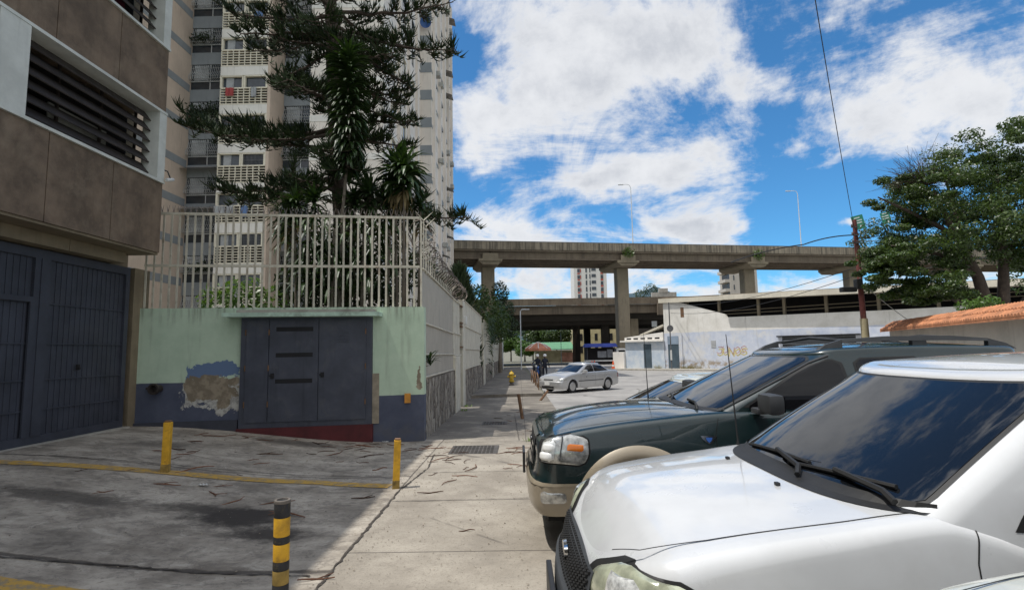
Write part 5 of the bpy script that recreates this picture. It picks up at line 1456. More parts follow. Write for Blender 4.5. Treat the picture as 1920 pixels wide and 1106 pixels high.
    for i in range(len(prof) - 1):
        (xa, ha), (xb, hb_) = prof[i], prof[i + 1]
        lo = .0 if i in (0, 1, 5, 6) else .045
        loa, lob = (min(lo, ha - .015) if lo else -.02), (min(lo, hb_ - .015) if lo else -.02)
        P = []
        for (xx, l_, h_) in ((xa, loa, ha), (xb, lob, hb_)):
            for yy_ in (-.028, .028): P += [(xx, yk + yy_, zr_(xx) + l_), (xx, yk + yy_ * .7, zr_(xx) + h_)]
        k = b.pts(P)
        for f in ((0, 4, 5, 1), (2, 3, 7, 6), (1, 5, 7, 3), (0, 2, 6, 4), (0, 1, 3, 2), (4, 6, 7, 5)): b.face([k + e for e in f])
    b.box(3.55, 3.68, yk - .025, yk + .025, zr_(3.6) - .02, zr_(3.6) + .05)
    b.build('roof_rack', 'trim_grey', r1, 30)
    # door handles
    for x in (2.72, 3.72):
        b = MB(); p_ = c1.surf(q(x), 1.04, sd); b.cbox((p_.x, p_.y + sd * .02, p_.z), (.18, .03, .035), bev=.01); b.build('door_handle', 'paint_dark_green', r1)
for x in (2.95, 4.1):
    b = MB(); b.tube([(x, -.61, c1.czr(x) + .06), (x, 0, c1.czr(x) + .10), (x, .61, c1.czr(x) + .06)], .018, 6)
    b.build('roof_bar', 'trim_grey', r1)
mirror(c1, (1.98, 1.08, 1.285), 'trim_grey')
# grille, plate, emblem, wipers, antenna
b = MB()
P = [c1.surf(d, .98, -1) for d in (0, .2, .4, .6)]
fx = lambda y, z: c1.surf(abs(y), z, -1).x
def nosepatch(nm, m, y0, y1, z0, z1, eps, nu=16, nv=6, par=None):
    b = MB(); k = b.pts([(fx(lerp(y0, y1, i / nu), lerp(z0, z1, j / nv)) - eps, lerp(y0, y1, i / nu), lerp(z0, z1, j / nv)) for j in range(nv + 1) for i in range(nu + 1)])
    for j in range(nv):
        for i in range(nu): a = k + j * (nu + 1) + i; b.face((a, a + nu + 1, a + nu + 2, a + 1))
    return b.build(nm, m, par or r1, 60)
gr1 = nosepatch('grille', 'under_black', -.50, .50, .70, .975, .006)
nosepatch('grille_frame', 'chrome', -.52, .52, .965, .99, .02, 16, 2, gr1); nosepatch('grille_frame', 'chrome', -.52, .52, .695, .72, .02, 16, 2, gr1)
nosepatch('grille_bar', 'chrome', -.50, .50, .80, .83, .02, 16, 2, gr1); nosepatch('grille_bar', 'chrome', -.50, .50, .87, .895, .02, 16, 2, gr1)
b = MB(); b.lathe([(.05, 0), (.055, -.01), (.04, -.014)], (fx(0, .85) - .015, 0, .85), 20, axis='X'); b.build('emblem', 'chrome', gr1)
b = MB(); b.cbox((-.085, 0, .66), (.025, .40, .20), bev=.006); b.build('license_plate', 'black_plastic', r1)
def cowl(c, b, t_, wd, n=40):
    rows = []
    for i in range(n + 1):
        v_ = -.965 + 1.93 * i / n; p_ = c.cfront(v_, t_); x0 = p_.x - wd * (1 - .6 * abs(v_) ** 3)
        rows.append(((p_.x - .004, p_.y, max(p_.z + .012, c.hood(p_.x, p_.y) + .008)), (x0 + wd * .4, p_.y, c.hood(x0 + wd * .4, p_.y) + .010), (x0, p_.y, c.hood(x0, p_.y) + .004)))
    for i in range(n):
        for j in range(2): b.quad(rows[i][j], rows[i + 1][j], rows[i + 1][j + 1], rows[i][j + 1])
def wsp(c, v_, t_, e=.03): p_ = c.cfront(v_, t_); return p_ + Vector((-.6, 0, .8)).normalized() * e
for (v0, v1_) in ((-.82, -.25), (-.05, .55)):
    wiper(c1, 'wiper', [wsp(c1, v0 + .05, .10), wsp(c1, v0 + .1, .135, .05), wsp(c1, (v0 + v1_) / 2, .19), wsp(c1, v1_, .21, .022)], .012)
b = MB()
cowl(c1, b, .165, .12)
b.build('cowl', 'rubber', r1, 60)
b = MB(); c1.hline(b, [(.12, -.76), (.5, -.80), (1.5, -.82)]); c1.hline(b, [(.12, .76), (.5, .80), (1.5, .82)]); c1.hline(b, [(.10, -.76), (.07, 0), (.10, .76)]); b.build('hood_seam', 'under_black', r1)
b = MB()
for sd in (-1, 1): c1.hline(b, [(.15, sd * .42), (.9, sd * .46), (1.5, sd * .52)], .03, .006)
b.build('hood_ridge', 'paint_dark_green', r1, 60)
b = MB(); b.tube([(1.42, .83, 1.16), (1.42, .835, 1.24), (1.40, .84, 1.95)], [.012, .006, .0025], 6); b.build('antenna', 'black_plastic', r1)

# ---- white sport utility in front
SPW = dict(L=4.40, W=1.80, af=.44, pf=2.5, ar=.24, pr=4, xf=.86, xr=3.48, zw=.34, RA=.40, dx=.025,
    ztop=[(0, .83), (.05, .885), (.15, .935), (.3, .97), (.6, 1.02), (1.0, 1.07), (1.38, 1.11), (1.55, 1.065), (1.72, 1.005), (2.0, 1.0), (4, 1.02), (4.4, 1.0)],
    z0=[(0, .34), (4.4, .36)], r=[(0, .14), (.3, .09), (1.4, .06), (4.4, .08)],
    crown=[(0, .0), (.1, .03), (.4, .06), (.9, .05), (1.3, .025), (2, .02), (4.4, .02)],
    inset=[(.3, .04), (.45, .01), (.65, .0), (.8, .0), (.92, .012), (1.05, .03), (1.2, .06)],
    nose=[(.3, .01), (.36, -.045), (.60, -.05), (.64, .0), (.72, .03), (.85, .05), (1.0, .05)], tail=[(.3, 0), (.5, -.06), (.65, -.02), (1.2, .06)],
    cab=dict(zb=.985, zr=1.69, rr=.05, xc0=.98, xc1=1.90, xr0=4.32, xr1=4.06, wb=.865, wr=.725, af=.34, ar=.2, p=2.6, df=.05, dr=.03, crown=.03))
def suv(root, spec, body, low, lampm, full=True):
    c = Car(root, spec)
    c.body(body, low, lambda x, y: .63 if x < .22 else .44, 1.36)
    c.cabin(body); c.wheels('rim_alloy', .34, .21, spokes=5); c.flare(body, .395, .47, .022)
    c.glass('windshield', c.cfront, [(-.925, .24), (.925, .24), (.915, .985), (-.915, .985)], 'tinted_glass', .018, .05, nu=90, nv=20, eps=.006)
    c.glass('rear_window', c.cback, [(-.85, .25), (.85, .25), (.82, .9), (-.82, .9)], 'side_glass', .02, .05)
    q = c.sx
    for sd in (-1, 1):
        sf_ = lambda x, t_, sd=sd: c.cside(x, t_, sd)
        c.glass('side_window', sf_, [(1.66, .09), (2.5, .07), (2.48, .88), (2.22, .88), (1.92, .60)], 'side_glass', .03, .06)
        c.glass('side_window', sf_, [(2.60, .06), (3.25, .06), (3.2, .88), (2.58, .88)], 'side_glass', .025, .05)
        c.glass('side_window', sf_, [(3.38, .12), (4.08, .12), (3.98, .84), (3.33, .86)], 'side_glass', .025, .05)
        b = MB(); c.line(b, [(q(1.50), 1.08), (q(1.47), .95), (q(1.47), .5)], sd); c.line(b, [(q(2.55), 1.05), (q(2.55), .5)], sd); c.line(b, [(q(1.47), .5), (q(3.0), .5)], sd); b.build('door_seam', 'under_black', root)
        b = MB(); c.decal(b, [(q(.03), .715), (q(.30), .70), (q(.50), .74), (q(.51), .80), (q(.32), .895), (q(.12), .90), (q(.04), .81)], sd, .006, 18, 14, .02, .05); hl = b.build('headlight', lampm, root, 60)
        b = MB(); c.decal(b, [(q(.02), .70), (q(.30), .685), (q(.515), .73), (q(.525), .805), (q(.32), .912), (q(.11), .917), (q(.025), .81)], sd, .002, 18, 14, 0, .055); b.build('lamp_surround', 'rubber', hl, 60)
        b = MB(); c.decal(b, [(q(.09), .735), (q(.20), .73), (q(.20), .87), (q(.10), .86)], sd, .028, 8, 8, .012, .03); b.build('reflector', 'lamp_reflector', hl, 60)
        for x in (2.4, 3.2):
            b = MB(); p_ = c.surf(q(x), .97, sd); b.cbox((p_.x, p_.y + sd * .02, p_.z), (.17, .03, .035), bev=.01); b.build('door_handle', body, root)
    mirror(c, (1.80, 1.03, 1.13), 'black_plastic')
    fx_ = lambda y, z: c.surf(abs(y), z, -1).x
    def np_(nm, m, y0, y1, z0, z1, eps, nu=16, nv=6, par=None):
        b = MB(); k = b.pts([(fx_(lerp(y0, y1, i / nu), lerp(z0, z1, j / nv)) - eps, lerp(y0, y1, i / nu), lerp(z0, z1, j / nv)) for j in range(nv + 1) for i in range(nu + 1)])
        for j in range(nv):
            for i in range(nu): a = k + j * (nu + 1) + i; b.face((a, a + nu + 1, a + nu + 2, a + 1))
        return b.build(nm, m, par or root, 60)
    g_ = np_('grille', 'trim_bumper', -.52, .52, .62, .80, .02)
    b = MB()
    for i in range(9):
        z = .64 + i * .018
        for k in range(26): y = -.48 + k * .037 + (i % 2) * .018; b.cbox((fx_(y, z) - .024, y, z), (.012, .026, .011))
    b.build('grille_mesh', 'under_black', g_)
    b = MB(); b.lathe([(.001, -.02), (.045, -.018), (.05, 0)], (fx_(0, .72) - .03, 0, .72), 20, axis='X')
    for i in range(len(b.v)): b.v[i] = (b.v[i][0], b.v[i][1] * 1.7, .72 + (b.v[i][2] - .72) * .8)
    b.build('emblem', 'chrome', g_, 40)
    b = MB(); b.cbox((-.085, 0, .50), (.03, .42, .17), bev=.006); b.build('license_plate', 'black_plastic', root)
    for (v0, v1_) in ((-.30, .55), (-.88, -.1)):
        wiper(c, 'wiper', [wsp(c, v0 - .02, .20, .05), wsp(c, v0 + .06, .25, .045), wsp(c, lerp(v0, v1_, .5), .30, .04)], .014)
        wiper(c, 'wiper_blade', [wsp(c, lerp(v0, v1_, .08), .305, .018), wsp(c, lerp(v0, v1_, .5), .30, .022), wsp(c, v1_ + .04, .265, .018)], .011)
    b = MB()
    cowl(c, b, .25, .13)
    b.build('cowl', 'rubber', root, 60)
    for sd in (-1, 1): b = MB(); c.hline(b, [(.14, sd * .66), (.24, sd * .735), (.5, sd * .765), (1.36, sd * .785)], .007); b.build('hood_seam', 'under_black', root)
    for y in (-.32, .30):
        b = MB(); b.cbox((1.0, y, c.hood(1.0, y) + .008), (.02, .03, .015), bev=.004)
        b.build('washer_nozzle', 'black_plastic', root)
    return c
r2 = xf_root('sport_utility_car', 'white sport utility car with dark windshield in the foreground, black front bumper', 'car', .235, 3.01, 0, 'cars parked nose to the pavement')
c2 = suv(r2, SPW, 'paint_white', 'trim_bumper', 'lamp_yellowed')
b = MB(); b.tube([(1.26, .79, 1.09), (1.26, .79, 1.14), (1.22, .79, 1.86)], [.014, .006, .0025], 6); b.build('antenna', 'black_plastic', r2)
import copy as _cp
SP3 = _cp.deepcopy(SPW); SP3['ztop'] = [(a, z + .125) for a, z in SP3['ztop']]; SP3['af'] = .40; SP3['pf'] = 2.6
r3 = xf_root('sport_utility_car', 'pale cream white car cut off by the bottom right corner, nearest to the viewer', 'car', .84, .80, 0, 'cars parked nose to the pavement')
suv(r3, SP3, 'paint_pearl', 'trim_bumper', 'lamp_yellowed')

# ---- sedans
def sedan(root, body, tint='tinted_glass'):
    sp = dict(L=4.45, W=1.70, af=.34, pf=3.0, ar=.28, pr=3.4, xf=.86, xr=3.48, zw=.30, RA=.345,
        ztop=[(0, .66), (.06, .70), (.2, .745), (.6, .84), (1.2, .925), (1.7, .945), (3.2, .975), (3.8, .985), (4.3, .96), (4.45, .92)],
        z0=[(0, .20), (.6, .20), (1.2, .19), (3.9, .2), (4.45, .3)], r=[(0, .08), (.4, .07), (1.5, .06), (4.45, .08)],
        crown=[(0, 0), (.15, .02), (.5, .05), (1.2, .05), (2, .03), (4.0, .03), (4.45, 0)],
        inset=[(.2, .05), (.35, .01), (.5, .0), (.7, .005), (.85, .025), (1.0, .06)],
        nose=[(.2, .03), (.3, -.03), (.52, -.04), (.58, .0), (.75, .07)], tail=[(.2, .03), (.35, -.02), (.6, -.02), (1, .04)],
        cab=dict(zb=.86, zr=1.37, rr=.06, xc0=1.02, xc1=1.92, xr0=4.05, xr1=3.12, wb=.80, wr=.615, af=.26, ar=.2, p=2.6, df=.03, dr=.03, crown=.025))
    c = Car(root, sp); c.body(body, body, lambda x, y: 0, 1.3); c.cabin(body); c.wheels('rim_alloy', .30, .20, .19, 7); c.flare(body, .342, .39, .008)
    c.glass('windshield', c.cfront, [(-.90, .2), (.90, .2), (.88, .95), (-.88, .95)], tint, .02, .05, nu=60, eps=.006)
    c.glass('rear_window', c.cback, [(-.85, .3), (.85, .3), (.82, .9), (-.82, .9)], 'side_glass', .02, .05)
    q = c.sx
    for sd in (-1, 1):
        sf_ = lambda x, t_, sd=sd: c.cside(x, t_, sd)
        c.glass('side_window', sf_, [(1.55, .2), (2.46, .2), (2.44, .90), (2.12, .90)], 'side_glass', .02, .04)
        c.glass('side_window', sf_, [(2.53, .2), (3.55, .24), (3.1, .88), (2.51, .90)], 'side_glass', .02, .04)
        b = MB(); c.line(b, [(q(1.45), .9), (q(1.4), .3)], sd, .008); c.line(b, [(q(2.5), .92), (q(2.5), .3)], sd, .008); c.line(b, [(q(3.3), .92), (q(3.2), .62)], sd, .008); b.build('door_seam', 'under_black', root)
        b = MB(); c.decal(b, [(q(1.25), .52), (q(3.1), .52), (q(3.1), .56), (q(1.25), .56)], sd, .008, 20, 2, .004, 0); b.build('side_moulding', 'trim_grey', root)
        b = MB(); c.decal(b, [(q(.02), .58), (q(.42), .60), (q(.44), .66), (q(.05), .675)], sd, .006, 12, 6, .01, .02); b.build('headlight', 'lamp_lens', root, 60)
        b = MB(); c.decal(b, [(q(4.2), .62), (q(4.43), .62), (q(4.43), .85), (q(4.25), .85)], sd, .006, 6, 6, .01, .02); b.build('tail_lamp', 'red_lens', root, 60)
        for x in (2.35, 3.1):
            b = MB(); p_ = c.surf(q(x), .80, sd); b.cbox((p_.x, p_.y + sd * .015, p_.z), (.15, .03, .03), bev=.01); b.build('door_handle', body, root)
    mirror(c, (1.62, .94, .98), body)
    fx_ = lambda y, z: c.surf(abs(y), z, -1).x
    b = MB(); b.cbox((fx_(0, .63) - .01, 0, .63), (.03, .62, .06), bev=.01); b.build('grille', 'under_black', root)
    b = MB(); b.cbox((fx_(0, .28) - .01, 0, .29), (.03, .8, .10), bev=.01); b.build('lower_intake', 'under_black', root)
    b = MB(); b.cbox((fx_(0, .45) - .02, .0, .46), (.02, .34, .15)); b.build('license_plate', 'plate_white', root)
    return c
r4 = xf_root('sedan', 'silver sedan parked half on the pavement near the yellow hydrant', 'car', 1.3, 24.5, R(41))
sedan(r4, 'paint_silver'); r4.scale = (.93, .93, .95)
r5 = xf_root('sedan', 'pale cream sedan mostly hidden behind the dark green car', 'car', .42, 8.15, 0, 'cars parked nose to the pavement')
sedan(r5, 'paint_pearl')
# ------------------------------------------------------------------ bollards, cones, hydrant, grates, street things
mat('hydrant_base', (.16, .14, .12), .85, .3, 6)
mat('bollard_yellow', (.62, .34, .02), .6, .2, 6, dirt=(.20, .10, .03), dirt_amt=.5, dscale=7)
mat('bollard_black', (.022, .022, .024), .7, .3, 9, dirt=(.35, .25, .06), dirt_amt=.25, dscale=14)
mat('dirty_yellow', (.30, .20, .05), .8, .3, 8, dirt=(.04, .035, .03), dirt_amt=.7, dscale=9)
def sq_post(x, y, lab, h=.62, tilt=0):
    z = G(x, y); o = thing('bollard', lab, 'bollard', (x, y, z), 'yellow square bollards')
    M = Matrix.Translation((x, y, z)) @ Matrix.Rotation(tilt, 4, 'Y') @ Matrix.Rotation(R(12), 4, 'Z')
    b = MB(); b.cbox((0, 0, h / 2 - .05), (.09, .09, h + .1), M, bev=.008); b.build('post', 'bollard_yellow', o)
    b = MB(); b.cbox((0, 0, h + .012), (.075, .075, .02), M, bev=.006); b.build('cap', 'rust', o)
    b = MB(); b.cbox((0, 0, .05), (.094, .094, .12), M, bev=.004); b.build('dirty_foot', 'dirty_yellow', o)
sq_post(-1.64, 7.26, 'yellow square bollard in sunlight at the end of the painted line', .62, R(2))
sq_post(-4.76, 7.36, 'yellow square bollard in the shade in front of the pipe stub', .66, R(1))
o = thing('bollard', 'round black and yellow striped bollard at the bottom edge', 'bollard', (-1.53, 3.55, 0))
zb_ = [(-.1, .16, 'bollard_black'), (.16, .27, 'dirty_yellow'), (.27, .34, 'bollard_black'), (.34, .425, 'dirty_yellow'), (.425, .48, 'bollard_black'), (.48, .585, 'bollard_yellow'), (.585, .63, 'bollard_black'), (.63, .745, 'bollard_yellow'), (.745, .845, 'bollard_black')]
b = MB()
b.lathe([(.045, -.1), (.045, .80)], (-1.53, 3.55, 0), 20); b.build('core', 'rust', o)
for z0, z1, m in zb_:
    b = MB(); b.lathe([(.0485, z0 + .001), (.0495, z0 + .006), (.0495, z1 - .006), (.0485, z1 - .001)], (-1.53, 3.55, 0), 24); b.build('stripe', m, o, 40)
b = MB(); b.lathe([(.050, .832), (.052, .84), (.050, .852), (.036, .853), (.034, .835), (.001, .835)], (-1.53, 3.55, 0), 24); b.build('top_plate', 'hydrant_base', o, 40)
# drain grates
mat('iron_grate', (.075, .068, .062), .75, .3, 5)
def grate(x0, x1, y0, y1, lab):
    z = G(x0, y0); o = thing('drain_grate', lab, 'grate', ((x0 + x1) / 2, y0, z), None)
    b = MB(); b.box(x0, x1, y0, y1, z - .02, z + .006); b.build('frame', 'iron_grate', o)
    b = MB(); y = y0 + .05
    while y < y1 - .05:
        x = x0 + .04
        while x < x1 - .06: b.box(x, x + .045, y, y + .022, z + .005, z + .012); x += .07
        y += .045
    b.build('tread', 'iron_grate', o)
grate(-1.27, -.40, 9.62, 10.45, 'rusty iron drain cover in the sunlit pavement'); grate(-.95, -.32, 13.6, 14.2, 'narrow dark drain cover in the shaded pavement')
# hydrant
mat('hydrant_yellow', (.50, .33, .03), .5, .25, 8)
hx, hy = -.40, 29.4; hz = G(0, hy) + .13
o = thing('fire_hydrant', 'yellow fire hydrant standing on the pavement', 'hydrant', (hx, hy, hz))
b = MB(); b.lathe([(.12, .16), (.15, .19), (.15, .23), (.11, .25), (.11, .55), (.15, .57), (.15, .61), (.12, .63), (.09, .70), (.03, .73), (.03, .78), (.001, .78)], (hx, hy, hz), 18); b.build('body', 'hydrant_yellow', o, 40)
b = MB(); b.lathe([(.14, 0), (.14, .05), (.10, .07), (.10, .16)], (hx, hy, hz), 18); b.build('base', 'hydrant_base', o, 40)
b = MB()
for s in (-1, 1): b.lathe([(.055, 0), (.055, .09), (.07, .1), (.07, .13)], (hx + s * .09, hy, hz + .46), 12, axis='X', M=Matrix.Scale(s, 4, (1, 0, 0)))
b.lathe([(.065, 0), (.065, -.10), (.08, -.11), (.08, -.14)], (hx, hy - .09, hz + .44), 12, axis='Y'); b.build('outlet', 'hydrant_yellow', o, 40)
# leaning posts and hoop rail
for (x, y, dx, dy, h, lab) in ((.08, 14.8, -.10, 0, .66, 'rusty stub post leaning left in the shaded pavement'), (.75, 20.6, .34, .1, .36, 'rusty stub post leaning right in front of the silver sedan'), (.0, 24.1, 0, 0, 0, None)):
    if not lab: continue
    z = G(x, y); o = thing('leaning_post', lab, 'post', (x, y, z), 'rusty leaning posts')
    b = MB(); b.tube([(x, y, z - .05), (x + dx, y + dy, z + h)], .045, 8); b.build('post', 'rust', o, 40)
o = thing('hoop_rail', 'bent rusty hoop railing at the pavement edge behind the silver sedan', 'railing', (.9, 30, G(0, 30)))
for k in range(4):
    b = MB(); y = 25.0 + k * 2.2; x = .9 - .05 * k; z = G(0, y) + .13
    b.tube([(x + .05 * k, y, z), (x - .02, y, z + .55), (x - .04, y + .2, z + .72), (x - .03, y + 1.0, z + .74), (x + .02, y + 1.2, z + .55), (x, y + 1.25, z)], .028, 6)
    b.build('hoop', 'rust', o, 50)
# cones
mat('cone_orange', (.70, .10, .02), .5, .15, 3); mat('cone_band', (.65, .65, .62), .5, .05)
c0_ = None
for (x, y, lab) in ((10.3, 59.3, 'orange traffic cone in front, left of the truck'), (11.9, 62.5, 'orange traffic cone right beside the truck cab'), (9.0, 64.5, 'farthest small orange traffic cone near the flyover pier'), (8.5, 63, 'orange traffic cone below the truck platform')):
    if c0_ is None:
        o = thing('traffic_cone', lab, 'traffic cone', (x, y, G(x, y)), 'orange traffic cones', local=True)
        b = MB(); b.lathe([(.17, .04), (.14, .2), (.11, .42), (.07, .62), (.035, .8), (.001, .8)], (0, 0, 0), 16); b.build('cone', 'cone_orange', o, 40)
        b = MB(); b.cbox((0, 0, .025), (.42, .42, .05), bev=.01); b.build('base', 'cone_orange', o)
        b = MB(); b.lathe([(.129, .3), (.108, .45)], (0, 0, 0), 16); b.build('band', 'cone_band', o, 40)
        c0_ = o; o.scale = (1.25, 1.25, 1.25)
    else:
        o = copy_tree(c0_); o.location = (x, y, G(x, y)); o['label'] = lab
# small truck with a blue awning
mat('truck_white', (.68, .68, .66), .4, .1, 1); mat('tarp_blue', (.04, .07, .35), .6, .2, 1)
tx, ty = 8.5, 67; tz = G(tx, ty)
o = thing('truck', 'white truck with a blue awning over its open bed under the flyover', 'truck', (tx, ty, tz), local=True)
b = MB(); prof = [(3.6, .55), (5.2, .55), (5.25, 1.2), (5.1, 1.45), (4.75, 2.3), (4.55, 2.42), (3.6, 2.42)]
b.prism(prof, lambda q: (q[0], 0, q[1]), lambda q: (q[0], 1.9, q[1])); b.build('cab', 'truck_white', o, fixn=True)
b = MB(); b.prism([(3.85, 1.45), (4.85, 1.45), (4.6, 2.2), (3.85, 2.2)], lambda q: (q[0], -.01, q[1]), lambda q: (q[0], 1.91, q[1])); b.build('side_window', 'side_glass', o, fixn=True)
b = MB(); b.quad((5.13, .15, 1.5), (5.13, 1.75, 1.5), (4.79, 1.75, 2.28), (4.79, .15, 2.28)); b.build('windshield', 'side_glass', o)
b = MB(); b.box(-.2, 3.55, 0, 1.9, .85, 1.0); b.build('bed', 'truck_white', o)
b = MB(); b.box(0, 3.5, .1, 1.8, .5, .849); b.box(0, 3.5, .9, 1.8, 1.0, 2.5); b.build('chassis', 'dark_room', o)
for x in (0, 3.4):
    for y in (.1, 1.8): b = MB(); b.tube([(x, y, 1.0), (x, y, 2.9)], .04, 6); b.build('awning_pole', 'bars_dark', o)
b = MB(); b.prism([(-.3, .0), (3.7, 0), (3.7, .1), (3.5, .45), (-.1, .45), (-.3, .1)], lambda q: (q[0], -.2, 2.6 + q[1]), lambda q: (q[0], 2.1, 2.6 + q[1])); b.build('awning', 'tarp_blue', o, fixn=True)
b = MB(); b.box(1.4, 2.5, .85, .89, 1.3, 2.1); b.box(2.6, 3.3, .85, .89, 1.3, 2.3); b.build('display_board', 'curtain_pale', o)
for x in (.7, 4.5):
    for y in (.0, 1.6): b = MB(); b.lathe([(.2, -.02), (.42, 0), (.45, .05), (.45, .22), (.42, .26), (.2, .26)], (x, y, .45), 20, axis='Y'); b.build('wheel', 'tyre_rubber', o, 40)
# market umbrella and hut
o = thing('market_umbrella', 'faded orange market umbrella with a white rim', 'umbrella', (1.5, 47, G(0, 47)))
uz = G(0, 47) + 2.35
b = MB(); b.lathe([(1.15, -.25), (1.12, -.05), (.6, .28), (.03, .5), (.001, .5)], (1.7, 47, uz), 8); b.build('canopy', mat('faded_orange', (.42, .17, .10), .8, .25, 3), o, 20)
b = MB()
for k in range(8):
    a = 2 * PI * k / 8; b.tube([(1.7, 47, uz + .5), (1.7 + .6 * math.cos(a), 47 + .6 * math.sin(a), uz + .30), (1.7 + 1.13 * math.cos(a), 47 + 1.13 * math.sin(a), uz - .04)], .035, 5)
b.build('rib', 'camera_white', o)
b = MB(); b.tube([(1.7, 47, G(0, 47)), (1.7, 47, uz + .5)], .035, 6); b.cbox((1.7, 47, G(0, 47) + .5), (1.0, .7, .8)); b.build('pole', 'bars_dark', o)
# lamp posts in front of the dark flyover
pk = None
for (x, y, h, lab) in ((-2.6 + 2.9, 62, 6.8, 'thin grey pole left of the market umbrella'), (-2.05 + .2, 64, 5.4, 'thin pale pole beside the end of the side fence'), (9.3, 118, 7.0, 'pale street lamp among the park trees')):
    o = thing('lamp_post', lab, 'lamp post', (x, y, G(x, y)), 'poles by the flyover')
    b = MB(); b.tube([(x, y, G(x, y)), (x, y, G(x, y) + h), (x + .15, y, G(x, y) + h + .2), (x + .6, y, G(x, y) + h + .22)], .06, 8); b.build('pole', 'lamp_grey', o, 40)
    b = MB(); b.cbox((x + .8, y, G(x, y) + h + .2), (.5, .2, .1), bev=.03); b.build('lamp_head', 'lamp_grey', o)
# ------------------------------------------------------------------ people (one continuous skinned body each)
mat('skin_brown', (.28, .15, .09), .6, .1); mat('cloth_navy', (.015, .018, .03), .9, .2, 4); mat('cloth_grey', (.05, .05, .055), .9, .2, 4); mat('helmet_white', (.7, .7, .7), .2, .05)
def skinbody(name, J, E, m, parent):
    me = bpy.data.meshes.new(name); me.from_pydata([j[0] for j in J], E, []); me.materials.append(MATS[m])
    o = bpy.data.objects.new(name, me); COL.objects.link(o); o.parent = parent
    sk = o.modifiers.new('skin', 'SKIN'); sk.use_smooth_shade = True
    if not me.skin_vertices: 
        bpy.context.view_layer.objects.active = o
    lay = me.skin_vertices[0].data
    for i, j in enumerate(J): lay[i].radius = (j[1], j[1] * (j[2] if len(j) > 2 else 1)); lay[i].use_root = (i == 0)
    ss = o.modifiers.new('sub', 'SUBSURF'); ss.levels = 1; ss.render_levels = 1
    return o
def person(x, y, rotz, lab, arms, lean=0.0, ride=False):
    z = G(x, y); o = thing('person', lab, 'person', (x, y, z), None, local=True, rotz=rotz)
    l = lean
    if ride: legs = [((.12, 0, .86), .10), ((.20, -.38, .80), .075), ((.22, -.28, .42), .055), ((.22, -.40, .36), .045), ((-.12, 0, .86), .10), ((-.20, -.38, .80), .075), ((-.22, -.28, .42), .055), ((-.22, -.40, .36), .045)]
    else: legs = [((.10, 0, .86), .095), ((.12, -.03, .48), .068), ((.13, .02, .09), .045), ((.14, -.14, .04), .04), ((-.10, 0, .86), .095), ((-.13, .02, .48), .068), ((-.14, .06, .09), .045), ((-.15, -.10, .04), .04)]
    J = [((0, 0, .93), .135, 1.0), ((0, -.05 * l, 1.12), .13), ((0, -.12 * l, 1.32), .15), ((0, -.16 * l, 1.45), .085), ((0, -.18 * l, 1.54), .055)] + legs
    E = [(0, 1), (1, 2), (2, 3), (3, 4), (0, 5), (5, 6), (6, 7), (7, 8), (0, 9), (9, 10), (10, 11), (11, 12)]
    k = len(J)
    for s in (1, -1):
        for i, p_ in enumerate(arms): J.append(((s * p_[0], p_[1] - .1 * l, p_[2]), (.062, .048, .038, .03)[i])); E.append((2 if i == 0 else len(J) - 2, len(J) - 1))
    skinbody('body', J, E, 'cloth_navy', o)
    b = MB(); hz_ = 1.65; b.lathe([(.03, -.12), (.065, -.11), (.085, -.03), (.095, .03), (.085, .09), (.05, .12), (.001, .125)], (0, -.20 * l, hz_), 14); b.cbox((0, -.20 * l - .095, hz_ - .02), (.025, .04, .04), bev=.008); b.build('head', 'skin_brown', o, 60)
    b = MB(); b.lathe([(.12, -.06), (.135, 0), (.125, .08), (.08, .13), (.001, .145)], (0, -.19 * l, hz_ + .02), 14); b.build('helmet', 'helmet_white', o, 60)
    for s in (1, -1):
        w_ = arms[-1]; b = MB()
        for f in range(4): b.tube([(s * w_[0] + (f - 1.5) * .018, w_[1] - .1 * l, w_[2]), (s * w_[0] + (f - 1.5) * .02, w_[1] - .1 * l - .05, w_[2] - .02), (s * w_[0] + (f - 1.5) * .02, w_[1] - .1 * l - .07, w_[2] - .06)], [.011, .010, .007], 5)
        b.tube([(s * w_[0] - s * .03, w_[1] - .1 * l, w_[2]), (s * w_[0] - s * .055, w_[1] - .1 * l - .03, w_[2] - .02)], [.012, .008], 5)
        b.build('hand', 'skin_brown', o, 60)
    return o
person(1.98, 41.2, R(20), 'person in dark clothes and white helmet standing beside a motorcycle', [(.19, -.02, 1.38), (.27, .0, 1.12), (.28, -.12, .90), (.28, -.16, .84)], .15)
person(1.42, 40.4, R(-15), 'person in dark clothes seated on a motorcycle facing the street', [(.19, -.02, 1.38), (.28, -.18, 1.18), (.30, -.48, 1.12), (.30, -.54, 1.11)], .5, True)
mx, my = 1.42, 40.2
o = thing('motorcycle', 'dark motorcycle under the seated rider beyond the silver sedan', 'motorcycle', (mx, my, G(mx, my)), local=True, rotz=R(-15))
for y in (-.72, .62):
    b = MB(); b.lathe([(.2, -.05), (.29, -.05), (.31, 0), (.29, .05), (.2, .05)], (0, y, .31), 20, axis='X'); w_ = b.build('wheel', 'tyre_rubber', o, 40)
    b = MB(); b.lathe([(.2, -.02), (.04, -.03), (.04, .03), (.2, .02)], (0, y, .31), 14, axis='X'); b.build('rim', 'rim_alloy', w_)
b = MB(); b.cbox((0, -.02, .5), (.26, .6, .3), bev=.06); b.cbox((0, -.22, .82), (.24, .42, .22), bev=.08); b.build('body', 'badge_blue', o, 50)
b = MB(); b.cbox((0, .33, .80), (.26, .62, .10), bev=.04); b.build('seat', 'black_plastic', o, 50)
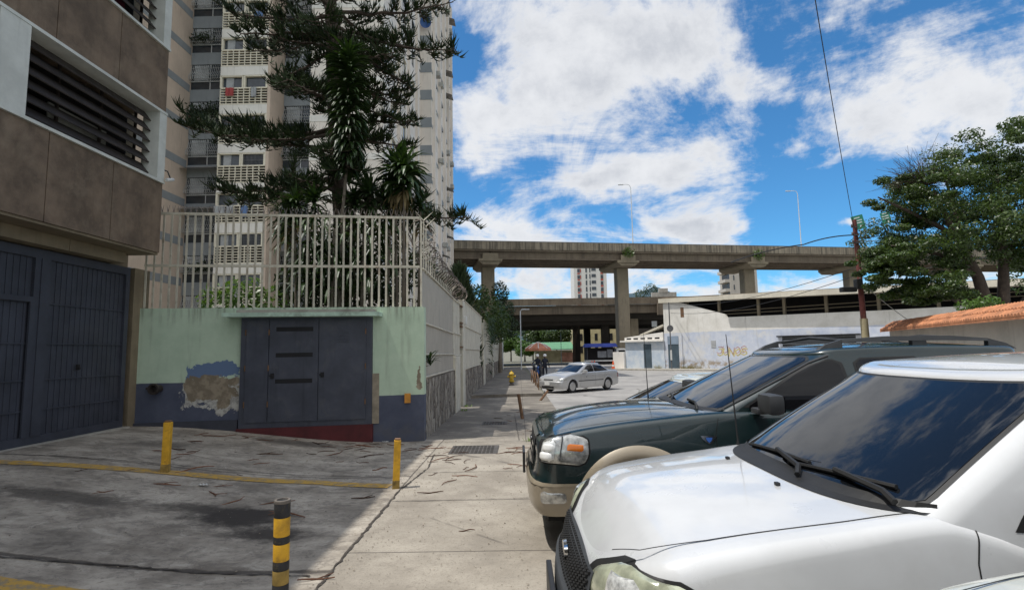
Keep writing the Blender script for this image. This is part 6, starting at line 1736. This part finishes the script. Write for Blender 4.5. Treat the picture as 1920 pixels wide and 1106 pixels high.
b = MB(); b.tube([(0, -.72, .31), (0, -.48, 1.0)], .04, 8); b.tube([(-.36, -.46, 1.08), (0, -.5, 1.02), (.36, -.46, 1.08)], .018, 6); b.build('handlebar', 'bars_dark', o)
b = MB(); b.lathe([(.09, 0), (.09, -.08), (.05, -.12)], (0, -.55, .92), 14, axis='Y'); b.build('headlight', 'lamp_reflector', o)
# ------------------------------------------------------------------ dry fallen branchlets
mat('dry_twig', (.12, .055, .032), .9, .35, 4, randv=.6)
TW = []
for v_ in range(7):
    rr = random.Random(v_ + 11); b = MB(); L = .34 + .07 * v_; P = []; a = 0
    x = -L / 2; y = 0
    for i in range(9): P.append((x, y, .012 + .010 * math.sin(i * .8 + v_))); a += rr.uniform(-.35, .45); x += L / 8 * math.cos(a); y += L / 8 * math.sin(a) * .9
    b.tube(P, [.006 + .006 * math.sin(PI * (i + .5) / 9) for i in range(9)], 5)
    if v_ % 2: q = P[4]; b.tube([q, (q[0] + .09, q[1] + .07, q[2] + .01), (q[0] + .16, q[1] + .16, .012)], [.008, .007, .004], 5)
    TW.append(b)
tw_me = [None] * 7
spots = []
rr = random.Random(5)
while len(spots) < 84:
    k = rr.random()
    if k < .62: x, y = rr.uniform(-5.8, -1.0), 10.7 - abs(rr.gauss(0, 1.0))
    elif k < .8: x, y = rr.uniform(-1.5, .4), rr.uniform(7.4, 10.6)
    elif k < .93: x, y = rr.uniform(-5.6, -1.7), rr.uniform(5.6, 9)
    else: x, y = rr.uniform(-1.9, .6), rr.uniform(10.5, 17)
    if y > WY(x) - .3 and x < -1.95: continue
    if y < 4.2: continue
    spots.append((x, y))
spots += [(-.55, 5.55), (-1.62, 4.42), (-1.15, 7.0), (-1.25, 8.0), (-1.02, 7.55), (-2.9, 6.55), (-4.6, 7.7), (-3.9, 7.6)]
for i, (x, y) in enumerate(spots):
    j = i % 7
    if tw_me[j] is None:
        o = TW[j].build('fallen_twig', 'dry_twig', None, 60); tw_me[j] = o
    else:
        o = tw_me[j].copy(); COL.objects.link(o)
    o.location = (x, y, G(x, y) + .006); o.rotation_euler = (0, 0, rr.uniform(-.9, .9) + (PI if rr.random() < .5 else 0)); s_ = rr.uniform(.35, .85); o.scale = (s_, s_ * rr.uniform(.7, 1.3), s_)
    tag(o, 'dry brown twig fallen from the pine onto the concrete', 'twig', 'fallen twigs on the concrete')
# grit and leaf crumbs lying all over the concrete
leafmat('crumb', (.10, .075, .055), (.36, .31, .24), .9, .2, 0)
b = MB(); rr = random.Random(77)
for i in range(5200):
    k_ = rr.random()
    if k_ < .45: x, y = rr.uniform(-1.5, 1.2), 2.6 + abs(rr.gauss(0, 4.5))
    elif k_ < .9: x, y = rr.uniform(-6.8, -1.5), rr.uniform(3.4, 11)
    else: x, y = -1.5 + rr.gauss(0, .12), rr.uniform(3, 12)
    if y > 15 or (x < -1.95 and y > WY(x) - .08): continue
    s_ = rr.uniform(.0018, .0045) * (1.8 if rr.random() < .10 else 1) * min(1.6, .45 + y / 9); a = rr.uniform(0, 2 * PI); z = G(x, y) + .009
    e1 = Vector((math.cos(a), math.sin(a), rr.uniform(-.2, .2))) * s_ * rr.uniform(1, 2.2); e2 = Vector((-math.sin(a), math.cos(a), rr.uniform(-.2, .2))) * s_; c_ = Vector((x, y, z)); t_ = Vector((0, 0, s_ * .8))
    k = b.pts([c_ - e1, c_ - e2, c_ + e1, c_ + e2, c_ + t_])
    for q in ((0, 1, 4), (1, 2, 4), (2, 3, 4), (3, 0, 4)): b.face([k + j for j in q])
tag(b.build('grit', 'crumb'), 'fine grit and leaf crumbs strewn over the concrete', 'grit', kind='stuff')
# scraps of paper
mat('paper_scrap', (.6, .6, .58), .9, .1)
for (x, y, lab) in ((-2.75, 10.93, 'crumpled white scrap at the foot of the blue wall base'), (-4.07, 6.94, 'small white paper strip on the shaded driveway')):
    b = MB(); b.grid(lambda a, c: (x + a * .12, y + c * .05, G(x, y) + .012 + .018 * math.sin(a * 9 + c * 5) ** 2), 6, 4); o = b.build('paper_scrap', 'paper_scrap'); tag(o, lab, 'litter')
# weeds in the joints
WM = leafmat('weed_green', (.10, .17, .03), (.20, .28, .06))
leafmat('dry_weed', (.14, .12, .05), (.22, .19, .09))
def weeds(lab, spots_, n, h, m_=None):
    b = MB(); rr = random.Random(len(lab))
    for (x, y) in spots_:
        for i in range(n):
            a = rr.uniform(0, 2 * PI); q = Vector((x + rr.gauss(0, .07), y + rr.gauss(0, .03), G(x, y))); d = Vector((math.cos(a), math.sin(a), rr.uniform(.6, 1.6))).normalized() * h * rr.uniform(.5, 1); e = Vector((-math.sin(a), math.cos(a), 0)) * .007
            k = b.pts([q - e, q + e, q + d * .7 + e * .8, q + d, q + d * .7 - e * .8]); b.face((k, k + 1, k + 2, k + 3, k + 4))
    tag(b.build('weeds', m_ or WM), lab, 'weeds', kind='stuff')
weeds('tufts of green weeds in the pavement joints', [(-1.86, 3.55), (-1.78, 3.62), (-1.92, 3.58), (.35, 10.9), (.22, 10.92), (.48, 10.9), (-1.75, 17.2), (-1.78, 18.6)], 26, .14)
weeds('dry weeds growing at the foot of the warehouse', [(WP(t_, .3, 0)[0], WP(t_, .3, 0)[1]) for t_ in (.11, .13, .15, .17, -.05, -.03, .2)], 60, .8, 'dry_weed')
# ------------------------------------------------------------------ vegetation
mat('bark_dark', (.075, .055, .042), .95, .3, 6, .5, 25)
mat('bark_grey', (.17, .145, .115), .95, .3, 5, .4, 20)
leafmat('needle_green', (.012, .025, .007), (.036, .058, .016), .7, .25, .06)
leafmat('strap_green', (.013, .030, .008), (.040, .078, .018), .45, .45, .12)
leafmat('bright_leaf', (.045, .095, .015), (.09, .16, .03), .4, .5, .3)
leafmat('ficus_leaf', (.021, .045, .009), (.070, .108, .022), .4, .5, .25)
leafmat('dark_leaf', (.018, .036, .014), (.045, .07, .025), .5, .4, .2)
leafmat('dry_strap', (.16, .12, .06), (.24, .19, .10), .7, .2, .1)
# tall araucaria pine
BR = [
((-4.99,14.00,11.05),(-8.21,14.50,11.62)),((-4.99,14.00,10.66),(-7.46,13.60,10.40)),((-4.98,14.00,10.04),(-6.09,13.20,8.81)),((-4.95,14.00,10.58),(-7.83,15.50,10.98)),
((-4.96,14.00,9.20),(-6.90,14.80,9.42)),((-4.90,14.00,7.83),(-8.84,13.80,7.84)),((-4.88,14.00,7.76),(-8.18,14.80,8.44)),((-4.88,14.00,7.68),(-6.63,13.00,7.14)),
((-4.80,14.00,6.49),(-8.33,14.40,6.32)),((-4.85,14.00,7.31),(-9.77,15.40,8.95)),((-4.80,14.00,6.20),(-7.14,13.30,5.69)),((-4.80,14.00,6.49),(-6.84,15.00,6.63)),
((-4.99,14.00,11.21),(-1.69,14.60,11.77)),((-4.96,14.00,10.82),(-1.51,13.60,9.68)),((-4.99,14.00,10.74),(-2.84,14.20,9.09)),((-4.94,14.00,9.81),(-3.06,13.20,9.46)),
((-4.94,14.00,9.50),(-3.20,15.20,9.12)),((-4.90,14.00,8.74),(-3.26,13.80,8.01)),((-4.85,14.00,7.83),(-3.67,14.60,7.67)),((-4.78,14.00,6.49),(-2.50,14.80,6.01)),
((-4.77,14.00,6.20),(-1.23,13.60,5.18)),((-4.74,14.00,5.91),(-3.71,13.20,5.38)),((-5.00,14.00,11.37),(-6.02,14.20,12.33)),((-5.00,14.00,11.52),(-3.79,13.80,11.82)),
((-5.01,14.00,12.00),(-7.91,14.30,12.78)),((-5.01,14.00,12.16),(-2.10,14.30,12.62)),((-5.02,14.00,12.80),(-6.87,14.00,13.33)),((-5.02,14.00,12.80),(-2.95,14.00,13.22)),
((-4.96,14.0,10.2),(-4.7,12.3,10.0)),((-4.90,14.0,8.6),(-5.4,12.2,8.3)),((-4.98,14.0,11.2),(-5.6,11.9,11.5)),((-4.8,14,6.4),(-4.0,12.4,6.2)),((-4.9,14,9.0),(-5.8,16.1,9.2)),((-4.9,14,10.4),(-3.9,16.2,10.6)),
((-5.02,14,13.2),(-6.4,13,13.9)),((-5.02,14,13.6),(-3.6,14.8,14.1)),((-5.02,14,14.4),(-5.9,14.2,14.9)),((-5.02,14,14.4),(-4.2,13.6,14.9))]
pn = thing('araucaria_pine', 'tall dark araucaria pine with drooping whorled branches behind the bar fence', 'tree', (-4.5, 14, -.05))
b = MB(); b.tube([(-4.45, 14, -.3), (-4.55, 14, 3.0), (-4.65, 14, 5.47), (-4.78, 14, 6.94), (-4.92, 14, 9.19), (-5.03, 14, 11.52), (-5.02, 14, 14.9), (-5.02, 14, 15.6)], [.26, .225, .21, .20, .185, .16, .07, .02], 12)
tk = b.build('trunk', 'bark_dark', pn, 60)
bb = MB(); fo = MB(); rr = random.Random(21)
def finger(mb, p, d, L, w):
    """one cord of scale leaves: three sided tapered and curling upward"""
    up = Vector((0, 0, 1)); x = d.cross(up)
    x = x.normalized() if x.length > .01 else Vector((1, 0, 0)); y = x.cross(d).normalized(); rows = []
    for i in range(4):
        f = i / 3; q = p + d * L * f + up * (L * .38 * f * f); r = w * (1, .95, .7, .1)[i]
        rows.append(mb.pts([q + x * r, q - x * r * .5 + y * r * .87, q - x * r * .5 - y * r * .87]))
    for i in range(3):
        for j in range(3): mb.face((rows[i] + j, rows[i] + (j + 1) % 3, rows[i + 1] + (j + 1) % 3, rows[i + 1] + j))
for i in range(16):
    z = 6.2 + i * .5 + rr.uniform(-.2, .2); a = rr.uniform(0, 2 * PI); L = rr.uniform(1.1, 2.1); xs_ = lerp(-4.72, -5.02, (z - 6) / 8)
    BR.append(((xs_, 14.0, z), (xs_ + L * math.cos(a), 14 + L * math.sin(a), z + rr.uniform(-.3, .25))))
for s, t_ in BR:
    s, t_ = Vector(s), Vector(t_); L = (t_ - s).length; P = []
    sag = -.10 * L if L > 2.6 else -.05 * L
    for i in range(11):
        f = i / 10; q = s.lerp(t_, f); q.z += sag * 4 * f * (1 - f) * .6; q += Vector((rr.uniform(-.03, .03), rr.uniform(-.03, .03), rr.uniform(-.025, .025))) * L * .5; P.append(q)
    bb.tube(P, [lerp(.055, .012, i / 10) for i in range(11)], 6)
    main = (t_ - s).normalized(); sidev = main.cross(Vector((0, 0, 1))).normalized()
    n = int(L * 16)
    for i in range(n):
        f = lerp(.22, 1.0, (i + rr.random() * .5) / n) if rr.random() < .93 else rr.uniform(.15, .3)
        k = min(9, int(f * 10)); q = P[k].lerp(P[k + 1], f * 10 - k)
        # side branchlet carrying a tuft
        sd = rr.choice((-1, 1)); bl = rr.uniform(.08, .62) * (1.15 - .5 * abs(f - .6))
        e = q + (sidev * sd * .8 + main * rr.uniform(-.1, .7) + Vector((0, 0, rr.uniform(-.35, .30)))).normalized() * bl
        bb.tube([q, q.lerp(e, .5) + Vector((0, 0, -.02)), e], [.012, .009, .005], 4, caps=False)
        for g_ in range(rr.randint(9, 13)):
            c = q.lerp(e, rr.uniform(.35, 1.0)); d = (e - q).normalized() * .7 + Vector((rr.gauss(0, .5), rr.gauss(0, .5), rr.uniform(.0, .8)))
            finger(fo, c, d.normalized(), rr.uniform(.12, .30), rr.uniform(.012, .021))
bb.build('branch', 'bark_dark', pn, 60); fo.build('crown', 'needle_green', pn)

# strap leaved plants
def strap(mb, p, d, L, w, droop, fold=.25):
    up = Vector((0, 0, 1)); d = d.normalized(); x = d.cross(up)
    x = x.normalized() if x.length > .02 else Vector((1, 0, 0)); n = 4; k = []
    q = Vector(p); dd = d.copy()
    for i in range(n + 1):
        f = i / n; ww = w * (.55, 1, .95, .65, .04)[i]; y = x.cross(dd).normalized()
        k.append(mb.pts([q - x * ww + y * ww * fold, q, q + x * ww + y * ww * fold]))
        q = q + dd * (L / n); dd = (dd + Vector((0, 0, -droop / n * (1 + f)))).normalized()
    for i in range(n):
        for j in range(2): mb.face((k[i] + j, k[i] + j + 1, k[i + 1] + j + 1, k[i + 1] + j))
def rosette(mb, c, n, L, w, rr, droop=.9, elev=(-.2, 1.2)):
    for i in range(n):
        a = rr.uniform(0, 2 * PI); e = rr.uniform(*elev)
        strap(mb, Vector(c) + Vector((0, 0, rr.uniform(-.1, .12))), Vector((math.cos(a) * math.cos(e), math.sin(a) * math.cos(e), math.sin(e))), L * rr.uniform(.7, 1.1), w * rr.uniform(.8, 1.15), droop * rr.uniform(.6, 1.3))
rr = random.Random(8)
dr = thing('dracaena', 'tall dracaena column thickly covered with drooping strap leaves against the pine trunk', 'plant', (-4.2, 12.6, 0))
b = MB(); b.tube([(-4.25, 12.6, -.2), (-4.2, 12.6, 3), (-4.15, 12.6, 5.1), (-4.02, 12.6, 7.0), (-4.06, 12.6, 8.9)], [.05, .045, .04, .035, .02], 8); b.build('stem', 'bark_grey', dr, 60)
b = MB()
for i in range(560):
    f = rr.random() ** .8; z = lerp(6.05, 8.95, f); r = 1.0 if f > .25 else .55 + f * 1.8
    a = rr.uniform(0, 2 * PI); e = lerp(-.35, .55, f)
    strap(b, (lerp(-4.02, -4.06, f) + .03 * math.cos(a), 12.6 + .03 * math.sin(a), z), Vector((math.cos(a), math.sin(a), e)), rr.uniform(.50, .72) * r, rr.uniform(.036, .052), 1.7 - f * .5)
rosette(b, (-4.06, 12.6, 8.95), 46, .66, .045, rr, .9, (.1, 1.4))
b.build('foliage', 'strap_green', dr)
def dracaena(lab, stems, L=.6, w=.04, n=60, m='strap_green', dry=False):
    o = thing('dracaena', lab, 'plant', (stems[0][0], stems[0][1], 0), 'dracaenas behind the bar fence')
    s_ = MB(); b = MB(); d_ = MB()
    for (x, y, z, bx) in stems:
        s_.tube([(bx, y, -.2), (lerp(bx, x, .6) + .04, y, z * .5), (x, y, z)], [.045, .04, .025], 7)
        rosette(b, (x, y, z), n, L, w, rr, 1.0, (-.3, 1.35))
        rosette(b, (x, y, z - .32), n // 2, L * .95, w, rr, 1.5, (-.5, .5))
        rosette(d_, (x, y, z - .55), n // 5, L * .8, w * .7, rr, 2.2, (-.9, .0))
    s_.build('stem', 'bark_grey', o, 60); b.build('foliage', m, o); d_.build('dry_leaves', 'dry_strap', o)
dracaena('dracaena with a big sunlit rosette on a bare stem near the fence corner', [(-2.62, 12.35, 6.0, -2.75), (-2.9, 12.6, 6.1, -2.85)], .74, .058, 78)
dracaena('dark dracaena clump left of the pine trunk just above the fence spikes', [(-5.35, 12.7, 5.35, -5.2), (-4.95, 12.9, 5.5, -5.0), (-5.7, 13.0, 5.1, -5.5)], .62, .038, 75)
dracaena('dark dracaena clump right of the pine trunk just above the fence spikes', [(-3.55, 12.8, 5.6, -3.6), (-4.0, 13.0, 5.45, -4.0), (-3.15, 12.9, 5.35, -3.2)], .62, .040, 75)
dracaena('low dracaena heads by the fence corner reaching toward the pavement', [(-2.3, 12.7, 5.2, -2.5), (-2.75, 13, 5.25, -2.8)], .55, .038, 60)
def leafcloud(mb, c, rad, n, size, rr, flat=.35, shell=.55):
    for i in range(n):
        while True:
            v_ = Vector((rr.uniform(-1, 1), rr.uniform(-1, 1), rr.uniform(-1, 1)))
            if shell < v_.length < 1 or (v_.length < shell and rr.random() < .15): break
        q = Vector(c) + Vector((v_.x * rad[0], v_.y * rad[1], v_.z * rad[2]))
        nrm = (v_.normalized() * .6 + Vector((rr.gauss(0, .5), rr.gauss(0, .5), rr.gauss(.5, .5)))).normalized()
        t_ = nrm.cross(Vector((rr.gauss(0, 1), rr.gauss(0, 1), rr.gauss(0, 1)))); t_ = t_.normalized() if t_.length > .01 else Vector((1, 0, 0)); bt = nrm.cross(t_)
        s_ = size * rr.uniform(.6, 1.25)
        k = mb.pts([q - t_ * s_, q - bt * s_ * flat + t_ * s_ * .1, q + t_ * s_, q + bt * s_ * flat + t_ * s_ * .1]); mb.face((k, k + 1, k + 2, k + 3))
# dark shrubs filling the yard behind the bars
def shrub(name, lab, blobs, size, n, m, trunk=None, cat='shrub', group=None):
    c = blobs[0]; o = thing(name, lab, cat, (c[0], c[1], 0), group); b = MB()
    for (x, y, z, rx, ry, rz) in blobs: leafcloud(b, (x, y, z), (rx, ry, rz), int(n * (rx * rz) ** .9), size, rr)
    b.build('foliage' if cat == 'shrub' else 'crown', m, o)
    s_ = MB()
    for t_ in (trunk or [[(c[0], c[1], -.3), (c[0] + .1, c[1], c[2])]]): s_.tube(t_, [lerp(.09, .03, i / max(1, len(t_) - 1)) if cat == 'shrub' else lerp(.22, .07, i / max(1, len(t_) - 1)) for i in range(len(t_))], 7)
    s_.build('stem' if cat == 'shrub' else 'trunk', 'bark_grey', o, 60)
G_ = 'shrubs in the yard behind the bar fence'
shrub('shrub', 'dark hanging foliage filling the middle of the yard behind the bars', [(-4.6, 13.3, 4.0, 1.0, .6, .9), (-3.4, 13.4, 3.9, 1.0, .6, .9), (-4.1, 13.2, 3.1, 1.3, .6, .6), (-5.3, 13.4, 3.5, .8, .6, .8)], .10, 1100, 'dark_leaf', group=G_)
shrub('shrub', 'bright green shrub low in the yard at the left of the bars', [(-6.9, 13.4, 3.2, .7, .5, .55), (-6.1, 13.2, 3.0, .7, .5, .5), (-7.6, 13.6, 3.0, .6, .5, .6)], .09, 900, 'bright_leaf', group=G_)
shrub('shrub', 'loose shrub with yellow green leaves near the fence corner', [(-2.6, 13.6, 3.3, .5, .4, .7), (-2.3, 13.2, 4.0, .35, .35, .5)], .08, 480, 'ficus_leaf', group=G_)
b = MB()
o = thing('dracaena', 'dark curtain of long hanging strap leaves in the middle of the yard', 'plant', (-4.2, 12.3, 0), 'dracaenas behind the bar fence')
for i in range(420):
    x = rr.uniform(-5.2, -2.9); z = rr.uniform(3.2, 4.9); a = rr.uniform(0, 2 * PI); strap(b, (x, rr.uniform(12.1, 12.9), z), Vector((math.cos(a), math.sin(a), .2)), rr.uniform(.5, .8), rr.uniform(.025, .04), 2.6)
b.build('foliage', 'strap_green', o)
b = MB()
for x in (-5.0, -4.4, -3.7, -3.1): b.tube([(x, 12.5, -.2), (x + .1, 12.5, 4.7)], .04, 6)
b.build('stem', 'bark_grey', o, 60)
# trees beyond the side fence
def conifer(lab, x, y, z0, h, r, n):
    o = thing('cypress_tree', lab, 'tree', (x, y, -.3), 'bushy trees beyond the side fence'); b = MB()
    for i in range(n):
        f = rr.random(); a = rr.uniform(0, 2 * PI); rad = r * (1 - f) ** .6 * rr.uniform(.6, 1); q = Vector((x + math.cos(a) * rad, y + math.sin(a) * rad, z0 + f * h))
        for k in range(7):
            d = Vector((math.cos(a) * .5 + rr.gauss(0, .4), math.sin(a) * .5 + rr.gauss(0, .4), rr.uniform(.3, 1.2))); finger(b, q + Vector((rr.gauss(0, .07), rr.gauss(0, .07), rr.gauss(0, .07))), d.normalized(), rr.uniform(.25, .5), .05)
    b.build('crown', 'dark_leaf', o)
    s_ = MB(); s_.tube([(x, y, -.4), (x, y, z0 + h * .8)], [.14, .03], 7); s_.build('trunk', 'bark_dark', o, 60)
conifer('dense bushy dark conifer nearest beyond the side fence', -3.1, 28.5, .8, 5.2, 1.1, 620)
conifer('second bushy dark conifer between the side fence and the tower', -4.6, 31, 1.0, 4.9, 1.2, 500)
shrub('broadleaf_tree', 'broad green tree leaning over the far end of the side fence', [(-2.0, 38, 4.2, 1.3, 1.3, 1.4), (-1.7, 40, 3.2, 1.0, 1.0, 1.0), (-1.4, 43, 4.0, .9, .9, 1.1), (-2.6, 36, 5.4, .8, .8, .8)], .14, 900, 'ficus_leaf', [[(-2.3, 38.5, -.5), (-2.2, 38.4, 2), (-2.0, 38, 4)]], 'tree')
shrub('broadleaf_tree', 'tall loose tree rising beside the left viaduct pier', [(-1.7, 52, 7.2, .9, .9, 1.3), (-1.4, 52, 5.6, 1.2, 1.2, 1.2), (-1.0, 53, 4.0, 1.2, 1.2, 1.2)], .16, 700, 'dark_leaf', [[(-1.8, 52, -.6), (-1.6, 52, 6)]], 'tree')
# creeper hanging over the side fence
o = thing('creeper', 'dark creeper spilling over the side fence top', 'creeper', (SX, 33, 3.4)); b = MB()
for i in range(420):
    y = rr.uniform(29.6, 36.5); z = 3.9 - abs(rr.gauss(0, 1.1)) * (1.2 if 30.5 < y < 33 else .6)
    a = rr.uniform(-.9, .9); strap(b, (SX + .05 + rr.uniform(0, .18), y, max(.5, z)), Vector((math.cos(a), math.sin(a), .2)), rr.uniform(.25, .5), .045, 2.2)
b.build('foliage', 'dark_leaf', o)
# far trees under the flyover
for i, (x, y, z, r_, lab) in enumerate(((-1.9, 138, 4.0, 3.8, 'bright green tree at the far left under the flyover'), (3.8, 142, 5.2, 4.2, 'large green tree in the middle under the flyover'), (9.8, 139, 5.0, 4.2, 'green tree beside the ochre building under the flyover'), (1.5, 129, 1.6, 2.3, 'low pale green bush in front of the far trees'))):
    bl = [(x + rr.uniform(-.6, .6) * r_, y + rr.uniform(-.4, .4) * r_, z + rr.uniform(-.35, .45) * r_, r_ * .55, r_ * .55, r_ * .5) for _ in range(8)]
    shrub('broadleaf_tree', lab, bl, .30, 240, 'bright_leaf' if i in (0, 3) else 'ficus_leaf', [[(x, y, -1.2), (x, y, z)]], 'tree', 'trees beyond the flyover')
b = MB(); o = thing('bare_tree', 'dark leaning bare trunk in front of the ochre building', 'tree', (10.2, 100, -1.1))
b.tube([(10.2, 100, -1.2), (10.3, 100, 2.5), (10.6, 100, 4.2), (11.6, 100, 6.2)], [.3, .25, .22, .12], 8); b.tube([(10.6, 100, 4.2), (9.7, 100, 6.4)], [.16, .08], 6); b.build('trunk', 'bark_dark', o, 60)
shrub('broadleaf_tree', 'small treetop right of the second viaduct pier', [(39, 170, 18.5, 2.2, 2, 1.6), (42.2, 170, 20, 2.4, 2, 1.9), (45, 171, 18.4, 2, 2, 1.3), (42, 171, 17, 3, 2, 1.2)], .35, 90, 'dark_leaf', [[(42, 170, -1), (42, 170, 18)]], 'tree')

# big spreading tree on the right
bt = thing('ficus_tree', 'big spreading ficus tree with dense dark green crown over the tiled wall', 'tree', (21, 24, -.2))
tw_ = MB()
tw_.tube([(21.3, 24, -.3), (20.9, 24, 2.6), (20.5, 24, 4.6), (19.7, 24, 6.5), (18.9, 24, 8.6)], [.36, .28, .22, .15, .06], 9)
tw_.tube([(21.6, 24.2, -.3), (21.6, 24.2, 2.8), (22.0, 24.4, 4.8), (22.4, 24.6, 7.4), (22.3, 24.5, 9.6)], [.32, .26, .2, .13, .05], 9)
tw_.tube([(21.8, 24.2, 2.6), (22.9, 23.8, 4.2), (24.4, 23.4, 6.2)], [.2, .14, .06], 8)
for p_ in (((20.5, 24, 4.6), (18.6, 23.6, 5.6), (16.4, 23.4, 6.0)), ((20.9, 24, 3.0), (19.6, 23.6, 3.3), (18.2, 23.5, 3.9)), ((19.7, 24, 6.5), (18.3, 24.4, 7.6), (16.8, 24.6, 8.5)), ((20.2, 24, 5.4), (20.3, 24.6, 7.6), (20.0, 24.8, 10.2)), ((22, 24.4, 5), (23.4, 24.8, 7), (24.2, 25, 8.6))):
    tw_.tube(p_, [.12, .08, .03], 7)
tw_.build('trunk', 'bark_dark', bt, 60)
cr = MB(); rr = random.Random(44)
core = [(x_ + (.5 if x_ < 17.3 else 0), z_ - .6 * max(0, z_ - 9.2) - (.3 if z_ > 8 else 0), r_) for x_, z_, r_ in [(17.6,10.0,.9),(19.8,10.5,1.1),(20.6,11.2,.8),(22.3,10.3,1.1),(23.0,11.0,.8),(16.7,8.6,.6),(18.2,8.8,1.1),(20.1,9.0,1.3),(22.0,8.4,1.4),(18.3,7.5,.9),(19.0,7.1,1.3),(21.3,6.9,1.4),(16.7,5.7,.8),(17.9,5.7,1.1),(19.6,5.9,1.0),(22.4,6.3,1.0),(18.2,4.3,.9),(18.6,3.9,.5),(16.0,5.6,.55),(17.5,4.0,.6),(24.2,8.6,1.4),(24.4,6.6,1.3),(24,10,1.1),(23.8,5.8,.8),(16.0,5.2,.6),(19.0,9.9,.8)]]
for (x, z, r_) in core:
    if abs(x - 17.6) < .01 or (abs(x - 19) < .01 and z > 8.5): continue
    for k in range(17):
        v_ = Vector((rr.gauss(0, .6), rr.gauss(0, 1.0), rr.gauss(0, .55))) * r_
        q = (x + v_.x, 24.2 + v_.y * 1.5, z + v_.z); s_ = r_ * rr.uniform(.28, .5)
        if q[0] < 17.3 and 6.5 < q[2] < 9.0 and rr.random() < .92: continue
        leafcloud(cr, q, (s_ * 1.4, s_ * 1.4, s_ * .65), 290, .072, rr, .48, .2)
cr.build('crown', 'ficus_leaf', bt)
dead = MB()
for i in range(230):
    a = rr.uniform(-.2, PI + .1); base = Vector((18.6, 24.2, 8.9)); d = Vector((math.cos(a) * 1.0 - .15, rr.uniform(-.6, .6), abs(math.sin(a)) * .9 + .1)).normalized(); L = rr.uniform(.8, 2.1)
    p1 = base + d * L * .55 + Vector((rr.gauss(0, .1), rr.gauss(0, .1), rr.gauss(0, .1))); p2 = base + d * L + Vector((rr.gauss(0, .22), rr.gauss(0, .2), rr.gauss(0, .2) - .05 * L))
    dead.tube([base.lerp(p1, rr.uniform(.1, .6)), p1, p2], [.014, .010, .005], 3, caps=False)
dead.build('dead_twigs', 'bark_dark', bt)
# second tree behind it, and pots on the tiled wall
shrub('broadleaf_tree', 'dark leafy tree at the right edge behind the ficus', [(28, 29, 5.5, 1.8, 1.5, 1.6), (29.5, 29, 7.5, 2, 1.6, 1.6), (27.5, 29.5, 8.8, 1.8, 1.5, 1.3), (30, 29, 10, 1.8, 1.5, 1.4)], .12, 420, 'ficus_leaf', [[(28.5, 29, -.3), (28.6, 29, 7)]], 'tree')
mat('clay_pot', (.28, .10, .06), .8, .2, 4); mat('dark_pot', (.05, .05, .05), .8, .2, 4)
for (s0, m_, lab) in ((8.0, 'dark_pot', 'dark plant pot with green leaves standing behind the tiled wall'), (9.6, 'clay_pot', 'red clay pot with a leafy plant standing behind the tiled wall')):
    q = Vector(TP(s0, -.9, 2.45)); o = thing('potted_plant', lab, 'potted plant', q, 'potted plants by the tiled wall')
    b = MB(); b.lathe([(.22, .0), (.3, .4), (.33, .4), (.33, .46), (.28, .46), (.26, .42)], q, 16); b.build('pot', m_, o, 40)
    b = MB(); leafcloud(b, q + Vector((0, 0, .66)), (.5, .45, .28), 240, .09, rr); b.build('foliage', 'bright_leaf', o)
tl = thing('planter_shelf', 'raised concrete planter ledge carrying the pots behind the tiled wall', 'planter', TP(8.8, -.9, 0))
b = MB(); b.prism([(7.2, 0), (10.5, 0), (10.5, 2.44), (7.2, 2.44)], lambda q: TP(q[0], -.5, q[1]), lambda q: TP(q[0], -1.4, q[1])); b.build('ledge', 'kerb_concrete', tl, fixn=True)
# small plant on the side fence rail
o = thing('yucca_plant', 'small dark spiky plant growing out of the side fence near the corner', 'plant', (SX + .02, 11.9, 1.5))
b = MB(); rosette(b, (SX + .04, 11.7, 1.55), 26, .32, .022, rr, .5, (-.2, 1.0)); b.build('foliage', 'strap_green', o)
# weeds on the viaduct
for (x, lab) in ((15.0, 'green tuft growing on the viaduct edge above the second pier'), (34.0, 'green tuft growing on the viaduct edge above the third pier')):
    q = VM @ Vector((x, -.25, ZT - 1.3)); o = thing('viaduct_weed', lab, 'plant', q, 'tufts growing on the viaduct'); b = MB(); leafcloud(b, q + Vector((0, -.2, .1)), (.9, .3, .8), 160, .16, rr, .4, .1); b.build('foliage', 'bright_leaf', o)
